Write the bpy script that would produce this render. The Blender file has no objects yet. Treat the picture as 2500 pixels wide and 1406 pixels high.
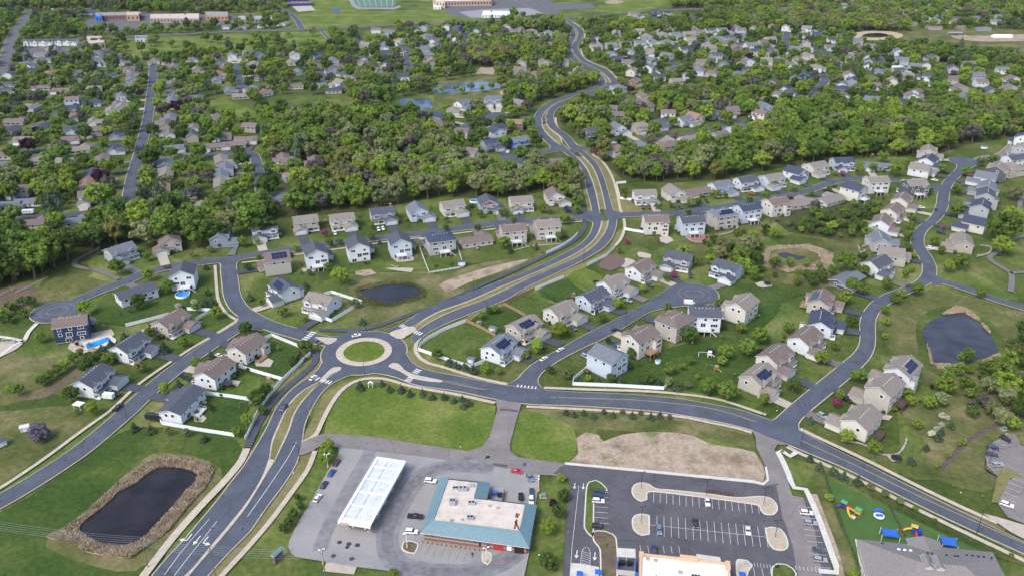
import bpy, math, random
import numpy as np
from mathutils import Vector, Matrix
from mathutils.geometry import intersect_line_line_2d
R = math.radians
rnd = random.Random(7)
# ------------------------------------------------------------------ camera model (photo is 2500 x 1406)
F = 2050.0; TH = R(26.3); HC = 210.0
CT, ST = math.cos(TH), math.sin(TH)
def G(u, v, z=0.0):
    """photo pixel -> point at height z on the flat site"""
    dx = (u-1250)/F; dv = (703-v)/F
    dy = CT+dv*ST; dz = -ST+dv*CT
    t = (z-HC)/dz
    return Vector((dx*t, dy*t, z))
def P(x, y, z=0.0):
    """site point -> photo pixel"""
    dz = z-HC
    d = y*CT-dz*ST
    return (1250+F*x/d, 703-F*(y*ST+dz*CT)/d)
def ppm(u, v):
    p = G(u, v); d = p.y*CT+HC*ST
    return F/d

scene = bpy.context.scene
C = scene.collection
# ------------------------------------------------------------------ materials
MATS = {}
def new_mat(name):
    m = bpy.data.materials.new(name); m.use_nodes = True
    return m, m.node_tree.nodes, m.node_tree.links
def mat(name, col, rough=0.8, var=0.12, scale=0.6, metal=0.0, spec=0.3, bump=0.0, emit=None, detail=3.0):
    """principled surface whose colour is broken up by world-space noise"""
    if name in MATS: return MATS[name]
    m, n, l = new_mat(name)
    b = n['Principled BSDF']
    b.inputs['Roughness'].default_value = rough
    b.inputs['Metallic'].default_value = metal
    b.inputs['Specular IOR Level'].default_value = spec
    b.inputs['Base Color'].default_value = (*col, 1)
    if var > 0:
        g = n.new('ShaderNodeNewGeometry')
        t = n.new('ShaderNodeTexNoise'); t.inputs['Scale'].default_value = scale; t.inputs['Detail'].default_value = detail
        l.new(g.outputs['Position'], t.inputs['Vector'])
        r = n.new('ShaderNodeMapRange'); r.inputs[1].default_value = 0.3; r.inputs[2].default_value = 0.7
        r.inputs[3].default_value = 1-var; r.inputs[4].default_value = 1+var
        l.new(t.outputs['Fac'], r.inputs[0])
        mx = n.new('ShaderNodeVectorMath'); mx.operation = 'SCALE'
        mx.inputs[0].default_value = col
        l.new(r.outputs[0], mx.inputs['Scale']); l.new(mx.outputs[0], b.inputs['Base Color'])
        if bump:
            bp = n.new('ShaderNodeBump'); bp.inputs['Strength'].default_value = bump; bp.inputs['Distance'].default_value = 0.1
            l.new(t.outputs['Fac'], bp.inputs['Height']); l.new(bp.outputs[0], b.inputs['Normal'])
    MATS[name] = m
    return m
def ramp_mat(name, stops, scale, rough=0.95, scale2=None, amt2=0.25, detail=5.0, cell=None, cellamt=0.2, bump=0.3):
    """noise -> colour ramp, a finer noise on top and (optionally) voronoi lots of slightly different tone"""
    if name in MATS: return MATS[name]
    m, n, l = new_mat(name)
    b = n['Principled BSDF']; b.inputs['Roughness'].default_value = rough
    b.inputs['Specular IOR Level'].default_value = 0.15
    g = n.new('ShaderNodeNewGeometry')
    t = n.new('ShaderNodeTexNoise'); t.inputs['Scale'].default_value = scale; t.inputs['Detail'].default_value = detail
    t.inputs['Roughness'].default_value = 0.6
    l.new(g.outputs['Position'], t.inputs['Vector'])
    r = n.new('ShaderNodeValToRGB'); e = r.color_ramp.elements
    while len(e) > 1: e.remove(e[-1])
    e[0].position = stops[0][0]; e[0].color = (*stops[0][1], 1)
    for p, c in stops[1:]:
        k = e.new(p); k.color = (*c, 1)
    l.new(t.outputs['Fac'], r.inputs[0])
    t2 = n.new('ShaderNodeTexNoise'); t2.inputs['Scale'].default_value = scale2 or scale*14; t2.inputs['Detail'].default_value = 6
    t2.inputs['Roughness'].default_value = 0.7
    l.new(g.outputs['Position'], t2.inputs['Vector'])
    mr = n.new('ShaderNodeMapRange'); mr.inputs[1].default_value = 0.3; mr.inputs[2].default_value = 0.7
    mr.inputs[3].default_value = 1-amt2; mr.inputs[4].default_value = 1+amt2
    l.new(t2.outputs['Fac'], mr.inputs[0])
    last = mr.outputs[0]
    if cell:
        vo = n.new('ShaderNodeTexVoronoi'); vo.inputs['Scale'].default_value = cell
        l.new(g.outputs['Position'], vo.inputs['Vector'])
        sp = n.new('ShaderNodeSeparateColor'); l.new(vo.outputs['Color'], sp.inputs[0])
        m2 = n.new('ShaderNodeMapRange'); m2.inputs[3].default_value = 1-cellamt; m2.inputs[4].default_value = 1+cellamt
        l.new(sp.outputs[0], m2.inputs[0])
        mu = n.new('ShaderNodeMath'); mu.operation = 'MULTIPLY'
        l.new(last, mu.inputs[0]); l.new(m2.outputs[0], mu.inputs[1]); last = mu.outputs[0]
    mx = n.new('ShaderNodeVectorMath'); mx.operation = 'SCALE'
    l.new(r.outputs[0], mx.inputs[0]); l.new(last, mx.inputs['Scale']); l.new(mx.outputs[0], b.inputs['Base Color'])
    if bump:
        bp = n.new('ShaderNodeBump'); bp.inputs['Strength'].default_value = bump; bp.inputs['Distance'].default_value = 0.15
        l.new(t2.outputs['Fac'], bp.inputs['Height']); l.new(bp.outputs[0], b.inputs['Normal'])
    MATS[name] = m
    return m

LAWN = ramp_mat('lawn', [(0.30, (.045, .078, .015)), (0.45, (.070, .105, .022)), (0.56, (.105, .130, .034)), (0.68, (.175, .170, .070)), (0.8, (.225, .20, .10))], 0.028, cell=0.026, cellamt=0.25, scale2=0.45, amt2=.34, detail=8)
GREEN = ramp_mat('park_grass', [(0.3, (.070, .122, .017)), (0.48, (.105, .150, .026)), (0.62, (.165, .190, .048)), (0.75, (.21, .21, .075))], 0.04, scale2=0.6, amt2=0.34, detail=8)
DARKG = ramp_mat('rich_lawn', [(0.3, (.030, .062, .013)), (0.5, (.046, .082, .016)), (0.65, (.080, .110, .026)), (0.8, (.12, .135, .042))], 0.03, scale2=0.45, amt2=0.36, detail=8)
STRAW = ramp_mat('verge_grass', [(0.3, (.14, .135, .050)), (0.55, (.19, .175, .078)), (0.75, (.25, .22, .115))], 0.06, scale2=0.5, amt2=0.25)
MEADOW = ramp_mat('meadow', [(0.3, (.055, .078, .020)), (0.5, (.110, .118, .040)), (0.68, (.20, .175, .090)), (0.8, (.27, .23, .14))], 0.045, scale2=0.4, amt2=0.3)
DIRT = ramp_mat('dirt', [(0.32, (.20, .15, .105)), (0.42, (.29, .225, .165)), (0.52, (.38, .305, .235)), (0.58, (.30, .24, .17)), (0.64, (.17, .165, .08)), (0.72, (.12, .135, .045))], 0.06, scale2=0.7, amt2=0.28, detail=8)
BROWN = ramp_mat('brown_soil', [(0.3, (.10, .075, .055)), (0.6, (.15, .115, .08)), (0.8, (.12, .12, .05))], 0.1, scale2=0.6)
MULCH = mat('mulch', (.105, .075, .07), var=.3, scale=.7)
TANROCK = mat('landscape_rock', (.42, .35, .27), var=.12, scale=1.2)
TURF = mat('artificial_turf', (.062, .125, .028), var=.15, scale=.15)
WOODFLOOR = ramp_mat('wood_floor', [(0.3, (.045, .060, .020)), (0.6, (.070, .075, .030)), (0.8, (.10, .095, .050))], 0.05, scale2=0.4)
def asphalt(name, col, crack=(.6,)):
    m = ramp_mat(name, [(0.25, tuple(c*.82 for c in col)), (0.5, col), (0.75, tuple(c*1.25 for c in col))], 0.11, rough=0.85, scale2=1.6, amt2=0.16, bump=0.1)
    n = m.node_tree.nodes; l = m.node_tree.links; b = n['Principled BSDF']; src = b.inputs['Base Color'].links[0].from_socket
    g = n.new('ShaderNodeNewGeometry'); vo = n.new('ShaderNodeTexVoronoi'); vo.feature = 'DISTANCE_TO_EDGE'; vo.inputs['Scale'].default_value = .075     # sealed cracks
    nz = n.new('ShaderNodeTexNoise'); nz.inputs['Scale'].default_value = .4; ad = n.new('ShaderNodeVectorMath'); ad.operation = 'MULTIPLY_ADD'; ad.inputs[1].default_value = (3, 3, 0)
    l.new(g.outputs['Position'], nz.inputs['Vector']); l.new(nz.outputs['Color'], ad.inputs[0]); l.new(g.outputs['Position'], ad.inputs[2]); l.new(ad.outputs[0], vo.inputs['Vector'])
    mr = n.new('ShaderNodeMapRange'); mr.inputs[1].default_value = .004; mr.inputs[2].default_value = .013; mr.inputs[3].default_value = .74; mr.inputs[4].default_value = 1.
    l.new(vo.outputs['Distance'], mr.inputs[0]); sc = n.new('ShaderNodeVectorMath'); sc.operation = 'SCALE'; l.new(src, sc.inputs[0]); l.new(mr.outputs[0], sc.inputs['Scale']); l.new(sc.outputs[0], b.inputs['Base Color'])
    return m
ASPH = asphalt('asphalt', (.084, .096, .124))
ASPH2 = asphalt('worn_asphalt', (.125, .125, .135))
LOTA = asphalt('parking_asphalt', (.098, .096, .108))
TANA = asphalt('old_asphalt', (.205, .185, .180))
DRIV = asphalt('driveway_asphalt', (.075, .080, .100))
DRIVG = asphalt('driveway_pale', (.165, .155, .150))
CONC = mat('concrete', (.46, .40, .32), var=.14, scale=.5)
CONCL = mat('new_concrete', (.55, .53, .48), var=.10, scale=.5)
CONCD = mat('driveway_concrete', (.42, .37, .31), var=.12, scale=.5)
LOTC = ramp_mat('lot_concrete', [(0.3, (.215, .212, .222)), (0.5, (.275, .268, .268)), (0.75, (.33, .31, .295))], 0.05, rough=.8, scale2=.9, amt2=.1, bump=.1)
WHITE = mat('white_paint', (.80, .80, .80), var=.04, scale=2)
VINYL = mat('white_vinyl', (.78, .80, .83), var=.03, rough=.5, scale=1)
LINE = mat('road_paint', (.62, .62, .62), var=.2, scale=2)
YLINE = mat('yellow_paint', (.42, .31, .12), var=.2, scale=2)
GLASS = mat('dark_glass', (.030, .038, .052), rough=.12, var=0, spec=.7)
BLACK = mat('black_metal', (.018, .018, .02), rough=.5, var=0)
DARK = mat('dark_rubber', (.02, .02, .02), rough=.9, var=0)
STEEL = mat('galvanised_steel', (.42, .43, .45), rough=.45, var=.05, metal=.4)
WOOD = mat('weathered_wood', (.30, .20, .12), var=.2, scale=2)
DWOOD = mat('dark_wood', (.09, .06, .05), var=.2, scale=2)
POLEW = mat('pole_wood', (.17, .15, .13), var=.2, scale=2)
BRICK = mat('brown_brick', (.22, .12, .105), var=.14, scale=3)
BRICKT = mat('tan_brick', (.40, .25, .15), var=.14, scale=2)
STONE = mat('stone', (.36, .33, .29), var=.3, scale=2)
TEAL = mat('teal_metal', (.14, .235, .275), rough=.45, var=.08, scale=.8, spec=.5)
BLUE = mat('blue_cover', (.03, .12, .50), rough=.5, var=.06, scale=1)
RED = mat('red_plastic', (.42, .04, .04), rough=.4, var=.05)
YEL = mat('yellow_plastic', (.58, .36, .05), rough=.4, var=.05)
PURP = mat('purple_plastic', (.10, .03, .28), rough=.4, var=.05)
GRNP = mat('green_plastic', (.06, .30, .12), rough=.4, var=.05)
SOLAR = mat('solar_glass', (.008, .014, .055), rough=.2, var=0, spec=.7)
ROOFW = mat('white_membrane', (.80, .78, .74), var=.05, scale=.3, rough=.7)
ROOFT = mat('tan_membrane', (.56, .49, .43), var=.14, scale=.3, rough=.75)
PARA = mat('tan_stucco', (.60, .40, .26), var=.05, scale=1)
REEDM = ramp_mat('dry_reeds', [(0.3, (.28, .215, .14)), (0.5, (.42, .335, .235)), (0.7, (.54, .45, .33))], .3, scale2=2., amt2=.2)
def water(name, col, rough=.08, bump=.25):
    m, n, l = new_mat(name); b = n['Principled BSDF']
    b.inputs['Base Color'].default_value = (*col, 1); b.inputs['Roughness'].default_value = rough
    b.inputs['Specular IOR Level'].default_value = .36
    g = n.new('ShaderNodeNewGeometry'); t = n.new('ShaderNodeTexNoise'); t.inputs['Scale'].default_value = 1.6; t.inputs['Detail'].default_value = 4
    l.new(g.outputs['Position'], t.inputs['Vector'])
    bp = n.new('ShaderNodeBump'); bp.inputs['Strength'].default_value = bump*1.6; bp.inputs['Distance'].default_value = .2
    t3 = n.new('ShaderNodeTexNoise'); t3.inputs['Scale'].default_value = .09; t3.inputs['Detail'].default_value = 6; l.new(g.outputs['Position'], t3.inputs['Vector']); m3 = n.new('ShaderNodeMapRange'); m3.inputs[1].default_value = .35; m3.inputs[2].default_value = .7; m3.inputs[3].default_value = .7; m3.inputs[4].default_value = 1.9; l.new(t3.outputs['Fac'], m3.inputs[0]); s3 = n.new('ShaderNodeVectorMath'); s3.operation = 'SCALE'; s3.inputs[0].default_value = col; l.new(m3.outputs[0], s3.inputs['Scale']); l.new(s3.outputs[0], b.inputs['Base Color'])
    l.new(t.outputs['Fac'], bp.inputs['Height']); l.new(bp.outputs[0], b.inputs['Normal'])
    MATS[name] = m; return m
PONDD = water('pond_dark', (.016, .013, .015))
PONDB = water('pond_blue', (.030, .029, .040), rough=.15)
PONDF = water('pond_painted_sky', (.070, .105, .17), rough=.12)  # far ponds: reflected sky painted into the base colour as a lighter blue
POOL = water('pool_water', (.02, .22, .55), bump=.1)

WALLS = {'white': (.62, .65, .69), 'cream': (.58, .56, .515), 'tan': (.43, .40, .36), 'grey': (.36, .38, .40), 'pale': (.47, .54, .63), 'taupe': (.36, .33, .29),
         'navy': (.030, .048, .115), 'dark': (.10, .11, .125), 'blue': (.035, .13, .40), 'brown': (.23, .16, .12), 'steel': (.24, .29, .36), 'sand': (.55, .45, .34), 'red': (.34, .07, .07)}
ROOFS = {'char': (.075, .083, .108), 'brown': (.165, .130, .118), 'taupe': (.215, .190, .170), 'slate': (.140, .155, .185), 'navyr': (.050, .062, .100), 'rust': (.26, .165, .125), 'mauve': (.175, .135, .135)}
WNAME = {'white': 'white', 'cream': 'cream', 'tan': 'tan', 'grey': 'grey', 'pale': 'pale blue', 'taupe': 'taupe', 'navy': 'navy blue', 'dark': 'dark grey', 'blue': 'bright blue', 'brown': 'brown', 'steel': 'steel blue', 'sand': 'sand', 'red': 'red'}
RNAME = {'char': 'charcoal', 'brown': 'brown', 'taupe': 'taupe', 'slate': 'slate', 'navyr': 'dark navy', 'rust': 'orange', 'mauve': 'reddish'}
def wall_mat(k): return mat('siding_'+k, WALLS[k], var=.06, scale=.8, rough=.7)
def roof_mat(k): return mat('shingles_'+k, ROOFS[k], var=.13, scale=.9, rough=.9, detail=5)

# ------------------------------------------------------------------ mesh building
class MB:
    def __init__(s): s.v = []; s.f = []; s.m = []
    def poly(s, pts, mi=0):
        b = len(s.v); s.v += [tuple(p) for p in pts]; s.f.append(tuple(range(b, b+len(pts)))); s.m.append(mi)
    def box(s, x0, x1, y0, y1, z0, z1, mi=0, skip=''):
        if x0 > x1: x0, x1 = x1, x0
        b = len(s.v)
        s.v += [(x0, y0, z0), (x1, y0, z0), (x1, y1, z0), (x0, y1, z0), (x0, y0, z1), (x1, y0, z1), (x1, y1, z1), (x0, y1, z1)]
        for k, f in (('b', (0, 3, 2, 1)), ('t', (4, 5, 6, 7)), ('f', (0, 1, 5, 4)), ('r', (1, 2, 6, 5)), ('k', (2, 3, 7, 6)), ('l', (3, 0, 4, 7))):
            if k in skip: continue
            s.f.append(tuple(b+i for i in f)); s.m.append(mi)
    def cyl(s, x, y, z0, z1, r, n=8, mi=0, r2=None):
        r2 = r if r2 is None else r2; b = len(s.v)
        for zz, rr in ((z0, r), (z1, r2)):
            for i in range(n):
                a = 2*math.pi*i/n; s.v.append((x+rr*math.cos(a), y+rr*math.sin(a), zz))
        for i in range(n):
            j = (i+1) % n; s.f.append((b+i, b+j, b+n+j, b+n+i)); s.m.append(mi)
        s.f.append(tuple(b+n+i for i in range(n))); s.m.append(mi)
        s.f.append(tuple(b+n-1-i for i in range(n))); s.m.append(mi)
    def tube(s, p, q, r, n=6, mi=0, r2=None):
        p = Vector(p); q = Vector(q); d = (q-p)
        if d.length < 1e-6: return
        d.normalize(); a = d.orthogonal().normalized(); c = d.cross(a); b = len(s.v); r2 = r if r2 is None else r2
        for o, rr in ((p, r), (q, r2)):
            for i in range(n):
                t = 2*math.pi*i/n; s.v.append(tuple(o+a*rr*math.cos(t)+c*rr*math.sin(t)))
        for i in range(n):
            j = (i+1) % n; s.f.append((b+i, b+j, b+n+j, b+n+i)); s.m.append(mi)
        s.f.append(tuple(b+n+i for i in range(n))); s.m.append(mi)
        s.f.append(tuple(b+n-1-i for i in range(n))); s.m.append(mi)
    def prism(s, pts, z0, z1, mi=0, mt=None):
        """extruded outline"""
        n = len(pts)
        a = sum(pts[i][0]*pts[(i+1) % n][1]-pts[(i+1) % n][0]*pts[i][1] for i in range(n))
        if a < 0: pts = pts[::-1]
        b = len(s.v); s.v += [(p[0], p[1], z0) for p in pts]+[(p[0], p[1], z1) for p in pts]
        for i in range(n):
            j = (i+1) % n; s.f.append((b+i, b+j, b+n+j, b+n+i)); s.m.append(mi)
        s.f.append(tuple(b+n+i for i in range(n))); s.m.append(mi if mt is None else mt)
        s.f.append(tuple(b+n-1-i for i in range(n))); s.m.append(mi)
    def gbody(s, x0, x1, y0, y1, z0, z, pitch, axis, mi=0):
        """walls with gable ends"""
        if x0 > x1: x0, x1 = x1, x0
        s.box(x0, x1, y0, y1, z0, z, mi, skip='b')
        if axis == 'x':
            ym = (y0+y1)/2; h = z+pitch*(y1-y0)/2
            s.poly([(x0, y1, z), (x0, y0, z), (x0, ym, h)], mi); s.poly([(x1, y0, z), (x1, y1, z), (x1, ym, h)], mi)
        else:
            xm = (x0+x1)/2; h = z+pitch*(x1-x0)/2
            s.poly([(x0, y0, z), (x1, y0, z), (xm, y0, h)], mi); s.poly([(x1, y1, z), (x0, y1, z), (xm, y1, h)], mi)
    def groof(s, x0, x1, y0, y1, z, pitch, axis, oh=.45, th=.16, mi=0, tr=1, back=0.):
        """two roof slabs, white trim on their edges"""
        if x0 > x1: x0, x1 = x1, x0
        if axis == 'x': a0, a1, b0, b1 = x0-oh, x1+oh, y0, y1
        else: a0, a1, b0, b1 = y0-(back or oh), y1+oh, x0, x1
        bm = (b0+b1)/2; hr = z+pitch*(b1-b0)/2; ze = z-pitch*oh
        for sg, be in ((-1, b0-oh), (1, b1+oh)):
            def p(a, bb, zz): return (a, bb, zz) if axis == 'x' else (bb, a, zz)
            lo = [p(a0, be, ze), p(a1, be, ze), p(a1, bm, hr), p(a0, bm, hr)]
            up = [(q[0], q[1], q[2]+th) for q in lo]
            flip = (sg == 1) ^ (axis == 'y')
            def add(f, m): s.poly(f[::-1] if flip else f, m)
            add(up, mi); add(lo[::-1], tr)
            add([lo[0], lo[1], up[1], up[0]], tr); add([lo[1], lo[2], up[2], up[1]], tr); add([lo[3], lo[0], up[0], up[3]], tr)
    def hroof(s, x0, x1, y0, y1, z, pitch, oh=.5, th=.16, mi=0, tr=1):
        if x0 > x1: x0, x1 = x1, x0
        x0 -= oh; x1 += oh; y0 -= oh; y1 += oh; w = x1-x0; d = y1-y0; z = z-pitch*oh+th
        if w >= d: h = pitch*d/2; r0 = (x0+d/2, (y0+y1)/2, z+h); r1 = (x1-d/2, (y0+y1)/2, z+h)
        else: h = pitch*w/2; r0 = ((x0+x1)/2, y0+w/2, z+h); r1 = ((x0+x1)/2, y1-w/2, z+h)
        a, b, c, d_ = (x0, y0, z), (x1, y0, z), (x1, y1, z), (x0, y1, z)
        if w >= d: fs = [[a, b, r1, r0], [b, c, r1], [c, d_, r0, r1], [d_, a, r0]]
        else: fs = [[a, b, r0], [b, c, r1, r0], [c, d_, r1], [d_, a, r0, r1]]
        for f in fs: s.poly(f, mi)
        s.box(x0, x1, y0, y1, z-th, z-.002, tr, skip='')
    def mesh(s, name, mats):
        me = bpy.data.meshes.new(name); me.from_pydata(s.v, [], s.f)
        for m in mats: me.materials.append(m)
        if len(mats) > 1: me.polygons.foreach_set('material_index', s.m)
        me.update(); return me
    def build(s, name, mats, parent=None, loc=(0, 0, 0), rz=0.):
        if not isinstance(mats, (list, tuple)): mats = [mats]
        return link(name, s.mesh(name, mats), parent, loc, rz)
def link(name, data, parent=None, loc=(0, 0, 0), rz=0.):
    o = bpy.data.objects.new(name, data); C.objects.link(o)
    o.location = loc
    if rz: o.rotation_euler = (0, 0, rz)
    if parent: o.parent = parent
    return o
REG = []   # every labelled thing: (object, label, u, v)
def tag(o, label, cat, group=None, kind=None, px=None):
    o['label'] = label; o['category'] = cat
    if group: o['group'] = group
    if kind: o['kind'] = kind
    if px is None:
        px = P(o.location.x, o.location.y)
    REG.append((o, px)); return o
def empty(name, loc, rz, label, cat, group=None):
    o = link(name, None, None, loc, rz); o.empty_display_size = .5
    return tag(o, label, cat, group)
def struct(name, mb, m):
    o = mb.build(name, m); o['kind'] = 'structure'; return o
def copy_tree(o, parent=None):
    c = o.copy(); C.objects.link(c)
    if parent: c.parent = parent
    for ch in CHILD.get(o.name, [x for x in o.children]): copy_tree(ch, c)
    return c
CHILD = {}
# ------------------------------------------------------------------ curves on the ground
def catmull(pts, step=3.0, closed=False):
    pts = [Vector((p[0], p[1])) for p in pts]; n = len(pts); out = []
    rng = range(n) if closed else range(n-1)
    for i in rng:
        p1 = pts[i]; p2 = pts[(i+1) % n]
        p0 = pts[(i-1) % n] if (closed or i > 0) else p1*2-p2
        p3 = pts[(i+2) % n] if (closed or i+2 < n) else p2*2-p1
        k = max(1, int((p2-p1).length/step))
        # centripetal-ish damping: limit tangents to the segment length
        L = (p2-p1).length
        t1 = (p2-p0)*.5; t2 = (p3-p1)*.5
        if t1.length > L: t1 = t1.normalized()*L
        if t2.length > L: t2 = t2.normalized()*L
        for j in range(k):
            t = j/k; t_2 = t*t; t_3 = t_2*t
            out.append(p1*(2*t_3-3*t_2+1)+t1*(t_3-2*t_2+t)+p2*(-2*t_3+3*t_2)+t2*(t_3-t_2))
    if not closed: out.append(pts[-1])
    return out
def resample(pts, n):
    d = [0.]
    for a, b in zip(pts, pts[1:]): d.append(d[-1]+(b-a).length)
    out = []; k = 0
    for i in range(n):
        s = d[-1]*i/(n-1)
        while k < len(d)-2 and d[k+1] < s: k += 1
        t = (s-d[k])/max(1e-6, d[k+1]-d[k]); out.append(pts[k].lerp(pts[k+1], min(1, t)))
    return out
def W(px): return [G(*p).xy for p in px]
def flat(name, px, m, z, smooth=True, step=4., kind='structure', world=False):
    pts = [Vector(p) for p in px] if world else W(px)
    if smooth: pts = catmull(pts, step, True)
    mb = MB(); mb.poly([(p.x, p.y, z) for p in pts])
    a = sum(pts[i].x*pts[i-1].y-pts[i-1].x*pts[i].y for i in range(len(pts)))
    if a > 0: mb.f[0] = mb.f[0][::-1]
    o = mb.build(name, m); o['kind'] = kind; return o
def strip(L, Rr, z, mb=None):
    mb = mb or MB(); b = len(mb.v); n = len(L)
    mb.v += [(p.x, p.y, z) for p in L]+[(p.x, p.y, z) for p in Rr]
    for i in range(n-1): mb.f.append((b+i, b+n+i, b+n+i+1, b+i+1)); mb.m.append(0)
    return mb
def offset(pts, d):
    out = []
    for i, p in enumerate(pts):
        a = pts[max(0, i-1)]; b = pts[min(len(pts)-1, i+1)]; t = (b-a)
        if t.length < 1e-9: t = Vector((1, 0))
        t.normalize(); dd = d[i] if isinstance(d, list) else d
        out.append(p+Vector((-t.y, t.x))*dd)
    return out
ROADS = []    # (np array of centre points, half width, faces houses?)
LAYER = [0]
def register(c, hw, face=True): ROADS.append((np.array([(p.x, p.y) for p in c]), hw, face))
KW = .55
def seam(c, z):
    if c[0].y < 900: struct('pavement_seam', strip(offset(c, .07), offset(c, -.07), z+.0015), ASPH2)
    for s_ in (-1.75, -.55, .55, 1.75): pass
def road2(name, Lp, Rp, m=None, kerb=CONC, face=False, n=None):
    """road traced by its two edges"""
    L = catmull(W(Lp), 4.); Q = catmull(W(Rp), 4.)
    n = n or max(len(L), len(Q)); L = resample(L, n); Q = resample(Q, n)
    c = [(a+b)/2 for a, b in zip(L, Q)]; k = LAYER[0]; LAYER[0] += 1
    hw = [(a-b).length/2 for a, b in zip(L, Q)]
    sgn = 1 if (Q[n//2]-L[n//2]).cross(c[min(n-1, n//2+1)]-c[n//2-1]) > 0 else -1
    struct(name, strip(offset(c, [sgn*h for h in hw]) if False else L, Q, .20+k*.003), m or ASPH)
    if kerb:
        def out(E, O): return [e+(e-o).normalized()*KW for e, o in zip(E, O)]
        struct('kerb', strip(out(L, Q), out(Q, L), .01+k*.002), kerb)
    seam(c, .20+k*.003)
    register(c, sum(hw)/n, face)
    return c
def road(name, px, w, m=None, kerb=CONC, f0=0., f1=0., face=True, main=5., step=3., world=None, reg=True):
    """road from centreline; f0/f1 = kerb radius where it meets another road"""
    c = catmull(world or W(px), step); n0 = len(c)
    L = sum((b-a).length for a, b in zip(c, c[1:])); n = max(8, int(L/2.)); c = resample(c, n)
    h = []
    for i in range(n):
        s0 = L*i/(n-1); s1 = L-s0; hh = w/2
        for rr, s in ((f0, s0), (f1, s1)):
            if rr:
                t = max(0., s-main)
                if t < rr: hh = max(hh, w/2+rr-math.sqrt(max(0., rr*rr-(rr-t)**2)))
        h.append(hh)
    k = LAYER[0]; LAYER[0] += 1
    struct(name, strip(offset(c, h), offset(c, [-a for a in h]), .20+k*.003), m or ASPH)
    if kerb: struct('kerb', strip(offset(c, [a+KW for a in h]), offset(c, [-a-KW for a in h]), .01+k*.002), kerb)
    seam(c, .20+k*.003)
    if reg: register(c, w/2, face)
    return c
def path(name, px, w, m, z=.134, step=3.):
    c = catmull(W(px), step); o = struct(name, strip(offset(c, w/2), offset(c, -w/2), z), m); return c
def disc(name, ctr, r, m, z, r0=0., n=64, squash=None):
    mb = MB()
    if r0: mb = strip([Vector((ctr.x+r*math.cos(a), ctr.y+r*math.sin(a))) for a in [2*math.pi*i/n for i in range(n+1)]],
                      [Vector((ctr.x+r0*math.cos(a), ctr.y+r0*math.sin(a))) for a in [2*math.pi*i/n for i in range(n+1)]], z)
    else: mb.poly([(ctr.x+r*math.cos(2*math.pi*i/n), ctr.y+r*math.sin(2*math.pi*i/n), z) for i in range(n)])
    o = mb.build(name, m); o['kind'] = 'structure'; return o
def bulb(u, v, r, m=None):
    c = G(u, v); k = LAYER[0]; LAYER[0] += 1
    disc('cul_de_sac', c, r, m or ASPH, .20+k*.003); disc('kerb', c, r+KW, CONC, .01+k*.002)
    register([c.xy, c.xy+Vector((.1, 0))], r, True)
    for rr in (r*.35, r*.62): disc('tyre_wear_ring', c, rr+1.0, ASPH2, .20+k*.003+.0015+(rr*.0001), r0=rr)
# ------------------------------------------------------------------ the site
g = MB(); S = 9000.
g.poly([(-S, -800, -.5), (S, -800, -.5), (S, S, -.5), (-S, S, -.5)]); struct('ground', g, LAWN)
# patches of other ground, each a hair above the last
PZ = [-.45]
def patch(name, px, m, smooth=True, kind='structure'):
    PZ[0] += .005; return flat(name, px, m, PZ[0], smooth, 6.)
patch('meadow', [(-60,1010),(30,1000),(120,990),(190,985),(230,1030),(150,1085),(60,1140),(-60,1200)], MEADOW)
patch('meadow', [(-60,860),(10,840),(60,870),(130,870),(190,890),(150,930),(90,965),(20,985),(-60,990)], MEADOW)
patch('brown_soil', [(40,968),(95,955),(150,925),(200,885),(215,890),(170,930),(110,968),(60,975)], BROWN)
patch('meadow', [(100,700),(140,670),(180,655),(200,672),(270,690),(210,712),(130,730),(60,760),(0,790),(-60,800),(-60,740),(30,720)], MEADOW)
patch('brown_soil', [(-60,700),(10,700),(70,690),(90,705),(70,738),(20,760),(-60,770)], BROWN)
patch('rich_lawn', [(-60,1290),(60,1215),(180,1135),(300,1050),(400,1040),(575,1068),(596,1100),(570,1150),(480,1240),(420,1310),(350,1420),(-60,1440)], DARKG)
patch('meadow', [(120,1300),(180,1270),(280,1180),(370,1105),(470,1110),(540,1140),(530,1190),(430,1310),(330,1390),(200,1370),(110,1330)], MEADOW)
patch('park_grass', [(790,1058),(800,1010),(832,962),(870,938),(920,929),(970,935),(1050,958),(1130,970),(1210,988),(1208,1020),(1192,1076),(1160,1100),(1130,1101),(1033,1084),(918,1066),(850,1060)], GREEN, False)
patch('verge_grass', [(760,1080),(735,1078),(757,1030),(800,955),(840,930),(900,915),(960,925),(1030,942),(1150,960),(1209,978),(1205,985),(1110,966),(1000,945),(960,935),(890,928),(850,945),(800,1010),(778,1060)], STRAW)
patch('park_grass', [(1262,1000),(1400,1000),(1560,1008),(1740,1035),(1838,1058),(1846,1092),(1700,1060),(1560,1052),(1420,1050),(1385,1127),(1290,1116),(1250,1098)], MEADOW)
patch('park_grass', [(1262,1006),(1330,1010),(1400,1040),(1410,1080),(1385,1127),(1290,1116),(1250,1098)], GREEN)
patch('verge_grass', [(1302,986),(1379,988),(1507,995),(1610,1004),(1712,1019),(1835,1049),(1838,1060),(1700,1030),(1560,1012),(1400,1002),(1285,1000)], STRAW)
patch('dirt_lot', [(1408,1066),(1431,1052),(1460,1058),(1473,1075),(1518,1058),(1604,1051),(1691,1060),(1734,1081),(1806,1092),(1843,1101),(1869,1150),(1863,1173),(1800,1170),(1700,1160),(1570,1144),(1385,1129),(1412,1105)], DIRT)
patch('verge_grass', [(560,1404),(660,1274),(716,1196),(750,1144),(765,1101),(780,1092),(828,1092),(826,1105),(762,1225),(727,1277),(707,1318),(704,1340),(715,1358),(788,1372),(872,1384),(1010,1404),(1010,1450),(500,1450)], LAWN, False)
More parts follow.
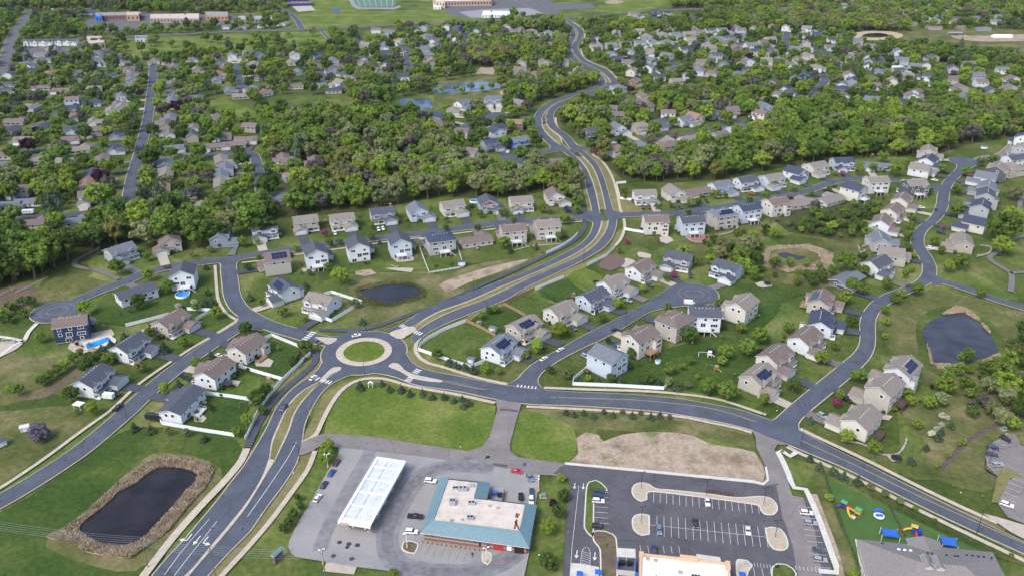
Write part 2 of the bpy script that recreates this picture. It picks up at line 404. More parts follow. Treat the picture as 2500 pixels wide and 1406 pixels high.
patch('verge_grass', [(504,1406),(640,1257),(695,1176),(727,1121),(741,1100),(765,1101),(716,1196),(600,1341),(540,1406)], STRAW)
patch('verge_grass', [(1320,1178),(1350,1161),(1385,1172),(1392,1185),(1384,1231),(1372,1420),(1280,1420),(1300,1340),(1314,1232)], LAWN, False)
patch('verge_grass', [(1000,900),(992,857),(1005,845),(1020,834),(1015,857),(1045,885),(1120,905),(1240,932),(1240,938),(1160,925),(1060,905)], STRAW)
patch('verge_grass', [(1020,830),(1050,812),(1130,775),(1260,710),(1400,650),(1480,610),(1510,560),(1523,560),(1515,585),(1478,625),(1436,648),(1374,680),(1308,710),(1140,785),(1060,822)], STRAW)
patch('verge_grass', [(640,960),(700,910),(775,870),(785,905),(720,945),(680,980),(650,1030),(625,1060),(600,1150),(560,1185),(545,1180),(595,1110),(610,1060)], STRAW)
patch('meadow', [(800,812),(880,815),(940,800),(1000,775),(1130,712),(1260,655),(1340,622),(1300,612),(1180,640),(1080,665),(950,665),(880,660),(855,690),(850,740),(880,760),(850,785),(820,790)], MEADOW)
patch('dirt', [(1070,695),(1120,672),(1220,645),(1290,632),(1240,655),(1140,690),(1090,712)], DIRT)
patch('verge_grass', [(1380,372),(1405,380),(1425,400),(1445,445),(1465,514),(1440,520),(1425,470),(1412,410)], STRAW)
patch('verge_grass', [(1425,365),(1460,378),(1492,427),(1505,465),(1520,524),(1500,520),(1480,450),(1450,395)], STRAW)
patch('verge_grass', [(1516,486),(1545,490),(1570,515),(1523,520)], STRAW)
patch('verge_grass', [(1310,300),(1330,258),(1420,220),(1465,190),(1430,150),(1390,110),(1400,50),(1430,70),(1430,110),(1450,150),(1510,190),(1510,215),(1420,245),(1360,270),(1360,310),(1420,362),(1340,362)], LAWN)
patch('marsh', [(1872,606),(1900,596),(1935,600),(1975,594),(2010,606),(2038,618),(2030,636),(2042,650),(2000,660),(1960,655),(1925,664),(1890,654),(1862,652),(1866,636),(1852,622)], ramp_mat('marsh_litter', [(.35, (.13, .125, .06)), (.5, (.26, .215, .14)), (.7, (.36, .29, .20))], .12, scale2=.9, amt2=.4))
patch('marsh_grass', [(1890,610),(1940,606),(1990,615),(2005,635),(1960,650),(1900,648),(1878,628)], MEADOW)
patch('meadow', [(1640,600),(1740,570),(1870,555),(1860,600),(1850,640),(1880,665),(2020,670),(2050,700),(1900,690),(1830,655),(1720,640)], MEADOW)
patch('meadow', [(2030,585),(2100,560),(2125,600),(2120,640),(2060,650),(2040,620)], MEADOW)
patch('dark_lawn', [(1400,930),(1430,895),(1530,890),(1640,845),(1720,830),(1830,790),(1880,820),(1850,880),(1790,950),(1830,975),(1700,955),(1640,945)], DARKG)
patch('dark_lawn', [(1760,700),(1830,690),(1905,700),(1900,760),(1860,800),(1820,840),(1760,820)], DARKG)
patch('dark_lawn', [(1040,845),(1070,815),(1135,790),(1205,825),(1180,870),(1110,878),(1050,862)], LAWN)
patch('dark_lawn', [(1150,780),(1225,747),(1280,772),(1240,815),(1205,820)], DARKG)
patch('dark_lawn', [(1236,742),(1300,712),(1370,742),(1330,780),(1285,772)], LAWN)
patch('dark_lawn', [(1312,712),(1380,680),(1440,705),(1420,740),(1375,742)], DARKG)
patch('dark_lawn', [(1384,676),(1430,655),(1490,690),(1450,720)], GREEN)
patch('dark_lawn', [(220,770),(290,700),(400,700),(500,700),(520,755),(420,765),(310,795),(260,790)], DARKG)
patch('dark_lawn', [(655,830),(735,855),(690,925),(600,900),(620,860)], DARKG)
patch('dark_lawn', [(500,965),(615,980),(600,1010),(595,1055),(575,1062),(400,1035),(440,1010)], DARKG)
patch('dark_lawn', [(1030,610),(1115,605),(1128,655),(1050,667)], DARKG)
patch('rich_lawn', [(600,600),(880,560),(1300,545),(1380,560),(1390,590),(1310,620),(1180,640),(1000,660),(850,665),(700,670),(640,650)], LAWN)
patch('meadow', [(2150,760),(2230,720),(2300,705),(2420,740),(2520,770),(2520,940),(2440,960),(2330,960),(2240,930),(2180,860),(2145,810)], MEADOW)
patch('pond_bank', [(2240,780),(2310,745),(2390,760),(2440,810),(2460,870),(2380,905),(2290,915),(2250,880)], LAWN)
patch('meadow', [(2200,1000),(2330,960),(2440,960),(2520,970),(2520,1110),(2400,1200),(2290,1170),(2200,1160),(2260,1080)], MEADOW)
patch('verge_grass', [(1953,1052),(2002,1075),(2118,1130),(2233,1188),(2349,1243),(2460,1290),(2440,1300),(2320,1240),(2204,1182),(2089,1124),(1950,1046)], STRAW)
patch('verge_grass', [(2003,1131),(2135,1178),(2204,1212),(2291,1255),(2500,1350),(2500,1378),(2406,1350),(2170,1238),(2008,1155)], LAWN)
patch('scrub', [(1985,1140),(2008,1160),(2035,1240),(2065,1320),(2105,1420),(2050,1420),(2000,1270),(1975,1205),(1992,1200)], MEADOW, False)
patch('artificial_turf', [(2014,1160),(2170,1238),(2406,1350),(2430,1420),(2106,1420),(2066,1312),(2037,1231)], TURF, False)
patch('mulch_bed', [(2405,1118),(2420,1085),(2450,1060),(2475,1062),(2440,1075),(2408,1108),(2410,1150),(2440,1165),(2425,1165),(2403,1140)], MULCH)
patch('mulch_bed', [(2290,1140),(2360,1070),(2420,1035),(2500,1005),(2500,1015),(2430,1042),(2370,1078),(2300,1148)], MULCH)
# far open ground
patch('playing_field', [(740,34),(900,28),(1130,24),(1190,42),(1150,54),(1000,60),(860,68),(748,72)], GREEN)
patch('playing_field', [(755,-4),(850,-6),(900,26),(800,32),(757,28)], GREEN)
patch('ball_field', [(1440,30),(1400,26),(1480,10),(1440,-8),(1640,-8),(1600,22),(1500,32)], GREEN)
patch('infield_dirt', [(1476,4),(1500,1),(1524,5),(1505,10),(1482,9)], DIRT)
patch('park_grass', [(290,145),(300,97),(440,92),(560,85),(640,85),(800,76),(805,98),(780,122),(640,124),(470,130)], GREEN)
patch('park_grass', [(862,76),(950,72),(995,90),(990,96),(880,100)], LAWN)
patch('park_grass', [(560,278),(480,262),(520,240),(600,262),(640,290),(630,320),(600,310)], GREEN)
patch('park_grass', [(812,240),(828,240),(848,278),(825,280)], GREEN)
patch('dirt', [(1162,180),(1175,165),(1205,165),(1200,190),(1165,195)], DIRT)
patch('meadow', [(1060,200),(1170,180),(1280,200),(1300,220),(1230,245),(1100,270),(1060,240)], MEADOW)
patch('dirt', [(1222,222),(1260,210),(1285,222),(1255,234),(1225,232)], DIRT)
patch('meadow', [(1690,220),(1740,205),(1800,215),(1795,235),(1720,242)], MEADOW)
patch('marsh', [(2075,87),(2110,77),(2170,77),(2205,86),(2180,97),(2110,98)], REEDM)
patch('meadow', [(2215,80),(2330,72),(2520,78),(2560,150),(2420,125),(2320,108),(2220,108)], MEADOW)
patch('dirt', [(2320,82),(2380,88),(2520,84),(2520,98),(2420,102),(2340,96)], DIRT)
patch('school_grounds', [(1105,40),(1060,10),(1200,-12),(1330,-12),(1370,34),(1200,46),(1140,44)], ASPH2, False)
patch('meadow', [(560,28),(640,18),(700,30),(700,46),(620,48),(560,40)], MEADOW)
patch('commercial_yard', [(210,48),(330,30),(600,40),(590,58),(330,72),(260,80),(215,74)], ASPH2, False)
patch('commercial_yard', [(50,118),(180,116),(200,128),(190,150),(50,160)], ASPH2, False)
patch('dirt', [(900,242),(925,245),(950,262),(930,272),(905,262)], DIRT)
# water
def pond(name, px, m, z=-.02): return flat(name, px, m, z, True, 3.)
PONDS = [
 [(384,1142),(404,1138),(451,1143),(484,1157),(477,1179),(451,1202),(433,1228),(396,1266),(361,1306),(332,1326),(295,1336),(245,1329),(208,1309),(191,1295),(199,1277),(237,1248),(277,1214),(289,1199),(332,1179),(355,1159)],
 [(876,708),(907,703),(940,695),(979,694),(1015,700),(1030,711),(1020,721),(979,734),(953,741),(920,736),(887,724)],
 [(2287,775),(2321,767),(2354,764),(2377,778),(2396,792),(2416,812),(2430,837),(2436,859),(2410,870),(2360,882),(2318,890),(2270,889),(2276,873),(2265,859),(2259,834),(2251,809),(2265,789)],
 [(976,243),(1010,243),(1051,243),(1051,256),(1058,264),(1035,270),(984,268)],
 [(1058,220),(1074,207),(1099,205),(1163,200),(1202,202),(1227,212),(1189,221),(1112,227),(1074,228)],
 [(1898,621),(1919,616),(1944,624),(1968,626),(1950,634),(1911,629)],
 [(2105,87),(2125,82),(2155,82),(2171,88),(2150,92),(2120,92)]]
for i, p in enumerate(PONDS): pond('pond', p, PONDF if i in (3, 4) else (PONDD if i != 2 else PONDB))
# ------------------------------------------------------------------ roads
SBl = [(365,1414),(399,1372),(450,1318),(491,1269),(528,1225),(563,1179),(595,1139),(615,1107),(632,1080),(655,1038),(674,997),(695,969),(723,941),(754,921),(777,903),(786,885)]
SBr = [(443,1414),(470,1388),(514,1335),(563,1277),(606,1222),(640,1165),(655,1124),(662,1078),(675,1046),(689,1013),(704,985),(727,961),(751,944),(777,932),(800,912),(830,897)]
NBl = [(456,1414),(491,1372),(540,1316),(600,1241),(650,1160),(676,1122),(687,1095),(707,1055),(722,1010),(740,982),(761,957),(779,939),(812,915),(835,902)]
NBr = [(498,1414),(526,1381),(569,1335),(606,1300),(637,1254),(668,1212),(695,1176),(722,1130),(735,1085),(742,1035),(758,1000),(772,974),(794,946),(812,933),(835,921),(868,911)]
road2('boulevard', SBl, SBr); road2('boulevard', NBl, NBr)
NWl = [(938,805),(984,790),(1022,764),(1061,744),(1112,727),(1176,704),(1240,680),(1277,667),(1328,644),(1379,619),(1418,596),(1438,575),(1447,555),(1448,535),(1446,516),(1441,493),(1433,465),(1428,434),(1418,411),(1400,391),(1380,375),(1350,352)]
NWr = [(975,815),(1004,798),(1040,775),(1076,757),(1138,736),(1200,709),(1251,688),(1302,667),(1354,644),(1405,619),(1438,596),(1456,575),(1465,552),(1467,535),(1462,514),(1456,483),(1446,447),(1433,417),(1418,396),(1402,380),(1372,352)]
NEl = [(1004,824),(1020,808),(1056,785),(1112,759),(1176,736),(1238,708),(1290,683),(1354,655),(1405,632),(1443,609),(1471,580),(1484,555),(1486,535),(1480,514),(1476,493),(1469,463),(1459,432),(1446,406),(1425,383),(1395,355)]
NEr = [(1012,838),(1040,814),(1086,790),(1150,764),(1202,744),(1240,728),(1272,708),(1323,683),(1379,657),(1430,632),(1471,606),(1494,580),(1503,555),(1505,535),(1497,514),(1489,488),(1482,460),(1471,427),(1459,404),(1446,388),(1425,370),(1412,355)]
road2('boulevard', NWl, NWr); road2('boulevard', NEl, NEr)
SBu = [(1362,364),(1332,335),(1314,305),(1314,288),(1324,270),(1347,252),(1385,237),(1430,223),(1462,212),(1472,200),(1466,186),(1450,175),(1428,162),(1402,146),(1390,128),(1390,108),(1399,90),(1396,75),(1380,58)]
NBu = [(1404,364),(1379,333),(1350,310),(1341,284),(1351,266),(1379,251),(1433,232),(1480,214),(1500,202),(1490,187),(1471,172),(1447,160),(1425,149),(1408,128),(1403,115),(1412,97),(1418,82),(1408,67),(1389,54)]
road('boulevard', SBu, 7.5, face=False); road('boulevard', NBu, 7.5, face=False)
rc = G(889, 859)
disc('roundabout', rc, 20.6, ASPH, .20+LAYER[0]*.003, r0=9.8); disc('kerb', rc, 21.2, CONC, .01+LAYER[0]*.002); LAYER[0] += 1
register([rc.xy, rc.xy+Vector((.1, 0))], 20., False)
disc('truck_apron', rc, 13.6, CONC, .45, r0=9.8); disc('roundabout_island_grass', rc, 9.95, GREEN, .50)
# street east of the roundabout
SEu = [(985,850),(999,877),(1020,895),(1061,908),(1112,917),(1176,930),(1209,937),(1240,941),(1290,948),(1343,953),(1430,958),(1558,964),(1661,974),(1738,987),(1800,999),(1864,1019),(1905,1034),(1950,1050),(2002,1078),(2089,1121),(2204,1179),(2320,1237),(2435,1292),(2520,1333)]
SEl = [(905,909),(940,913),(976,923),(1015,939),(1061,946),(1125,955),(1189,969),(1240,979),(1302,986),(1379,988),(1507,995),(1610,1004),(1712,1020),(1789,1036),(1838,1050),(1880,1068),(1924,1084),(1979,1107),(2060,1140),(2135,1178),(2204,1212),(2291,1255),(2349,1282),(2520,1360)]
road2('street', SEu, SEl)
# streets with houses
road('street', [(560,628),(558,655),(562,690),(567,722),(584,752),(616,775),(660,795),(720,813),(780,829),(850,838)], 8.6, f0=7, f1=8, main=4.5)
S4 = road('street', [(1470,527),(1438,530),(1328,537),(1200,547),(1163,552),(1061,566),(958,578),(856,590),(754,603),(677,614),(600,626),(563,633),(486,641),(410,653),(358,666),(307,687),(230,715),(165,745),(135,760)], 7.8, f0=6, main=11)
road('street', [(-80,1262),(0,1223),(101,1163),(202,1095),(307,1007),(357,960),(433,898),(510,845),(581,800),(625,782)], 8.2, f1=7, main=4.5)
road2('street', [(1236,938),(1256,930),(1267,923),(1277,910),(1302,887),(1354,859),(1430,816),(1507,777),(1571,744),(1610,718),(1648,695),(1681,690)],
      [(1330,952),(1312,938),(1313,920),(1323,908),(1359,882),(1418,851),(1482,821),(1533,793),(1584,762),(1622,752),(1674,746),(1700,744)], face=True)
bulb(1695, 718, 13.2)
road2('street', [(1880,1030),(1900,1018),(1912,1005),(1996,935),(2052,890),(2088,859),(2100,834),(2100,792),(2105,770),(2122,744),(2158,719),(2206,702),(2231,690),(2249,673),(2253,650),(2244,629),(2226,601),(2226,578),(2239,557),(2270,532),(2285,504),(2290,473),(2303,445),(2336,411),(2334,399),(2322,388)],
      [(1960,1062),(1947,1044),(1949,1030),(1974,1005),(2038,952),(2097,901),(2125,870),(2136,837),(2136,792),(2144,764),(2175,739),(2220,716),(2262,697),(2282,683),(2286,657),(2277,632),(2257,601),(2256,578),(2267,560),(2295,537),(2313,509),(2318,470),(2329,447),(2352,424),(2375,408),(2387,401)], face=True)
bulb(2355, 394, 12.)
bulb(140, 759, 13.)
bulb(1251, 391, 12.6)
road('street', [(2270,684),(2293,685),(2374,710),(2444,735),(2520,757)], 6., f0=5, main=4)
road('street', [(1480,526),(1523,525),(1560,524),(1640,521),(1720,512),(1800,499),(1860,487),(1911,480),(1962,470),(2001,456),(2039,444),(2090,437),(2167,439),(2244,450),(2305,462)], 7.6, f0=6, f1=5, main=6)
road('street', [(312,512),(315,478),(323,434),(343,365),(351,333),(361,289),(369,230),(373,192),(374,160)], 8.6, f0=6, main=4)
road('street', [(-80,540),(0,536),(154,526),(282,512),(358,508),(435,502),(563,491),(627,485),(700,470),(760,458)], 8.)
road('street', [(-80,372),(90,369),(179,363),(256,356),(346,350)], 7., f1=4, main=4)
road('street', [(90,240),(179,238),(256,233),(365,227),(448,221),(538,217),(600,212),(680,208),(779,203),(792,195),(779,174),(762,152)], 7.)
road('street', [(576,156),(584,192),(592,216)], 8., f1=4, main=3)
road('street', [(470,383),(486,381),(538,377),(600,373),(618,378),(627,400),(634,440),(640,480)], 8.)
road('street', [(870,338),(887,355),(902,376),(920,405)], 8.)
road('street', [(990,118),(994,130),(997,164),(996,182)], 9.); road('street', [(990,120),(960,112),(920,108),(895,100)], 6.5); road('street', [(994,120),(1040,108),(1090,100)], 6.5)
bulb(1214, 283, 12.); bulb(1150, 308, 9.)
road('street', [(1150,308),(1180,300),(1214,286),(1240,290),(1312,291)], 7.5)
road('street', [(1251,388),(1302,377),(1340,370),(1366,364)], 7.5, f1=5, main=4)
road('street', [(1395,365),(1430,363),(1482,356),(1558,347),(1635,337),(1699,325),(1763,309),(1830,300)], 7.8, f0=5, main=6)
road('street', [(1510,252),(1480,245),(1465,235),(1440,230)], 7.); bulb(1512, 253, 10.)
road('street', [(1612,190),(1640,170),(1652,160),(1600,150),(1560,148)], 7.)
road('street', [(1500,122),(1600,118),(1700,112),(1800,108),(1860,104)], 7.)
road('street', [(1973,262),(1978,245),(1993,223),(2014,200),(2010,188)], 8.5); road('street', [(1916,118),(1919,98),(1922,80)], 10.)
road('street', [(2155,170),(2152,152),(2143,138)], 9.); road('street', [(2282,244),(2305,262),(2320,272)], 8.)
road('street', [(2480,345),(2440,378),(2400,384),(2380,392)], 4.5, TANA)
# highway and big roads in the distance
road('highway', [(-120,12),(60,26),(179,24),(260,18)], 12., ASPH2, face=False)
road('highway', [(-60,215),(0,175),(16,140),(25,108),(35,84),(50,62),(68,40),(90,28),(140,25)], 15., ASPH2, face=False)
road('highway', [(150,128),(220,100),(282,92),(384,88),(538,79),(600,77),(728,74),(856,68),(984,61),(1112,55),(1240,50),(1360,46),(1425,42),(1482,36),(1584,28),(1700,23),(1850,22)], 12., ASPH2, face=False)
road('highway', [(1395,54),(1364,44),(1323,28),(1264,0),(1220,-14)], 14., ASPH2, face=False, kerb=CONC)
road('street', [(640,2),(697,27),(723,48),(738,73)], 8.5, face=False)
road('street', [(785,76),(795,88),(803,97)], 4.5, face=False)
ZT = .20+LAYER[0]*.003+.01     # just above every road sheet
# ------------------------------------------------------------------ parking lots and shopping roads
flat('shop_road', [(739,1078),(762,1068),(785,1059),(814,1059),(918,1066),(1033,1085),(1143,1101),(1178,1089),(1195,1066),(1214,1000),(1211,975),(1225,970),(1270,978),(1272,988),(1258,1035),(1245,1085),(1246,1100),(1263,1115),(1379,1131),(1570,1150),(1840,1176),(1861,1182),(1875,1173),(1869,1139),(1846,1090),(1845,1066),(1836,1052),(1850,1048),(1925,1078),(1928,1086),(1897,1085),(1891,1098),(1907,1128),(1921,1167),(1933,1208),(1935,1240),(1860,1240),(1500,1200),(1350,1160),(1316,1159),(1240,1144),(1157,1133),(1019,1113),(828,1092),(779,1090),(762,1101),(741,1110),(728,1110)], TANA, .1405, False)
flat('gas_station_lot', [(828,1092),(1019,1113),(1157,1133),(1240,1144),(1316,1159),(1316,1175),(1308,1231),(1296,1330),(1277,1420),(976,1420),(946,1393),(874,1384),(788,1370),(722,1359),(708,1348),(704,1335),(707,1318),(727,1277),(762,1219),(800,1150),(826,1110)], LOTC, .16, False)
flat('restaurant_lot', [(1350,1155),(1379,1134),(1570,1153),(1840,1179),(1863,1186),(1900,1180),(1935,1212),(1972,1216),(2003,1290),(2040,1420),(1373,1420),(1385,1231),(1393,1185),(1385,1170)], LOTA, .165, False)
flat('drive_aisle', [(1895,1185),(1923,1175),(1935,1210),(1960,1214),(1990,1300),(2010,1420),(1950,1420),(1935,1330),(1910,1260)], TANA, .172, False)
flat('verge_kerb', [(1379,1128),(1570,1146),(1840,1172),(1862,1178),(1872,1170),(1867,1140),(1872,1138),(1878,1172),(1864,1184),(1838,1179),(1570,1152),(1379,1134)], CONCL, .185, False)
flat('day_care_lot', [(2440,1165),(2412,1142),(2405,1115),(2420,1082),(2460,1058),(2480,1060),(2494,1090),(2530,1090),(2530,1290),(2460,1262),(2436,1230),(2450,1180),(2475,1165)], TANA, .16, False)
flat('day_care_lot_entry', [(2400,1253),(2436,1262),(2530,1290),(2530,1330),(2470,1300)], CONCD, .172, False)
flat('verge_grass', [(2441,1142),(2470,1145),(2500,1166),(2468,1163),(2436,1228),(2420,1226)], STRAW, .19, False)
KZ = [.30]
def island(name, px, m=TANROCK, k=.5):
    pts = catmull(W(px), 1.5, True)
    a = sum(pts[i-1].x*pts[i].y-pts[i].x*pts[i-1].y for i in range(len(pts)))
    s = -1 if a > 0 else 1
    n = len(pts); inn = []
    for i in range(n):
        t = (pts[(i+1) % n]-pts[i-1]).normalized(); inn.append(pts[i]+Vector((-t.y, t.x))*(-s)*k)
    mb = MB(); mb.prism([tuple(p) for p in pts], .1, .30, 0); mb.prism([tuple(p) for p in inn], .12, .33, 1)
    o = mb.build(name, [CONCL, m]); o['kind'] = 'structure'
island('planting_island', [(1431,1188),(1438,1176),(1454,1172),(1472,1182),(1484,1198),(1470,1200),(1453,1202),(1450,1290),(1447,1312),(1432,1300),(1425,1288),(1427,1240)], LAWN)
island('planting_island', [(1449,1297),(1483,1298),(1505,1313),(1506,1420),(1469,1420),(1463,1341),(1448,1320)], BROWN)
island('planting_island', [(1541,1200),(1547,1184),(1564,1178),(1584,1181),(1601,1192),(1633,1195),(1720,1204),(1800,1214),(1849,1211),(1878,1214),(1895,1228),(1899,1245),(1888,1257),(1866,1256),(1856,1246),(1853,1235),(1800,1226),(1700,1213),(1585,1201),(1580,1220),(1566,1225),(1549,1215)])
island('planting_island', [(1542,1271),(1549,1258),(1568,1254),(1584,1257),(1586,1280),(1585,1305),(1567,1308),(1547,1295)])
island('planting_island', [(1868,1289),(1881,1286),(1907,1292),(1921,1312),(1925,1332),(1915,1344),(1887,1341),(1873,1320)])
island('planting_island', [(1796,1372),(1800,1365),(1825,1368),(1838,1380),(1828,1395),(1822,1412),(1800,1412)], CONC)
island('planting_island', [(1884,1384),(1895,1376),(1920,1378),(1937,1388),(1944,1412),(1888,1414)], LAWN)
island('planting_island', [(980,1335),(985,1322),(1000,1320),(1022,1328),(1012,1352),(995,1350),(982,1343)], BROWN)
island('planting_island', [(1178,1346),(1199,1350),(1200,1370),(1190,1380),(1177,1372)], CONC)
# splitter islands at the roundabout
island('splitter_island', [(769,823),(795,824),(822,826),(822,831),(802,841),(790,836)], CONC, .2)
island('splitter_island', [(951,814),(975,804),(1007,797),(1018,805),(1000,816),(985,826),(972,827)], CONC, .2)
island('splitter_island', [(780,930),(800,908),(815,897),(833,897),(832,903),(812,912),(795,925),(785,934)], CONC, .2)
island('splitter_island', [(948,894),(962,886),(975,890),(990,905),(1015,915),(1080,929),(1080,933),(1040,930),(1005,922),(975,906)], CONC, .2)
# medians
def median(a, b, k0, k1, m=STRAW, z=.42, name='median_grass'):
    L = resample(catmull(W(a[k0:k1[0]]), 3.), 60); Q = resample(catmull(W(b[k0:k1[1]]), 3.), 60)
    mb = MB(); strip([p+(q-p)*.12 for p, q in zip(L, Q)], [q+(p-q)*.12 for p, q in zip(L, Q)], z, mb)
    o = mb.build(name, m); o['kind'] = 'structure'
    mb = MB(); strip([p+(q-p)*-.02 for p, q in zip(L, Q)], [q+(p-q)*-.02 for p, q in zip(L, Q)], z-.03, mb)
    o = mb.build('median_kerb', CONC); o['kind'] = 'structure'
def median2(a, b, m=STRAW, z=.42): median(a, b, 0, (len(a), len(b)), m, z)
median2([(443,1414),(470,1388),(514,1335),(563,1277),(606,1222),(640,1165),(657,1120)], [(456,1414),(491,1372),(540,1316),(600,1241),(650,1160),(672,1124)], CONC)
median2([(658,1118),(664,1076),(677,1045),(691,1013),(706,986),(729,962),(752,946),(779,933)], [(673,1122),(686,1095),(705,1055),(720,1010),(738,982),(760,957),(779,938)])
median2([(1012,800),(1042,777),(1078,759),(1140,738),(1200,711),(1251,690),(1302,669),(1354,646),(1405,621),(1438,598),(1458,576),(1467,553),(1469,541)],
        [(1022,806),(1056,784),(1112,758),(1176,734),(1238,706),(1290,681),(1354,653),(1405,630),(1443,607),(1469,580),(1482,555),(1484,541)])
median2([(1463,514),(1457,483),(1447,447),(1434,417),(1419,396),(1407,384)], [(1479,514),(1475,493),(1468,463),(1458,432),(1445,406),(1422,384)])
median2([(1368,356),(1345,338),(1330,322),(1321,304)], [(1374,354),(1368,336),(1345,318),(1334,304)])
median2([(1324,284),(1338,266),(1361,253),(1400,238)], [(1333,284),(1343,266),(1366,252),(1400,240)])
median2([(1480,206),(1474,190),(1462,180)], [(1490,203),(1482,188),(1466,178)])
median2([(1403,103),(1407,87),(1400,72)], [(1406,103),(1411,87),(1404,72)])
median2([(1324,301),(1321,290)],[(1334,300),(1334,290)], ASPH, .43)
# walks and trails
path('sidewalk', [(-60,1225),(0,1191),(101,1124),(200,1051),(271,1000),(333,942),(384,905),(461,854),(525,816),(578,783)], 1.7, CONC)
path('sidewalk', [(525,648),(528,690),(533,731),(550,762),(579,782)], 1.7, CONC)
path('sidewalk', [(344,1414),(422,1312),(491,1234),(549,1173),(589,1124),(603,1092)], 3., CONC)
path('trail', [(603,1094),(617,1062),(635,1026),(664,982),(702,944),(741,911),(764,889),(772,870),(766,852)], 3.2, ASPH2 if False else DRIV)
path('trail', [(779,804),(856,806),(920,796),(958,782),(1010,764),(1061,747),(1138,713),(1200,685),(1264,657),(1328,626),(1379,601),(1412,578),(1427,557),(1427,535),(1424,519),(1418,483),(1412,447),(1405,418)], 3., DRIV)
path('sidewalk', [(1026,822),(1017,836),(1015,857),(1028,876),(1045,886),(1086,897),(1163,921),(1240,938)], 2., CONC)
path('sidewalk', [(740,1079),(770,1062),(782,1038),(805,992),(830,956),(856,936),(887,925),(925,923),(958,929),(997,941),(1048,951),(1112,962),(1209,983)], 2., CONC)
path('sidewalk', [(769,1100),(752,1144),(716,1196),(658,1274),(600,1341),(540,1406),(530,1420)], 2., CONC)
path('sidewalk', [(1328,946),(1430,950),(1584,955),(1686,964),(1763,977),(1870,1012)], 1.8, CONC)
path('sidewalk', [(1953,1046),(2002,1070),(2118,1124),(2233,1182),(2349,1238),(2435,1258+18)], 1.9, CONC)
path('sidewalk', [(1285,992),(1405,998),(1533,1006),(1661,1017),(1738,1032),(1800,1045),(1835,1056)], 1.7, CONC)
path('sidewalk', [(1921,1090),(1944,1102),(2002,1128),(2060,1154),(2135,1190),(2210,1228),(2291,1268),(2349,1296),(2520,1377)], 1.9, CONC)
path('sidewalk', [(1446,378),(1471,396),(1492,427),(1505,465),(1515,514),(1520,524)], 1.9, CONC)
path('sidewalk', [(1523,534),(1525,555),(1517,582),(1502,601)], 1.9, CONC)
path('sidewalk', [(1356,288),(1361,312),(1384,335),(1412,357)], 1.9, CONC)
path('sidewalk', [(1392,51),(1420,69),(1428,84),(1424,100),(1418,115),(1425,141),(1446,154),(1482,169),(1507,192)], 1.9, CONC)
path('sidewalk', [(860,604),(958,589),(1061,577),(1163,565),(1240,556),(1328,547),(1425,541)], 1.6, CONC)
path('sidewalk', [(590,642),(640,636),(740,620),(850,605)], 1.6, CONC)
path('park_path', [(-60,905),(0,868),(40,838),(58,832),(70,810),(90,789)], 2.2, CONCL); path('park_path', [(-60,822),(0,822),(30,826),(58,833)], 2., CONCL)
path('trail', [(290,682),(250,664),(200,654),(182,648),(185,637),(215,620),(240,606)], 3.2, DRIVG)
path('trail', [(2467,712),(2470,690),(2467,667),(2440,650),(2415,630),(2444,611),(2474,585),(2520,572)], 3.2, DRIVG)
path('trail', [(2467,667),(2500,664),(2530,660)], 3., DRIVG)
path('trail', [(2500,530),(2490,505),(2495,485),(2520,470)], 3., DRIVG)
path('lot_walk', [(1944,1104),(1929,1114),(1907,1100),(1900,1105),(1910,1124),(1924,1156),(1939,1191),(1967,1195),(1979,1219),(2002,1274),(2031,1355),(2042,1398),(1998,1394)], 2.2, CONCL, z=.31)
path('service_walk', [(1985,1205),(2005,1260),(2035,1340),(2055,1420)], 3., DIRT, z=.02)
# markings
def stripe(name, px, w, m, z=None, step=4., dash=None, wpts=None):
    c = wpts or catmull(W(px), step); zz = z or ZT
    return c, w, m, zz
LM = {}
def addline(group, m, c, w, z=None):
    mb = LM.setdefault(group, (MB(), m))[0]; strip(offset(c, w/2), offset(c, -w/2), z or ZT, mb)
addline('y', YLINE, catmull(W([(1343,970),(1430,973),(1566,978),(1738,998),(1846,1030)]), 4.), .35)
addline('y', YLINE, catmull(W([(1081,929),(1110,934),(1150,945),(1195,953)]), 4.), .25); addline('y', YLINE, catmull(W([(1081,932),(1110,938),(1150,947),(1195,953)]), 4.), .25)
addline('y', YLINE, catmull(W([(1956,1076),(2089,1137),(2233,1207),(2349,1260),(2520,1336)]), 4.), .35)
addline('w', LINE, catmull(W([(604,1262),(640,1212),(672,1165),(705,1115),(724,1080)]), 4.), .22)
addline('w', LINE, catmull(W([(402,1404),(440,1352),(480,1304),(512,1267)]), 4.), .22); addline('w', LINE, catmull(W([(426,1406),(465,1355),(500,1312),(530,1273)]), 4.), .22)
def zebra(p, q, n, ln=3.2, w=.55, grp='w'):
    a = G(*p).xy; b = G(*q).xy; d = (b-a).normalized(); nn = Vector((-d.y, d.x))
    for i in range(n):
        c = a.lerp(b, (i+.5)/n); addline(grp, LINE, [c-nn*ln/2, c+nn*ln/2], (b-a).length/n*w)
zebra((742,831),(768,810),5); zebra((978,794),(992,802),3); zebra((1012,810),(1030,817),3); zebra((789,929),(809,936),3,2.6); zebra((767,922),(778,927),2)
zebra((1012,912),(1024,902),3); zebra((994,932),(1005,921),3)
zebra((1260,942),(1312,948),6,2.2,.35)
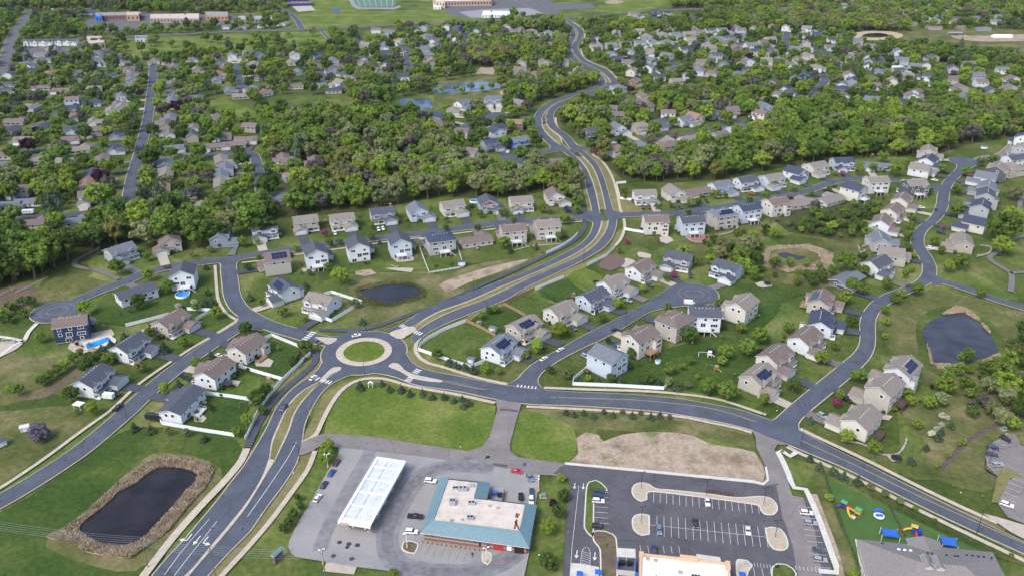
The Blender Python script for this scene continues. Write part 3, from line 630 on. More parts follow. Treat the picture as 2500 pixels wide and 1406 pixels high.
def arrow(u, v, ang, kind='s', s=1.):
    c = G(u, v).xy; d = Vector((math.cos(ang), math.sin(ang))); nn = Vector((-d.y, d.x))
    addline('w', LINE, [c-d*2*s, c+d*.6*s], .35*s)
    mb = LM['w'][0]; z = ZT
    if kind == 's': tip = c+d*2*s; q = c+d*.5*s; mb.poly([(*(q-nn*.8*s), z), (*tip, z), (*(q+nn*.8*s), z)])
    else:
        sg = 1 if kind == 'l' else -1; e = c+d*.6*s+nn*sg*.9*s
        addline('w', LINE, [c+d*.5*s, e], .4*s); mb.poly([(*(e-d*.8*s), z), (*(e+d*.8*s), z), (*(e+nn*sg*1.3*s), z)])
bd = (G(456,1318)-G(474,1296)).xy; ba = math.atan2(bd.y, bd.x)
arrow(459,1317,ba,'r',1.3); arrow(481,1320,ba,'s',1.2); arrow(499,1323,ba,'l',1.3)
dd = (G(1400,1196)-G(1402,1180)).xy; da = math.atan2(dd.y, dd.x)
for u, v in ((1403,1187),(1424,1188)): arrow(u, v, da, 's', .9)
for u, v in ((1408,1354),(1452,1359)): arrow(u, v, da, 's', 1.)
addline('w', LINE, W([(1413,1186),(1404,1270),(1397,1330),(1391,1410)]), .15)
lp = catmull(W([(1416,1392),(1420,1350),(1424,1340),(1431,1336),(1438,1340),(1441,1350),(1440,1385)]), 1.5); addline('w', LINE, lp, .15)
for i in range(8):
    t = i/8; addline('w', LINE, W([(1420,1346+t*44),(1441,1353+t*44)]), .14)
def stalls(p, q, n, depth, both=False, spine=False, m=LINE, g='w', w=.13):
    a = G(*p).xy; b = G(*q).xy; d = (b-a).normalized(); nn = Vector((-d.y, d.x))
    if spine: addline(g, m, [a, b], w)
    for i in range(n):
        c = a.lerp(b, i/(n-1))
        addline(g, m, [c-nn*depth if both else c, c+nn*depth], w)
stalls((1596,1204),(1850,1231),17,-5.4); stalls((1586,1282),(1871,1312),17,5.3,True,True)
stalls((1451,1201),(1450,1290),8,5.2); stalls((1983,1240),(2027,1388),11,-5.2)
stalls((1565,1350),(1660,1352),6,3.5); stalls((1508,1337),(1551,1341),3,-6.); stalls((1839,1385),(1880,1389),3,-4.)
zebra((1838,1379),(1884,1384),6,1.9,.12); zebra((1938,1386),(1996,1393),6,1.9,.12)
stalls((1033,1323),(1142,1343),7,-5.6,m=YLINE,g='y',w=.14); addline('y', YLINE, W([(1031,1323),(1185,1346)]), .22)
stalls((1010,1182),(1000,1250),7,4.4,m=YLINE,g='y',w=.1); stalls((2466,1166),(2438,1226),6,5.,m=LINE)
stalls((2424,1078),(2408,1124),4,5.)
for u0 in (1262,1345):
    pass
for k, (mb, m) in LM.items(): struct('road_markings', mb, m)
def band(px, w, m, z): c = catmull(W(px), 2.); struct('tyre_darkened_lane', strip(offset(c, w/2), offset(c, -w/2), z), m)
LANE1 = mat('worn_concrete', (.20, .198, .208), var=.22, scale=.25, detail=6); LANE2 = mat('rubbered_concrete', (.165, .163, .175), var=.25, scale=.4, detail=6)
for w_, z_, m_ in ((8., .163, LANE1), (4.2, .1645, LANE2)): band([(1205,1142),(1130,1137),(1060,1146),(1010,1180),(975,1235),(950,1290),(948,1340),(975,1378),(1060,1396),(1160,1394),(1230,1370),(1262,1345)], w_, m_, z_)
band([(905,1100),(870,1160),(835,1225),(800,1290),(780,1345)], 5., LANE1, .1622); band([(985,1130),(965,1180),(930,1260),(905,1300)], 5., LANE1, .1628)
mb = MB()
for c_, hw_, _f in ROADS:
    if len(c_) < 12: continue
    for i in range(5, len(c_)-4, 14):
        x, y = c_[i]+np.array([1.1, .7])*((i % 3)-1)
        if y < 800: mb.poly([(x+.42*math.cos(a*.628), y+.42*math.sin(a*.628), ZT+.004) for a in range(10)])
struct('manhole_covers', mb, mat('cast_iron', (.045, .04, .04), var=.1))
# dark patches, filler caps and tyre stains on the paving
mb = MB()
for u, v, r in ((829,1324,.9),(852,1328,.95),(873,1331,.95),(814,1357,.9),(859,1364,.95),(848,1336,.8)):
    c = G(u, v); mb.poly([(c.x+r*math.cos(a*.4), c.y+r*math.sin(a*.4), .19) for a in range(16)])
struct('tank_covers', mb, mat('dark_cover', (.05, .045, .055), var=.1))
mb = MB()
for q in ([(1205,1130),(1240,1135),(1237,1142),(1203,1136)], [(1277,1129),(1286,1130),(1285,1138),(1275,1137)], [(1366,1139),(1376,1140),(1375,1147),(1365,1146)],
          [(1220,997),(1240,998),(1240,1003),(1220,1002)], [(1241,998),(1264,1001),(1264,1006),(1241,1003)]):
    mb.poly([(*G(*p).xy, .20) for p in q])
struct('asphalt_patch', mb, LOTA)
CORR = np.concatenate([np.c_[r[0], np.full(len(r[0]), r[1])] for r in ROADS])
# ------------------------------------------------------------------ houses
ROLE = {'glass': GLASS, 'trim': WHITE, 'garage': mat('garage_door', (.62, .62, .60), var=.03), 'deck': WOOD, 'solar': SOLAR, 'base': mat('foundation', (.30, .29, .28), var=.1), 'stone': STONE, 'door': mat('front_door', (.12, .06, .05), var=0),
        'wdeck': mat('white_deck', (.62, .62, .62), var=.05), 'ddeck': DWOOD}
UNIT = {}
def unit(kind):
    """window / door meshes shared by every house; they face +y"""
    if kind in UNIT: return UNIT[kind]
    w, h = {'window': (1.15, 1.35), 'wide_window': (2.1, 1.35), 'patio_door': (2.1, 2.1), 'garage_door': (4.9, 2.2), 'small_garage_door': (2.6, 2.2), 'front_door': (1.0, 2.1), 'triple_window': (2.9, 1.5)}[kind]
    mb = MB()
    if 'garage' in kind:
        mb.box(-w/2-.15, w/2+.15, 0, .06, 0, h+.15, 0)
        for i in range(4): mb.box(-w/2, w/2, .06, .10, i*h/4+.03, (i+1)*h/4-.03, 1)
        roles = ['trim', 'garage']
    elif kind == 'front_door':
        mb.box(-w/2-.1, w/2+.1, 0, .06, 0, h+.1, 0); mb.box(-w/2, w/2, .06, .1, 0, h, 1); roles = ['trim', 'door']
    else:
        t = .16
        mb.box(-w/2-t, w/2+t, 0, .08, -t, 0, 0); mb.box(-w/2-t, w/2+t, 0, .08, h, h+t, 0)
        mb.box(-w/2-t, -w/2, 0, .08, 0, h, 0); mb.box(w/2, w/2+t, 0, .08, 0, h, 0)
        mb.box(-w/2, w/2, 0, .03, 0, h, 1)
        for k in range(1, {'window': 1, 'wide_window': 2, 'patio_door': 2, 'triple_window': 3}[kind]):
            x = -w/2+w*k/{'wide_window': 2, 'patio_door': 2, 'triple_window': 3}[kind]; mb.box(x-.04, x+.04, .03, .06, 0, h, 0)
        roles = ['trim', 'glass']
    UNIT[kind] = (mb.mesh(kind, [ROLE[r] for r in roles]), roles); return UNIT[kind]
def MB_box(n, x, y, z):
    mb = MB(); mb.box(-x, x, -y, y, -z, z); return mb.mesh(n, [WHITE])
ARCH = {}
def arch(kind, s, fl, solar, deck, lod, var=0):
    """list of parts (name, mesh, roles, x, y, z, rot, parent) for a house whose front looks to +y"""
    key = (kind, s, fl, solar, deck, lod, var)
    if key in ARCH: return ARCH[key]
    out = []
    def add(nm, mb, roles, parent=None): out.append((nm, mb.mesh(nm, [WHITE]*len(roles)), roles, 0, 0, 0, 0, parent))
    def put(k, x, y, z, face, parent='wall'):
        rot = {'f': 0, 'b': math.pi, 'r': -math.pi/2, 'l': math.pi/2}[face]
        if s < 0 and face in 'rl': rot = -rot
        me, roles = unit(k); out.append((k, me, roles, s*x, y, z, rot, parent))
    b = MB(); gar = MB(); rf = MB(); grf = MB(); H = fl*2.75+.3
    def X(a, c): return (a*s, c*s) if s > 0 else (c*s, a*s)
    if kind in 'ac':
        Wd, D = (6.4, 4.6) if kind == 'a' else (6.8, 5.2)
        if kind == 'a':
            b.gbody(-Wd, Wd, -D, D, 0, H, .58, 'x'); rf.groof(-Wd, Wd, -D, D, H, .58, 'x')
        else:
            b.box(-Wd, Wd, -D, D, 0, H, 0); rf.hroof(-Wd, Wd, -D, D, H, .5)
        b.box(-Wd-.03, Wd+.03, -D-.03, D+.03, 0, .5, 1)
        gx = X(.2, 7.2); b2 = X(-5.6, -2.0)
        gar.gbody(*gx, D-.5, D+4.9, 0, 2.85, .5, 'y'); grf.groof(*gx, D+.2, D+4.9, 2.85, .5, 'y')
        # upper cross gables facing the street
        b.gbody(*b2, D-.6, D+.7, 2.9, H-.1, .62, 'y'); rf.groof(*b2, D-3.2, D+.7, H-.1, .62, 'y', oh=.35)
        b3 = X(1.6, 5.2)
        b.gbody(*b3, D-.6, D+.5, 2.9, H-.1, .62, 'y'); rf.groof(*b3, D-3.2, D+.5, H-.1, .62, 'y', oh=.35)
        px = X(-Wd, .2)
        grf.poly([(px[0], D, 3.35), (px[1], D, 3.35), (px[1], D+2.1, 2.75), (px[0], D+2.1, 2.75)][::-1], 0); grf.box(px[0], px[1], D, D+2.1, 2.55, 2.72, 1)
        if not lod:
            ps = MB()
            for t in (.06, .5, .94): x = px[0]+(px[1]-px[0])*t; ps.box(x-.14, x+.14, D+1.7, D+1.98, 0, 2.55)
            ps.box(px[0], px[1], D, D+2.1, 0, .25, 0); add('porch', ps, ['trim'])
        gy = D+4.9
        put('garage_door', 3.7 if kind == 'a' else 3.7, gy, 0, 'f', 'garage')
        put('wide_window', -3.8, D+.7, H-1.9, 'f'); put('wide_window', 3.4, D+.5, H-1.9, 'f')
        if not lod: put('front_door', -1.1, D, .25, 'f'); put('wide_window', -4.2, D, 1., 'f')
        yb = -D
        if var:
            yb = -D-2.; bx_ = X(1.9, 5.8); b.gbody(*bx_, yb, -D+.5, 0, H-1.2, .6, 'y'); rf.groof(*bx_, yb, -D+3., H-1.2, .6, 'y', oh=-.001 if False else .35)
        put('window', -4.2, -D, H-2.0, 'b'); put('window', 0, -D, H-2.0, 'b'); put('wide_window', 4., yb, H-2.8 if var else H-2.0, 'b')
        if not lod or fl > 2:
            put('patio_door', -.8, -D, (fl-2)*2.75+.4, 'b'); put('triple_window', 3.8, yb, (fl-2)*2.75+.6, 'b') if not var or fl > 2 else None; put('window', -4.2, -D, (fl-2)*2.75+1.1, 'b')
            if fl > 2: put('patio_door', -1.4, -D, .3, 'b'); put('window', 3.6, yb, .9, 'b')
        put('window', Wd, -1.5, H-2.0, 'r'); put('window', -Wd, 1.2, H-2.0, 'l')
        if not lod: put('window', -Wd, -2., 1.2, 'l'); put('window', -Wd, -1.5, H-2., 'l')
        xr, yr, zr, slope = Wd, D, H, (.58 if kind == 'a' else .5)
        if solar:
            sp = MB(); n = math.hypot(1, slope)
            sg = -1 if 'b' in solar else 1
            for i in range(5):
                for j in range(2):
                    xa = -4.4+i*1.75; ya = .9+j*1.6
                    if i == 0 and j == 0: continue
                    def q(xx, yy): return (xx, sg*yy, zr+slope*(D-yy)+.26)
                    pts = [q(xa, ya), q(xa+1.65, ya), q(xa+1.65, ya+1.5), q(xa, ya+1.5)]
                    sp.poly(pts if sg < 0 else pts[::-1], 0); low = [(p[0], p[1], p[2]-.05) for p in pts]
                    for k in range(4): sp.poly([low[k], low[(k+1) % 4], pts[(k+1) % 4], pts[k]], 0)
            add('solar_panels', sp, ['solar'], 'roof')
        if not lod:
            vm = UNIT.setdefault('vent', (MB_box('roof_vent', .12, .12, .18), ['trim']))
            for i in range(6): out.append(('roof_vent', vm[0], ['trim'], -4+i*1.5, -.58, zr+slope*(D-.6)+.17, 0, 'roof'))
    elif kind == 'b':
        b.gbody(-5.2, 5.2, -6.6, 4.8, 0, H, .62, 'y'); rf.groof(-5.2, 5.2, -6.6, 4.8, H, .62, 'y')
        b.box(-5.23, 5.23, -6.63, 4.83, 0, .5, 1)
        gx = X(1.4, 8.6); gar.gbody(*gx, 1.5, 8.4, 0, 2.85, .5, 'y'); grf.groof(*gx, 1.2, 8.4, 2.85, .5, 'y')
        b2 = X(-5., -1.6); b.gbody(*b2, 4.3, 5.6, 0, H-.6, .62, 'y'); rf.groof(*b2, 1.5, 5.6, H-.6, .62, 'y', oh=.35)
        px = X(-1.5, 1.4); grf.poly([(px[0], 4.8, 3.3), (px[1], 4.8, 3.3), (px[1], 7, 2.8), (px[0], 7, 2.8)][::-1], 0); grf.box(px[0], px[1], 4.8, 7, 2.6, 2.76, 1)
        put('garage_door', 5.2, 8.4, 0, 'f', 'garage'); put('wide_window', -3.3, 5.6, H-2.4, 'f'); put('wide_window', 2.4, 4.8, H-1.8, 'f')
        put('wide_window', -3, -6.6, H-2.0, 'b'); put('window', 2.6, -6.6, H-2.0, 'b')
        put('window', -5.2, -3, H-2, 'l'); put('window', -5.2, 1, H-2, 'l'); put('window', 5.2, -3.5, H-2, 'r')
        if not lod or fl > 2:
            put('front_door', 0, 4.8, .2, 'f'); put('patio_door', 0, -6.6, (fl-2)*2.75+.4, 'b'); put('triple_window', 3, -6.6, (fl-2)*2.75+1., 'b')
            if fl > 2: put('patio_door', -2.8, -6.6, .3, 'b'); put('window', 2.4, -6.6, .9, 'b')
        xr, yr = 5.2, 6.6; D = 6.6
        if solar:
            sp = MB(); sg = s
            for i in range(4):
                for j in range(2):
                    ya = -5.4+i*1.8; xa = .9+j*1.7
                    def q(xx, yy): return (-sg*xx, yy, H+.62*(5.2-xx)+.26)
                    pts = [q(xa, ya), q(xa+1.6, ya), q(xa+1.6, ya+1.7), q(xa, ya+1.7)]
                    sp.poly(pts if sg < 0 else pts[::-1], 0)
            add('solar_panels', sp, ['solar'], 'roof')
    elif kind == 'r':
        H = 3.1 if fl == 1 else 5.0
        b.gbody(-8.2, 8.2, -4.3, 4.3, 0, H, .38, 'x'); rf.groof(-8.2, 8.2, -4.3, 4.3, H, .38, 'x', oh=.6)
        b.box(-8.23, 8.23, -4.33, 4.33, 0, .5, 1)
        gx = X(2.4, 9.2); gar.gbody(*gx, 3.8, 7.6, 0, 2.85, .38, 'y'); grf.groof(*gx, 1., 7.6, 2.85, .38, 'y')
        put('garage_door', 5.8, 7.6, 0, 'f', 'garage'); put('triple_window', -4.5, 4.3, H-1.95, 'f'); put('front_door', -.6, 4.3, .2, 'f')
        for x in (-6, -2, 2.6, 6): put('window', x, -4.3, H-1.85, 'b')
        if fl > 1: put('patio_door', -3.8, -4.3, .3, 'b'); put('wide_window', 4.4, -4.3, .6, 'b'); put('window', 8.2, 1.5, H-1.9, 'r'); put('window', -8.2, 1.5, H-1.9, 'l')
        put('window', 8.2, -1, H-1.9, 'r'); put('window', -8.2, -1, H-1.9, 'l')
        D = 4.3
    if not lod and kind in 'ab' :
        pass
    add('wall', b, ['wall', 'base']); add('garage', gar, ['wall2']); add('roof', rf, ['roof', 'trim']); add('garage_roof', grf, ['roof', 'trim'])
    if deck:
        z = 2.75 if fl > 2 else .7
        dk = MB(); x0, x1 = X(-3.2, 2.2); y0, y1 = -D-3.6, -D
        dk.box(x0, x1, y0, y1, z-.2, z, 0)
        for x in (x0+.1, (x0+x1)/2, x1-.1): dk.box(x-.12, x+.12, y0+.05, y0+.3, 0, z-.2, 0)
        for xa, xb, ya, yb in ((x0, x1, y0, y0+.08), (x0, x0+.08, y0, y1), (x1-.08, x1, y0, y1)): dk.box(xa, xb, ya, yb, z+.85, z+.97, 0)
        n = 12
        for i in range(n+1): x = x0+(x1-x0)*i/n; dk.box(x-.03, x+.03, y0+.01, y0+.07, z, z+.85, 0)
        if z > 2: 
            for i in range(9): dk.box(x1+i*.28, x1+(i+1)*.28, y0, y0+1.1, z-.3*(i+1)-.06, z-.3*(i+1), 0)
        add('deck', dk, [deck])
    # order: wall, roof first so children can find their parents
    order = {'wall': 0, 'garage': 1, 'roof': 2, 'garage_roof': 3}
    out.sort(key=lambda p: order.get(p[0], 9))
    ARCH[key] = out
    return out
HOUSES = []
DRIVES = []
def house(u, v, wall, roof, kind='a', opt='', ang=None, label='', lod=0, wall2=None, group=None):
    s = -1 if 'm' in opt else 1
    fl = 3 if 'w' in opt else (1 if kind == 'r' else 2)
    if kind == 's': kind = 'r'; fl = 2
    solar = 'b' if 'q' in opt else ('f' if 'p' in opt else '')
    deck = 'wdeck' if 'D' in opt else ('ddeck' if 'K' in opt else ('deck' if 'd' in opt else ''))
    p = G(u, v, 4.2 if fl == 3 else (3.2 if fl == 2 else 2.)); x, y = p.x, p.y
    if ang is None:
        best = None
        for c, hw, face in ROADS:
            if not face: continue
            d = np.hypot(c[:, 0]-x, c[:, 1]-y)
            i = int(d.argmin()); dist = d[i]-hw
            if best is None or dist < best[0]: best = (dist, c[i], i, c)
        if best[0] < 75:
            c = best[3]; i = best[2]; t = c[min(len(c)-1, i+3)]-c[max(0, i-3)]
            q = best[1]-np.array([x, y])
            nrm = np.array([-t[1], t[0]]); L = np.hypot(*nrm)
            if L > .5:
                nrm = nrm/L
                if nrm.dot(q) < 0: nrm = -nrm
                dirv = nrm
            else: dirv = q/np.hypot(*q)
            ang = math.degrees(math.atan2(dirv[0], dirv[1])); tgt = best[1]
        else: ang = rnd.choice([0, 90, 180, 270])+rnd.uniform(-12, 12); tgt = None
    else: tgt = None
    # shift so that the middle of the whole footprint (with garage) sits at the marked spot
    rz = -R(ang); oy = {'a': 2.2, 'c': 2.2, 'b': 1.2, 'r': 1.4}[kind]; ox = .4*s
    cx = x-(math.cos(rz)*ox-math.sin(rz)*oy); cy = y-(math.sin(rz)*ox+math.cos(rz)*oy)
    lab = label
    root = empty('house', (cx, cy, 0), rz, lab, 'house', group)
    SC = (1.15 if lod else 1.2); root.scale = (SC, SC, 1.04)
    roles = dict(ROLE); roles['wall'] = wall_mat(wall); roles['wall2'] = wall_mat(wall2 or wall); roles['roof'] = roof_mat(roof)
    if wall in ('white', 'pale', 'cream') and rnd.random() < .0: pass
    made = {}; var = 1 if kind == 'a' and not lod and (int(u)+int(v)) % 2 else 0
    for nm, me, rl, px, py, pz, rot, par in arch(kind, s, fl, solar, deck, lod, var):
        o = bpy.data.objects.new(nm, me); C.objects.link(o)
        o.location = (px, py, pz)
        if rot: o.rotation_euler = (0, 0, rot)
        o.parent = made.get(par, root) if par else root
        if nm in ('wall', 'garage', 'roof', 'garage_roof'):
            for k, r_ in enumerate(rl): o.material_slots[k].link = 'OBJECT'; o.material_slots[k].material = roles[r_]
        elif nm in ('deck', 'solar_panels', 'porch', 'roof_vent'):
            for k, r_ in enumerate(rl): o.material_slots[k].link = 'OBJECT'; o.material_slots[k].material = roles[r_]
        made.setdefault(nm, o)
    HOUSES.append((cx, cy, ang, kind, s, wall, roof, root, (u, v)))
    # driveway
    gx = {'a': 3.7, 'c': 3.7, 'b': 5.2, 'r': 5.8}[kind]*s; gy = {'a': 9.4, 'c': 10., 'b': 8.3, 'r': 7.5}[kind]*1.18; gx *= 1.18
    def loc(a, b): return Vector((cx+math.cos(rz)*a-math.sin(rz)*b, cy+math.sin(rz)*a+math.cos(rz)*b))
    g0 = loc(gx, gy); best = None
    fd = Vector((math.sin(R(ang)), math.cos(R(ang))))
    for c, hw, face in ROADS:
        if not face: continue
        d = np.hypot(c[:, 0]-g0.x, c[:, 1]-g0.y); i = int(d.argmin())
        if best is None or d[i]-hw < best[0]: best = (d[i]-hw, Vector(c[i]), hw)
    if best[0] < 45:
        q = best[1]-g0; L = q.length
        if L > 1e-3:
            q.normalize(); n = Vector((-fd.y, fd.x)); n2 = Vector((-q.y, q.x)); e = g0+q*(L-max(0, best[2]-1.5))
            k = rnd.random(); m = DRIV if k < .5 else (DRIVG if k < .78 else CONCD)
            if n.dot(n2) < 0: n2 = -n2
            zz = .136+.0015*(len(DRIVES) % 4)*.4
            mb = MB(); mb.poly([(*(g0+n*2.9), zz), (*(g0-n*2.9), zz), (*(e-n2*2.7), zz), (*(e+n2*2.7), zz)])
            struct('driveway', mb, m); DRIVES.append((g0, e))
    return root
WST = 'on the street west of the roundabout'
NEAR = [  # u, v, wall, roof, kind, options, angle, label
 (182,798,'navy','brown','a','w',-18,'navy blue house with brown roof beside the rectangular swimming pool'),
 (333,716,'white','char','s','',-42,'long white house with charcoal roof below the west cul-de-sac'),
 (450,676,'white','char','b','wDm',-12,'white gabled house with grey roof beside the round blue pool'),
 (330,852,'white','char','a','m',None,'white house with charcoal roof, middle of three left of the diagonal street'),
 (241,933,'white','char','a','m',None,'white house with charcoal roof beside the white box trailer'),
 (428,792,'tan','brown','a','m',None,'tan house with brown roof enclosed by white fence at left'),
 (597,850,'cream','brown','a','d',None,'cream house with brown roof west of the roundabout, nearest the trees'),
 (518,910,'white','brown','a','',None,'white house with brown roof between two white fences, patio behind'),
 (440,984,'white','char','s','D',None,'low white house with charcoal roof and white deck beside the camper'),
 (298,622,'grey','slate','a','',None,'light grey house with slate roof at the bend of the dark trail'),
 (414,598,'tan','brown','b','',None,'tan house with steep brown front gable before the wood'),
 (545,583,'steel','slate','a','',None,'grey-blue house with two white-trimmed gables before the wood'),
 (646,568,'white','char','a','',None,'white house with charcoal roof and wide white garage before the wood'),
 (746,549,'tan','taupe','a','',None,'tan house with taupe roof above the pink blossom tree'),
 (838,544,'cream','taupe','a','m',None,'cream house with taupe roof and one white car outside'),
 (936,529,'grey','char','a','m',None,'grey house with charcoal roof and two white cars outside'),
 (1022,523,'pale','slate','b','m',None,'pale house with slate roof and dark drive before the wood'),
 (1108,511,'cream','taupe','a','m',None,'cream house with taupe roof left of the red-gabled house'),
 (1194,504,'grey','char','b','m',None,'grey house with red gable panels beside the oval blue pool'),
 (1272,501,'cream','taupe','a','',None,'cream house with taupe roof and blue garage gable'),
 (1356,486,'cream','brown','b','m',None,'cream house with steep brown roof nearest the boulevard, north side'),
 (669,646,'tan','brown','b','wq',None,'tan house with brown roof and one long solar array, rear facing us'),
 (772,626,'white','char','b','wD',None,'white three-storey-backed house with charcoal roof, left of the bright white one'),
 (874,610,'white','char','b','w',None,'bright white house with charcoal roof above the small pond'),
 (976,600,'pale','char','b','wD',None,'pale grey house with charcoal roof and upper deck above the small pond'),
 (1072,594,'grey','navyr','c','wDm',None,'grey house with hipped solar roof beside the white picket yard'),
 (1161,587,'cream','brown','r','',None,'low cream house with brown roof right of the white picket yard'),
 (1249,571,'tan','brown','a','wDm',None,'tan house with brown roof and white rear deck near the boulevard'),
 (1332,560,'tan','taupe','a','wDm',None,'tan house with taupe roof nearest the boulevard, south side'),
 (687,714,'white','char','a','mp',None,'white house with charcoal solar roof above the curving street'),
 (781,746,'white','taupe','a','m',None,'white house with taupe roof in a white fenced yard by the small pond'),
 (1229,855,'white','slate','a','mp',None,'white house with slate solar roof at the mouth of the cul-de-sac street'),
 (1288,806,'tan','taupe','a','mp',None,'tan house with taupe roof covered in blue solar panels'),
 (1378,768,'cream','taupe','a','m',None,'cream house with taupe roof behind the round green street tree'),
 (1455,735,'pale','char','a','m',None,'pale blue house with charcoal roof and dark drive, cul-de-sac street'),
 (1505,702,'white','taupe','a','m',None,'white house with taupe roof nearest the cul-de-sac circle at left'),
 (1572,664,'white','brown','a','m',None,'white house with brown roof beside the grey patio and rock garden'),
 (1653,640,'grey','char','a','',205,'grey house with charcoal roof and red shutters above the cul-de-sac'),
 (1773,664,'pale','char','a','m',222,'pale blue house with charcoal roof at the far right of the cul-de-sac'),
 (1476,880,'pale','slate','b','w',None,'pale blue house with slate roof behind the long white corner fence'),
 (1555,832,'cream','brown','a','wd',None,'cream house with brown roof and tall wooden rear deck'),
 (1640,793,'tan','brown','c','w',None,'tan house with brown hipped roof left of the white decked house'),
 (1718,776,'white','char','a','wD',None,'white house with charcoal roof and white rear deck stairs'),
 (1802,754,'cream','taupe','a','w',310,'cream house with taupe roof right of the cul-de-sac circle'),
 (1860,932,'tan','taupe','a','p',None,'tan house with taupe solar roof nearest the main street corner'),
 (1900,882,'cream','brown','a','',None,'cream house with broad brown roof and paved drive, right street'),
 (1974,838,'white','brown','a','',None,'white house with brown roof, third up the right street'),
 (2014,794,'white','navyr','a','Dm',None,'white house with dark navy roof and white deck, right street'),
 (2013,742,'tan','brown','a','qdm',None,'tan house with brown roof and two solar arrays, right street'),
 (2072,686,'dark','slate','r','',None,'long dark grey low house with slate roof by the concrete drive'),
 (2147,655,'white','char','a','',None,'white house with charcoal roof, lowest of the column left of the s-bend'),
 (2184,628,'tan','taupe','b','m',None,'tan house with taupe roof above the white one left of the s-bend'),
 (2157,594,'grey','slate','a','m',None,'grey house with slate roof above the brown mulch slope'),
 (2160,551,'white','brown','a','',None,'white house with brown roof left of the s-bend'),
 (2187,523,'cream','brown','a','m',None,'cream house with brown roof left of the s-bend, lower of two'),
 (2208,496,'cream','brown','a','',None,'cream house with wide brown roof left of the s-bend, upper of two'),
 (2226,459,'dark','taupe','a','wD',345,'dark grey house with taupe roof and white windows by the junction'),
 (2252,419,'white','taupe','b','m',None,'white house with taupe roof left of the upper cul-de-sac neck'),
 (2272,399,'white','navyr','a','',None,'white house with dark navy roof behind, left of the upper cul-de-sac'),
 (2272,375,'tan','taupe','a','',None,'tan house with taupe roof at the wood edge left of the upper cul-de-sac'),
 (2338,596,'taupe','taupe','a','m',None,'taupe stone-coloured house with taupe roof right of the s-bend'),
 (2370,549,'cream','navyr','b','m',None,'cream house with dark navy roof right of the s-bend'),
 (2382,516,'grey','navyr','a','wm',None,'grey house with navy roof and white sunroom right of the s-bend'),
 (2395,488,'grey','char','a','wm',None,'grey house with charcoal roof and white-trimmed gable, right column'),
 (2400,463,'grey','slate','a','m',None,'grey house with slate roof in the tight right column'),
 (2397,438,'white','slate','b','m',None,'white house with slate roof in the tight right column'),
 (2423,422,'dark','taupe','a','wm',None,'dark grey house with taupe roof and white windows, right column'),
 (2466,416,'tan','taupe','c','m',250,'tan house with taupe hipped roof at the far right'),
 (2468,392,'white','char','a','m',None,'white house with charcoal roof at the far right'),
 (2488,371,'grey','taupe','a','w',None,'grey house with taupe roof on the right edge'),
 (2492,345,'white','navyr','a','w',None,'white house with navy roof at the right edge, highest'),
 (2188,913,'white','taupe','a','mwq',None,'white house with taupe roof, large solar array and screened porch'),
 (2144,958,'tan','taupe','a','mwK',None,'tan house with wide taupe roof and dark rear deck'),
 (2088,1028,'cream','taupe','a','mK',None,'cream house with taupe roof at the corner of the main street'),
 (1576,484,'white','taupe','a','m',None,'white house with blue front gable nearest the boulevard on the north-east street'),
 (1649,478,'cream','taupe','b','m',None,'cream house with taupe front gable on the north-east street'),
 (1700,472,'tan','brown','r','',None,'low house with broad brown hip roof on the north-east street'),
 (1764,463,'pale','slate','a','m',None,'pale blue house with slate roof on the north-east street'),
 (1826,451,'white','char','a','m',None,'white house with charcoal roof and red gable trim by the red car'),
 (1888,445,'pale','taupe','a','',None,'pale blue house with taupe roof and white garage wing'),
 (1947,429,'white','navyr','b','',None,'white house with dark navy steep roof before the wood'),
 (1996,415,'cream','taupe','a','',None,'cream house with taupe roof before the wood at right'),
 (2057,404,'pale','navyr','a','',None,'pale blue house with navy roof and white garage before the wood'),
 (2144,408,'steel','slate','r','',None,'wide steel blue house with slate roof and white garage'),
 (1599,548,'cream','brown','a','w',None,'cream three-storey-backed house with brown roof by the boulevard wall'),
 (1684,550,'pale','char','a','wD',None,'pale blue house with charcoal roof above the red rock bed'),
 (1758,534,'tan','slate','c','wmq',None,'tan house with solar roof and white deck above the stone wall'),
 (1820,520,'pale','navyr','a','wD',None,'pale blue house with navy roof right of the stone wall'),
 (1888,505,'cream','brown','a','w',None,'cream house with brown roof above the bushy hollow, left'),
 (1950,496,'cream','taupe','r','',None,'low cream house with taupe roof above the bushy hollow'),
 (2024,488,'cream','taupe','r','q',None,'low cream house with taupe roof and dark solar array'),
 (2078,471,'cream','navyr','b','wD',None,'cream house with navy roof and rear deck above the bushy hollow'),
 (2134,452,'cream','taupe','a','wD',None,'cream house with taupe roof and white deck south of the street'),
]
for i, (u, v, wl, rf, k, opt, ang, lab) in enumerate(NEAR):
    w2 = {19: 'steel', 74: 'steel'}.get(i)
    hr = house(u, v, wl, rf, k, opt, ang, lab, wall2=w2, group='houses in the near neighbourhood')
    if i in (18, 78):
        mb = MB(); cx_, y_, hw_, z_, hh = (0, 4.9, 3.2, 6.1, 1.7) if k == 'b' else (3.8 if 'm' in opt else -3.8, 5.36, 1.3, 5.75, .75)
        mb.poly([(cx_+hw_, y_, z_), (cx_-hw_, y_, z_), (cx_, y_, z_+hh)]); mb.build('gable_panel', wall_mat('red'), hr)
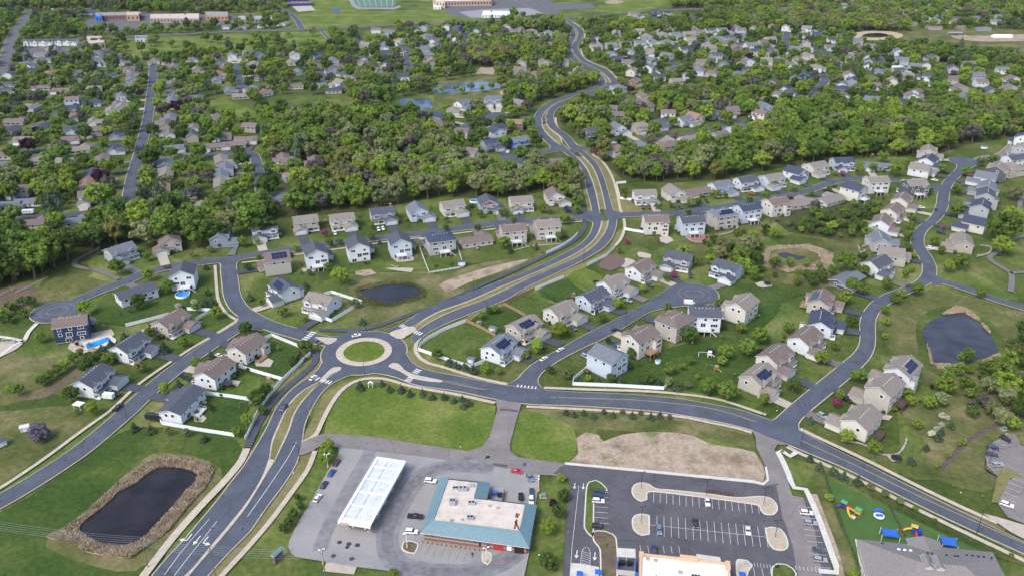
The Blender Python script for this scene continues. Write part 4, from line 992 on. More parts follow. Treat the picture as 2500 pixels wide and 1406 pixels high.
FAR = '''253,391,white,mauve,r;230,427,taupe,char,r;218,450,cream,rust,r;220,486,white,mauve,a;102,391,cream,taupe,r;15,504,white,slate,r;72,496,white,slate,r;420,365,grey,slate,r;399,401,steel,slate,r;402,424,tan,taupe,r;392,463,tan,rust,r;545,393,cream,taupe,r;556,411,white,slate,r;545,428,white,slate,r;545,450,tan,taupe,r;522,360,tan,brown,r;571,355,tan,mauve,r;77,545,cream,brown,r;182,540,white,slate,r;384,516,white,slate,r;468,508,grey,taupe,r;566,512,grey,brown,r
713,399,taupe,mauve,r;687,386,tan,mauve,r;725,430,steel,rust,s;679,489,pale,slate,r;846,378,brown,char,r;1000,373,grey,navyr,r;764,393,brown,mauve,r;1150,378,white,taupe,a;1202,357,steel,navyr,a;1269,351,blue,slate,a;1246,414,tan,taupe,r;1356,402,tan,mauve,r;1507,369,white,rust,c;1564,363,grey,slate,a;1630,358,taupe,brown,a;1259,305,brown,rust,a;1208,319,white,navyr,a;1208,249,pale,slate,a;1261,258,grey,taupe,a
1451,328,dark,char,a;1510,319,white,slate,a;1566,314,tan,taupe,a;1617,305,grey,char,a;1674,299,white,slate,a;1699,293,sand,rust,a;1743,282,steel,navyr,a;1786,276,tan,mauve,a;1674,346,cream,taupe,a;1753,335,grey,mauve,a;1789,320,pale,slate,a;1633,352,tan,taupe,a;1505,257,pale,slate,r;1566,241,tan,brown,a;1507,220,pale,slate,a;1553,205,brown,mauve,a;1548,179,cream,taupe,a;1589,170,white,slate,a;1533,156,tan,mauve,a;1507,148,blue,navyr,a;1490,138,white,slate,a;1533,131,pale,slate,a;1584,131,tan,taupe,a;1625,141,white,slate,a
1407,178,cream,taupe,a;1369,185,pale,slate,a;1313,187,white,mauve,c;1272,174,steel,mauve,a;1278,158,tan,brown,a;1331,156,tan,mauve,a;1372,155,tan,taupe,a;1341,113,brown,mauve,a;1453,118,cream,taupe,a;1494,115,grey,slate,a;1528,113,tan,mauve,a;1564,111,white,slate,a;1602,111,pale,slate,a;1630,108,white,slate,a;1686,102,white,taupe,a;1717,100,grey,slate,a;1750,100,grey,slate,a;1784,97,grey,char,a;1648,90,pale,slate,a;1681,88,grey,taupe,a;1709,84,tan,mauve,a;1735,80,white,char,a;1763,79,white,slate,a;1783,86,tan,taupe,a;1814,92,pale,slate,a;1622,91,grey,taupe,a;1581,95,tan,taupe,a;1548,87,white,mauve,a;1507,83,grey,taupe,a;1732,122,tan,taupe,a;1796,120,brown,mauve,a;1829,114,white,slate,a;1709,158,tan,mauve,a;1732,147,white,slate,a;1704,177,pale,slate,a;1735,183,tan,brown,a;1763,164,grey,slate,a;1807,162,tan,mauve,a;1795,185,pale,slate,s;1829,154,white,slate,a
1244,80,grey,taupe,a;1297,80,grey,mauve,a;1336,84,pale,slate,a;1349,98,pale,slate,a;1284,96,grey,slate,a;1223,93,grey,taupe,a;1569,46,white,char,a;1599,34,navy,navyr,a;1602,50,white,navyr,a;1633,38,white,navyr,a;1546,37,tan,brown,a;1668,57,white,taupe,a;1697,51,navy,navyr,a
641,64,white,slate,r;692,59,white,taupe,r;631,138,steel,navyr,a;723,138,white,taupe,a;779,138,blue,navyr,r;812,148,pale,slate,r;825,164,tan,mauve,r;838,184,white,char,r;828,207,cream,taupe,a;774,210,cream,slate,r;720,212,cream,brown,r;715,154,sand,taupe,r;733,177,grey,slate,r;618,157,tan,taupe,r;631,178,cream,rust,r;637,190,tan,brown,r;871,104,white,navyr,a;897,113,grey,taupe,a;943,95,white,slate,a;974,105,cream,taupe,a;943,123,white,slate,a;946,135,navy,navyr,a;946,163,white,navyr,a;915,175,grey,slate,a;989,192,white,navyr,b;1056,166,white,slate,a;1051,153,brown,rust,a;1045,138,steel,slate,a;1035,123,grey,slate,a;1058,115,grey,slate,a;1120,74,navy,navyr,a;1135,90,steel,navyr,a;1181,92,cream,taupe,a;1145,105,white,taupe,a;1045,93,grey,slate,a;1035,71,grey,slate,a
1133,259,white,slate,a;1112,276,cream,taupe,c;1071,290,steel,navyr,a;1071,309,white,mauve,a;1125,326,cream,brown,a;1207,326,white,navyr,a;1202,250,pale,slate,a
1893,18,white,taupe,r;1975,8,grey,slate,r;2106,26,white,slate,r;1921,71,white,taupe,a;1965,74,white,taupe,a;1991,90,navy,navyr,a;1888,69,tan,rust,a;1878,100,cream,taupe,a;1965,110,tan,mauve,a;1936,125,white,slate,a;1975,141,cream,taupe,a;2014,138,white,navyr,a;1875,154,cream,taupe,a;1906,151,white,slate,a;1950,151,tan,mauve,a;1996,169,white,taupe,a;2096,105,grey,slate,a;2188,130,white,slate,a;2203,140,white,slate,a;2198,152,grey,slate,a;2229,168,pale,slate,a;2193,169,white,white0,r;2124,166,white,char,a;2147,180,pale,slate,a;2067,187,cream,mauve,a;2075,202,steel,navyr,a;2049,222,navy,navyr,a;1968,189,navy,navyr,a;1942,200,grey,slate,a;1921,223,white,navyr,a;1934,232,white,char,a;1898,240,cream,taupe,a;1873,251,sand,rust,a;1868,267,pale,slate,a;2172,202,cream,taupe,a;2121,250,white,slate,a;2200,253,pale,navyr,a;2229,240,white,mauve,a;2262,190,white,char,a;2321,197,cream,brown,a;2321,171,grey,char,a;2382,188,grey,slate,a;2346,242,steel,slate,a;2280,69,tan,mauve,r;2346,69,brown,mauve,r;2221,59,tan,mauve,r;2400,72,steel,slate,r
64,169,white,char,r;146,159,grey,char,r;238,156,white,slate,a;233,136,white,slate,a;192,179,grey,slate,r;120,182,tan,rust,r;312,171,cream,mauve,r;302,154,white,slate,r;323,195,pale,slate,r;325,183,tan,mauve,r;225,218,tan,taupe,r;294,213,cream,brown,r;325,213,tan,mauve,r;151,223,brown,mauve,r;422,164,steel,mauve,r;376,151,cream,mauve,r;410,151,white,mauve,r;417,187,white,slate,r;417,206,tan,slate,r;432,229,white,slate,r;417,246,pale,slate,r;425,259,white,slate,r;479,241,pale,slate,r;276,271,white,taupe,r;305,266,grey,taupe,a;150,281,cream,char,r;166,343,taupe,mauve,r;412,289,grey,slate,r;532,164,taupe,mauve,r;537,183,sand,rust,r;532,197,grey,slate,r;563,223,steel,slate,r;527,141,cream,brown,r;571,141,white,slate,a;20,208,white,char,r;15,223,white,char,r;410,69,white,slate,r;553,67,white,slate,r;596,67,tan,mauve,r;87,82,tan,taupe,r;602,343,tan,mauve,r;102,216,grey,brown,r;300,238,white,slate,s;135,148,white,slate,r;92,148,grey,slate,r'''
far_rows = [r.split(',') for blk in FAR.split('\n') for r in blk.split(';')]
ZONES = [  # px box, phrase
 ((0,320,700,560), 'in the leafy western blocks'), ((0,130,330,320), 'below the town-house rows'), ((330,130,620,320), 'east of the straight western street'),
 ((0,0,700,130), 'by the top-left main road'), ((600,120,860,240), 'near the brick hall'), ((600,0,860,120), 'near the sports fields'),
 ((860,60,1090,215), 'on the street above the ponds'), ((1020,215,1240,345), 'around the middle cul-de-sac'), ((640,345,1060,500), 'half hidden in the central wood'),
 ((1090,60,1400,125), 'left of the boulevard near the top'), ((1220,125,1440,200), 'left of the boulevard bend'), ((1060,220,1440,430), 'left of the upper boulevard'),
 ((1420,330,1860,380), 'south of the tree-lined upper street'), ((1420,265,1860,330), 'north of the tree-lined upper street'), ((1420,195,1640,265), 'by the hidden upper cul-de-sac'),
 ((1420,125,1860,200), 'right of the boulevard bend'), ((1420,62,1860,125), 'in the crowded upper rows'), ((1520,20,1720,62), 'in the cluster beside the highway'),
 ((1860,180,2100,290), 'by the wooded right-hand crescent'), ((2100,160,2260,290), 'in the trees above the right wood'), ((2260,150,2500,290), 'at the wood edge far right'),
 ((1860,60,2060,180), 'in the upper right blocks'), ((2060,90,2300,160), 'below the reed-ringed pond'), ((1860,0,2500,90), 'along the top right treeline')]
ROOFS['white0'] = (.55, .55, .55); RNAME['white0'] = 'white'
for r in far_rows:
    u, v, wl, rf, k = int(r[0]), int(r[1]), r[2], r[3], r[4]
    z = next((z for bx, z in ZONES if bx[0] <= u <= bx[2] and bx[1] <= v <= bx[3]), 'in the distance')
    kk = k if k != 'a' else 'aabac'[(u*7+v*3) % 5]
    st = {'r': 'low', 's': 'split-level', 'b': 'gable-fronted', 'c': 'hipped'}.get(kk, 'two-storey')
    house(u, v, wl, rf, kk, 'm' if (u+v) % 2 else '', None, f'{st} {WNAME[wl]} house, {RNAME[rf]} roof, {z}', lod=1, group='distant suburban houses')
print('houses', len(HOUSES), 'objects', len(C.objects))
# ------------------------------------------------------------------ trees
def leaf_mat(name, stops, rough=.9, hue=.012, val=.22):
    m, n, l = new_mat(name); b = n['Principled BSDF']; b.inputs['Roughness'].default_value = rough
    b.inputs['Specular IOR Level'].default_value = .12
    oi = n.new('ShaderNodeObjectInfo'); tc = n.new('ShaderNodeTexCoord')
    ns = n.new('ShaderNodeTexNoise'); ns.inputs['Scale'].default_value = 2.6; ns.inputs['Detail'].default_value = 5; ns.inputs['Roughness'].default_value = .7
    l.new(tc.outputs['Object'], ns.inputs['Vector'])
    r = n.new('ShaderNodeValToRGB'); e = r.color_ramp.elements
    while len(e) > 1: e.remove(e[-1])
    e[0].position = stops[0][0]; e[0].color = (*stops[0][1], 1)
    for p, c in stops[1:]: k = e.new(p); k.color = (*c, 1)
    l.new(ns.outputs['Fac'], r.inputs[0])
    h = n.new('ShaderNodeHueSaturation'); h.inputs['Saturation'].default_value = .95
    a = n.new('ShaderNodeMapRange'); a.inputs[3].default_value = .5-hue; a.inputs[4].default_value = .5+hue
    l.new(oi.outputs['Random'], a.inputs[0]); l.new(a.outputs[0], h.inputs['Hue'])
    mu = n.new('ShaderNodeMath'); mu.operation = 'MULTIPLY'; mu.inputs[1].default_value = 7.31
    fr = n.new('ShaderNodeMath'); fr.operation = 'FRACT'; l.new(oi.outputs['Random'], mu.inputs[0]); l.new(mu.outputs[0], fr.inputs[0])
    v = n.new('ShaderNodeMapRange'); v.inputs[3].default_value = 1-val; v.inputs[4].default_value = 1+val
    l.new(fr.outputs[0], v.inputs[0]); l.new(v.outputs[0], h.inputs['Value']); l.new(r.outputs[0], h.inputs['Color'])
    l.new(h.outputs[0], b.inputs['Base Color'])
    # light passing through the leaves
    tr = n.new('ShaderNodeBsdfTranslucent'); l.new(h.outputs[0], tr.inputs['Color'])
    mx = n.new('ShaderNodeMixShader'); mx.inputs[0].default_value = .36
    out = n['Material Output']; l.new(b.outputs[0], mx.inputs[1]); l.new(tr.outputs[0], mx.inputs[2]); l.new(mx.outputs[0], out.inputs[0])
    MATS[name] = m; return m
LEAF = {
 'd': leaf_mat('leaves_mid_green', [(.3, (0.104, 0.174, 0.025)), (.55, (0.169, 0.261, 0.041)), (.75, (0.240, 0.338, 0.061))]),
 'y': leaf_mat('leaves_fresh_green', [(.3, (0.155, 0.238, 0.023)), (.55, (0.248, 0.345, 0.041)), (.75, (0.346, 0.435, 0.069))], hue=.01),
 'k': leaf_mat('leaves_dark_green', [(.3, (0.057, 0.105, 0.023)), (.55, (0.096, 0.158, 0.033)), (.75, (0.153, 0.221, 0.052))]),
 'o': leaf_mat('leaves_ochre', [(.3, (0.143, 0.162, 0.039)), (.55, (0.217, 0.227, 0.058)), (.75, (0.297, 0.293, 0.098))], hue=.012),
 'g': leaf_mat('leaves_thin_olive', [(.3, (0.160, 0.191, 0.077)), (.55, (0.246, 0.279, 0.120)), (.75, (0.350, 0.380, 0.188))], hue=.02),
 'b': leaf_mat('bare_twigs', [(.3, (0.119, 0.105, 0.098)), (.55, (0.175, 0.154, 0.147)), (.75, (0.231, 0.203, 0.196))], hue=.01),
 'c': leaf_mat('needles', [(.3, (0.058, 0.111, 0.057)), (.55, (0.117, 0.181, 0.098)), (.75, (0.200, 0.258, 0.150))], hue=.015),
 'p': leaf_mat('pink_blossom', [(.3, (0.224, 0.042, 0.098)), (.55, (0.364, 0.084, 0.182)), (.75, (0.476, 0.168, 0.266))], hue=.01),
 'u': leaf_mat('plum_leaves', [(.3, (0.042, 0.017, 0.031)), (.55, (0.077, 0.031, 0.056)), (.75, (0.119, 0.056, 0.091))], hue=.01),
 'w': leaf_mat('white_blossom', [(.3, (0.350, 0.392, 0.252)), (.55, (0.588, 0.616, 0.476)), (.75, (0.800, 0.800, 0.728))], hue=.005),
 'l': leaf_mat('lilac_leaves', [(.3, (0.119, 0.098, 0.133)), (.55, (0.182, 0.147, 0.210)), (.75, (0.266, 0.224, 0.280))], hue=.01)}
BARK = mat('bark', (.12, .095, .075), var=.25, scale=3)
ICO = None
def ico(sub=1):
    import bmesh
    bm = bmesh.new(); bmesh.ops.create_icosphere(bm, subdivisions=sub, radius=1.)
    v = np.array([x.co[:] for x in bm.verts]); f = np.array([[a.index for a in x.verts] for x in bm.faces]); bm.free(); return v, f
IV1, IF1 = ico(1); IV2, IF2 = ico(2)
def crown_mesh(name, seed, nc, nl, leaf, shape='round', mats=1, trunk=False):
    """unit crown (radius ~1 all ways, centre at origin): lumpy clumps plus loose leaf-sized faces"""
    r = np.random.default_rng(seed); V = []; Fc = []; MI = []; nb = 0
    cs = []
    for i in range(nc):
        while True:
            p = r.uniform(-1, 1, 3)
            if shape == 'cone':
                z = p[2]; R0 = .5*(1-z)*.95
                if np.hypot(p[0], p[1]) < R0 and np.hypot(p[0], p[1]) > R0*.45: rad = .10+.24*(1-z)/2*r.uniform(.8, 1.2); break
            elif shape == 'tall':
                if (p[0]/.75)**2+(p[1]/.75)**2+p[2]**2 < .62: rad = r.uniform(.24, .38); break
            elif shape == 'fine':
                d = p[0]**2+p[1]**2+(p[2]*1.1)**2
                if .2 < d < .72 and p[2] > -.62: rad = r.uniform(.17, .32); break
            else:
                d = p[0]**2+p[1]**2+(p[2]*1.15)**2
                if .12 < d < .60 and p[2] > -.62: rad = r.uniform(.26, .44); break
        cs.append((p, rad))
    if shape == 'cone': cs.append((np.array([0, 0, .85]), .10))
    iv, if_ = IV1, IF1
    for p, rad in cs:
        n = r.normal(0, .16, len(iv)); v = p+iv*(rad*.80*(1+n))[:, None]*([1, 1, .85] if shape != 'cone' else [1.2, 1.2, .6])
        V.append(v); Fc.append(if_+nb); nb += len(v)
    tris = np.concatenate(Fc); V0 = np.concatenate(V)
    # leaf quads on the clump shells
    k = r.integers(0, len(cs), nl); P0 = np.array([c[0] for c in cs])[k]; RR = np.array([c[1] for c in cs])[k]
    d = r.normal(0, 1, (nl, 3)); d[:, 2] += .25; d /= np.linalg.norm(d, axis=1)[:, None]
    if shape == 'cone': pos = P0+d*(RR*r.uniform(.8, 1.25, nl))[:, None]*[1.3, 1.3, .6]
    else: pos = P0+d*(RR*r.uniform(.78, 1.22, nl))[:, None]
    nrm = d+r.normal(0, .45, (nl, 3)); nrm /= np.linalg.norm(nrm, axis=1)[:, None]
    a = np.cross(nrm, r.normal(0, 1, (nl, 3))); a /= np.linalg.norm(a, axis=1)[:, None]; b = np.cross(nrm, a)
    sz = (leaf*r.uniform(.6, 1.3, nl))[:, None]
    q = np.stack([pos-a*sz-b*sz*.7, pos+a*sz-b*sz*.7, pos+a*sz*.7+b*sz*.8, pos-a*sz*.8+b*sz*.7], 1).reshape(-1, 3)
    qf = np.arange(nl*4).reshape(-1, 4)+len(V0)
    verts = np.concatenate([V0, q]); faces = [tuple(t) for t in tris]+[tuple(t) for t in qf]; mi = [0]*len(faces)
    if trunk:
        mb = MB(); mb.tube((0, 0, -1.7), (0, 0, -.2), .09, 5, r2=.05)
        nb = len(verts); verts = np.concatenate([verts, np.array(mb.v)]); faces += [tuple(nb+i for i in f) for f in mb.f]; mi += [1]*len(mb.f)
    me = bpy.data.meshes.new(name); me.from_pydata(verts.tolist(), [], faces)
    return me, mi
CROWN = {}
for sh, num in (('round', 6), ('tall', 2), ('cone', 2)):
    CROWN[sh] = [crown_mesh('crown', 11*i+len(sh), 40 if sh != 'cone' else 34, 2200, .062, 'fine' if sh == 'round' else sh)[0] for i in range(num)]
    for m in CROWN[sh]: m.materials.append(LEAF['d'])
def trunk_mesh(seed, n=5):
    r = random.Random(seed); mb = MB(); mb.tube((0, 0, 0), (0.01, 0, .62), .035, 7, r2=.02)
    for i in range(n):
        a = r.uniform(0, 6.28); z = r.uniform(.3, .5); L = r.uniform(.2, .36)
        mb.tube((0, 0, z), (L*math.cos(a), L*math.sin(a), z+r.uniform(.18, .3)), .016, 5, r2=.006)
    return mb.mesh('trunk', [BARK])
TRUNK = [trunk_mesh(i) for i in range(4)]
KIND = {'d': ('mid-green', 'leafy tree', 'tree'), 'y': ('fresh yellow-green', 'leafy tree', 'tree'), 'k': ('dark green', 'dense tree', 'tree'), 'o': ('ochre-yellow', 'budding tree', 'tree'), 'g': ('thin olive', 'half-bare tree', 'tree'),
        'b': ('grey-brown', 'bare tree', 'tree'), 'c': ('dark', 'conifer', 'conifer'), 'p': ('pink', 'blossom tree', 'tree'), 'u': ('dark plum', 'tree', 'tree'), 'w': ('white', 'blossoming bush', 'bush'), 'l': ('purple-grey', 'lilac bush', 'bush')}
LMARK = [(889,858,'the roundabout'),(290,1240,'the reed-ringed bottom pond'),(955,715,'the roundabout pond'),(2340,830,'the big right pond'),(900,1200,'the fuel canopy'),(1170,1250,'the teal-roofed store'),
 (1000,1020,'the triangular green park'),(1600,1110,'the dirt lot'),(1700,1290,'the striped car park'),(2150,1230,'the fenced play yard'),(2300,1380,'the grey-roofed building'),(2460,1110,'the right-edge car park'),
 (1695,718,'the middle cul-de-sac circle'),(140,760,'the west cul-de-sac circle'),(2355,395,'the upper right cul-de-sac'),(1250,388,'the upper left cul-de-sac'),(1475,527,'the upper boulevard crossing'),(1400,370,'the far boulevard crossing'),
 (1946,628,'the dry marsh ring'),(1080,640,'the picket-fenced yard'),(560,640,'the upper street fork'),(590,800,'the western fence corner'),(50,860,'the park path'),(100,925,'the left hedge row'),(75,1050,'the little shed'),
 (1930,1050,'the main street corner'),(1290,940,'the cul-de-sac street mouth'),(480,1055,'the white fence by the camper'),(2330,1060,'the mulch strip'),(2200,980,'the big pond houses'),(1500,930,'the long white fence'),(1720,860,'the shared back lawns'),
 (2250,560,'the s-bend street'),(2450,560,'the right-edge trail'),(1800,600,'the bushy slope'),(1150,800,'the white-walled corner yard'),(1220,760,'the wood-fenced yard'),(730,1250,'the boulevard sidewalk'),(1345,1280,'the drive-aisle grass strip'),
 (1980,1150,'the white zigzag walk'),(1500,1005,'the lower sidewalk'),(2100,1180,'the roadside verge'),(1950,470,'the north-east street'),(700,560,'the houses before the wood'),(320,620,'the dark trail bend'),(450,730,'the round blue pool'),(240,830,'the rectangular pool'),
 (2010,800,'the right street houses'),(1420,820,'the cul-de-sac street'),(2400,720,'the right-edge side street'),(1250,600,'the boulevard wall houses'),(312,512,'the western street junction'),(50,500,'the left edge'),(630,420,'the short western loop'),(1560,1000,'the yellow road line')]
TREES = []   # every tree: (x, y, radius)
def tree(u, v, dpx, kind, cat=None, group='trees and shrubs around the houses', vary=True, label=None):
    s = ppm(u, v)
    con = kind == 'c'
    r = dpx/2/s*(.78 if con else 1.06)
    h = r*(3.5 if con else 2.3)
    small = (kind in 'wl') or (r < 1.3 and not con)
    if small: h = r*1.7
    p = G(u, v, h*.5)
    root = link('conifer' if con else ('bush' if small else 'tree'), None, None, (p.x, p.y, 0), rnd.uniform(0, 6.28)); root.empty_display_size = .5
    sh = 'cone' if con else ('round' if rnd.random() < .8 or small else 'tall')
    me = rnd.choice(CROWN[sh])
    cr = bpy.data.objects.new('crown', me); C.objects.link(cr); cr.parent = root
    cr.material_slots[0].link = 'OBJECT'; cr.material_slots[0].material = LEAF[kind]
    k = rnd.uniform(.92, 1.08)
    if con: cr.scale = (r*1.5, r*1.5, h*.5); cr.location.z = h*.54
    elif small: cr.scale = (r*1.1*k, r*1.1/k, h*.58); cr.location.z = h*.46
    else: cr.scale = (r*1.12*k, r*1.12/k, h*.42); cr.location.z = h*.60
    if not small or con:
        tk = bpy.data.objects.new('trunk', rnd.choice(TRUNK)); C.objects.link(tk); tk.parent = root; tk.scale = (h, h, h)
    d, nn, ct = KIND[kind]
    if small and ct == 'tree': nn = 'bush'; ct = 'bush'
    size = 'large' if r > 4.2 else ('small' if r < 2.0 else 'medium')
    bx = min(LMARK, key=lambda q: (q[0]-u)**2+((q[1]-v)*1.6)**2)
    dx = u-bx[0]; dy = v-bx[1]
    rel = ('left of' if dx < 0 else 'right of') if abs(dx) > abs(dy)*1.3 else ('above' if dy < 0 else 'below')
    tag(root, label or f'{size} {d} {nn} {rel} {bx[2]}', ct, group, px=(u, v))
    TREES.append((p.x, p.y, r)); return root
NT = '''205,752,30,y;337,735,34,k;410,700,28,d;98,823,22,y;502,711,18,d;474,736,14,w;435,747,16,w;479,749,20,d;497,736,20,c;517,734,18,c;527,762,26,y;366,813,28,d;445,834,24,y;305,818,20,c;250,846,18,c;269,836,14,c;266,875,28,d;342,895,24,o;399,846,22,c;599,803,30,k;515,869,20,c;479,885,26,d;435,936,20,c;399,946,26,y;172,962,34,k;223,995,32,y;184,1003,14,y;215,885,30,k;235,875,24,k;205,895,24,k;100,928,24,d;118,916,22,d;138,902,24,d;158,889,24,y;178,874,22,d;195,860,18,d;43,951,24,d;22,948,18,y;602,1025,26,y;627,967,34,k;326,1040,17,c;367,1045,18,c;410,1052,18,g;453,1055,18,g;497,1066,16,c;580,1053,24,d;92,1055,46,l
746,846,30,k;731,864,22,c;713,885,24,k;719,874,16,k;638,739,16,d;688,759,24,y;743,777,14,d;610,723,15,c;745,693,14,c;884,782,14,c;879,939,17,c;932,933,13,c;951,945,14,c;979,946,16,c;1001,956,14,c;1031,956,14,c;1054,964,15,c;1085,964,14,c;1107,973,14,c;1129,970,13,c;1132,985,15,c;1145,980,13,c;649,954,30,k;631,974,32,k;640,1000,22,k;1068,864,24,k;1097,880,18,c;1115,887,16,c;1135,890,16,c;1156,898,18,c;1186,898,28,y;1217,905,16,d;1176,770,18,d;1209,754,18,d;1194,757,16,k;830,676,38,y;868,740,20,g;1170,787,12,w
1366,806,34,y;1387,812,18,d;1310,844,34,y;1282,867,18,y;1507,741,24,y;1470,775,20,d;1571,703,16,y;1208,752,14,k;1635,900,30,d;1666,895,16,d;1686,880,20,d;1683,818,36,k;1543,862,24,k;1484,831,14,k;1343,903,18,k;1384,913,22,g;1215,905,14,d;1410,926,14,c;1436,923,16,y;1461,926,15,c;1492,923,24,k;1515,928,14,c;1561,930,15,c;1584,923,26,k;1608,930,15,c;1654,939,20,c;1633,931,20,g;1679,939,16,g;1703,918,12,y;1730,944,38,d;1776,954,42,d;1773,859,32,y;1763,880,22,y;1822,849,36,d;1809,798,18,y;1753,739,18,d;1630,749,16,d;1382,1003,12,c;1425,1005,12,c;1448,1010,14,c;1474,1003,12,b;1497,1010,12,c;1520,1003,12,b;1544,1010,13,c;1564,1006,12,b;1589,1013,14,c;1612,1010,13,c;1635,1016,12,b;1402,1008,12,c
2080,697,28,d;2105,705,26,d;2063,726,28,y;2240,705,28,d;2186,728,24,d;2203,716,18,y;2161,756,20,d;2164,784,18,y;2161,820,14,y;2080,784,26,k;2007,873,30,y;1864,974,28,y;1937,940,30,k;2097,915,34,d;2052,963,24,y;2044,982,20,p;1979,1022,14,c;2214,960,26,y;2223,977,26,y;2270,982,28,y;2298,974,32,g;2240,1036,22,y;2310,940,40,y;1825,848,38,d;1856,820,36,y;1926,800,26,d;1811,800,24,d;2038,845,18,d;2396,714,24,d;2371,985,16,b;2324,1036,14,c;1946,686,20,d;2440,900,50,d;2485,878,52,o;2418,940,38,g;2460,965,48,g;2492,995,44,k;2400,978,30,b;2448,1018,42,g;2495,930,44,g;2470,1030,34,y;2425,1000,34,g;2301,1013,16,w;2312,1019,14,w;2298,1036,14,w;2288,1046,14,w;2276,1058,18,w;2291,1063,18,c;2300,1050,14,c;1910,1100,8,g
2069,1065,30,y;2135,1092,32,y;1979,1115,15,c;2002,1136,18,c;2037,1144,19,c;2061,1159,18,c;2096,1170,19,c;2126,1188,17,g;2161,1205,17,g;2198,1222,17,g;2236,1240,14,y;2282,1268,12,d;2024,1214,18,y;2262,1090,14,c;2227,1121,17,c;2353,1078,15,y;2342,1083,10,y;2285,1136,10,y;2291,1132,14,y;2311,1113,10,y;2318,1108,10,y;2083,1401,22,y;2470,1355,12,o;2329,1184,8,d;2400,1210,8,y
799,1090,30,y;796,1115,34,y;733,1234,22,k;715,1254,24,k;707,1274,22,k;692,1289,20,k;727,1214,16,k;961,1400,22,y;1370,1167,20,y;1376,1211,28,k;1362,1248,30,k;1349,1228,18,u;1337,1289,34,y;1336,1370,38,k;1477,1329,10,y;1352,1385,18,k;1477,1292,7,y
358,626,20,d;284,652,34,d;466,619,14,g;591,591,22,d;361,670,26,y;604,652,17,k;502,650,11,c;243,609,15,c;512,609,14,g;535,600,10,k
628,591,14,y;631,629,12,y;723,606,16,y;708,619,13,c;805,593,20,d;828,589,18,d;905,578,18,d;906,550,18,d;791,571,17,p;802,652,20,d;970,537,12,d;1089,537,12,d;1089,557,14,d;1171,522,16,d;1166,557,15,k;1227,519,18,d;1230,593,26,d;1063,647,10,d;1102,642,8,d;605,650,14,k;755,665,14,g;926,590,9,c
1254,537,14,d;1323,509,18,d;1377,534,22,y;1391,534,14,y;1341,514,14,g;1384,511,14,b;1256,511,14,y;1364,578,18,d;1246,609,13,c;1309,601,13,c;1410,491,26,d;1408,512,18,d;1456,368,15,p;1473,378,24,g;1523,463,16,d;1526,481,12,d;1530,589,13,p;1645,670,15,p;1628,678,18,d;1638,501,10,d;1689,493,22,y;1704,491,14,d;1681,516,12,d;1604,504,14,d;1748,473,20,y;1771,478,12,d;1830,488,14,d;1671,616,30,y;1702,637,22,d;1735,634,24,y;1758,619,30,g;1809,624,40,d;1814,650,34,y;1771,600,38,g;1827,598,40,g;1790,640,26,y;1840,668,30,d;1848,630,30,k;1512,612,14,g
1893,568,22,y;1893,640,26,d;1929,640,22,d;1968,644,16,y;1947,665,14,y;2001,647,16,g;1947,682,20,d;2003,675,28,k;1985,685,22,k;2065,644,46,d;2108,664,28,d;2165,690,24,d;2083,690,22,d;2211,667,20,d;2226,655,16,y;2216,603,20,d;2216,575,26,d;2221,552,20,y;2224,529,20,d;2134,562,20,w;2116,568,22,d;2270,465,16,d;2261,447,16,d;2303,411,20,d;2359,419,20,d;2336,465,20,d;2334,514,26,d;2282,588,20,y;2299,611,18,d;2316,650,26,y;2349,639,36,d;2454,555,66,d;2448,600,40,y;2470,530,36,y;2431,486,18,d;1891,452,16,d;1868,480,16,d;1937,457,18,g;2039,422,12,y;2057,424,11,p;2098,417,18,d;2131,411,18,d;2185,414,26,y;2157,383,22,y;2221,393,18,d;1978,473,12,y;2025,460,14,d;2423,388,20,d;2395,396,16,d;2303,557,13,p;2231,624,12,y;2480,470,30,g;2360,500,14,w;2368,430,10,p'''
rows = [r.split(',') for b in NT.split('\n') for r in b.split(';')]
rows = [(float(a), float(b), float(c), d) for a, b, c, d in rows]
rows.sort(key=lambda t: -t[1])
# street and garden trees of the western blocks and wood-edge trees, nearest first, up to three hundred in all
WX = '''280,565,56,o;320,560,44,d;350,575,50,g;395,560,60,d;440,548,56,d;480,565,60,d;520,560,52,k;560,545,50,g;600,535,60,d;640,545,50,k;265,530,40,y;225,575,54,k;60,600,70,d;120,610,60,d;20,640,70,k;80,640,60,y;160,600,56,k;240,480,50,y;652,455,46,k;365,385,42,k;478,392,34,d;245,430,34,u;112,500,26,c;130,520,40,c;355,468,20,c;368,478,24,c;385,500,34,g;452,488,24,c;480,470,30,b;560,470,40,d;730,370,34,c'''
rows2 = [r.split(',') for r in WX.split(';')]
MORE = [(1078,218,15,'y'),(1112,214,14,'g'),(1128,222,14,'y'),(1150,210,15,'g'),(1176,218,12,'y'),(1200,210,14,'d'),(1062,205,14,'d'),(1240,225,22,'d'),(1225,200,24,'d'),(690,250,16,'k'),(745,262,12,'k'),(755,264,12,'y'),(808,265,14,'k'),(733,303,16,'c'),(640,262,30,'k')]
rows += sorted([(float(a), float(b), float(c), d) for a, b, c, d in rows2], key=lambda t: -t[1])
NTREE = 0
for u, v, dpx, k in rows:
    if NTREE < 300: tree(u, v, dpx, k); NTREE += 1
print('individual trees', NTREE, 'of', len(rows))
REST = rows[300:]+MORE
def inpoly(x, y, poly):
    c = np.zeros(len(x), bool); n = len(poly)
    for i in range(n):
        x1, y1 = poly[i]; x2, y2 = poly[i-1]
        m = ((y1 > y) != (y2 > y)) & (x < (x2-x1)*(y-y1)/(y2-y1+1e-9)+x1); c ^= m
    return c
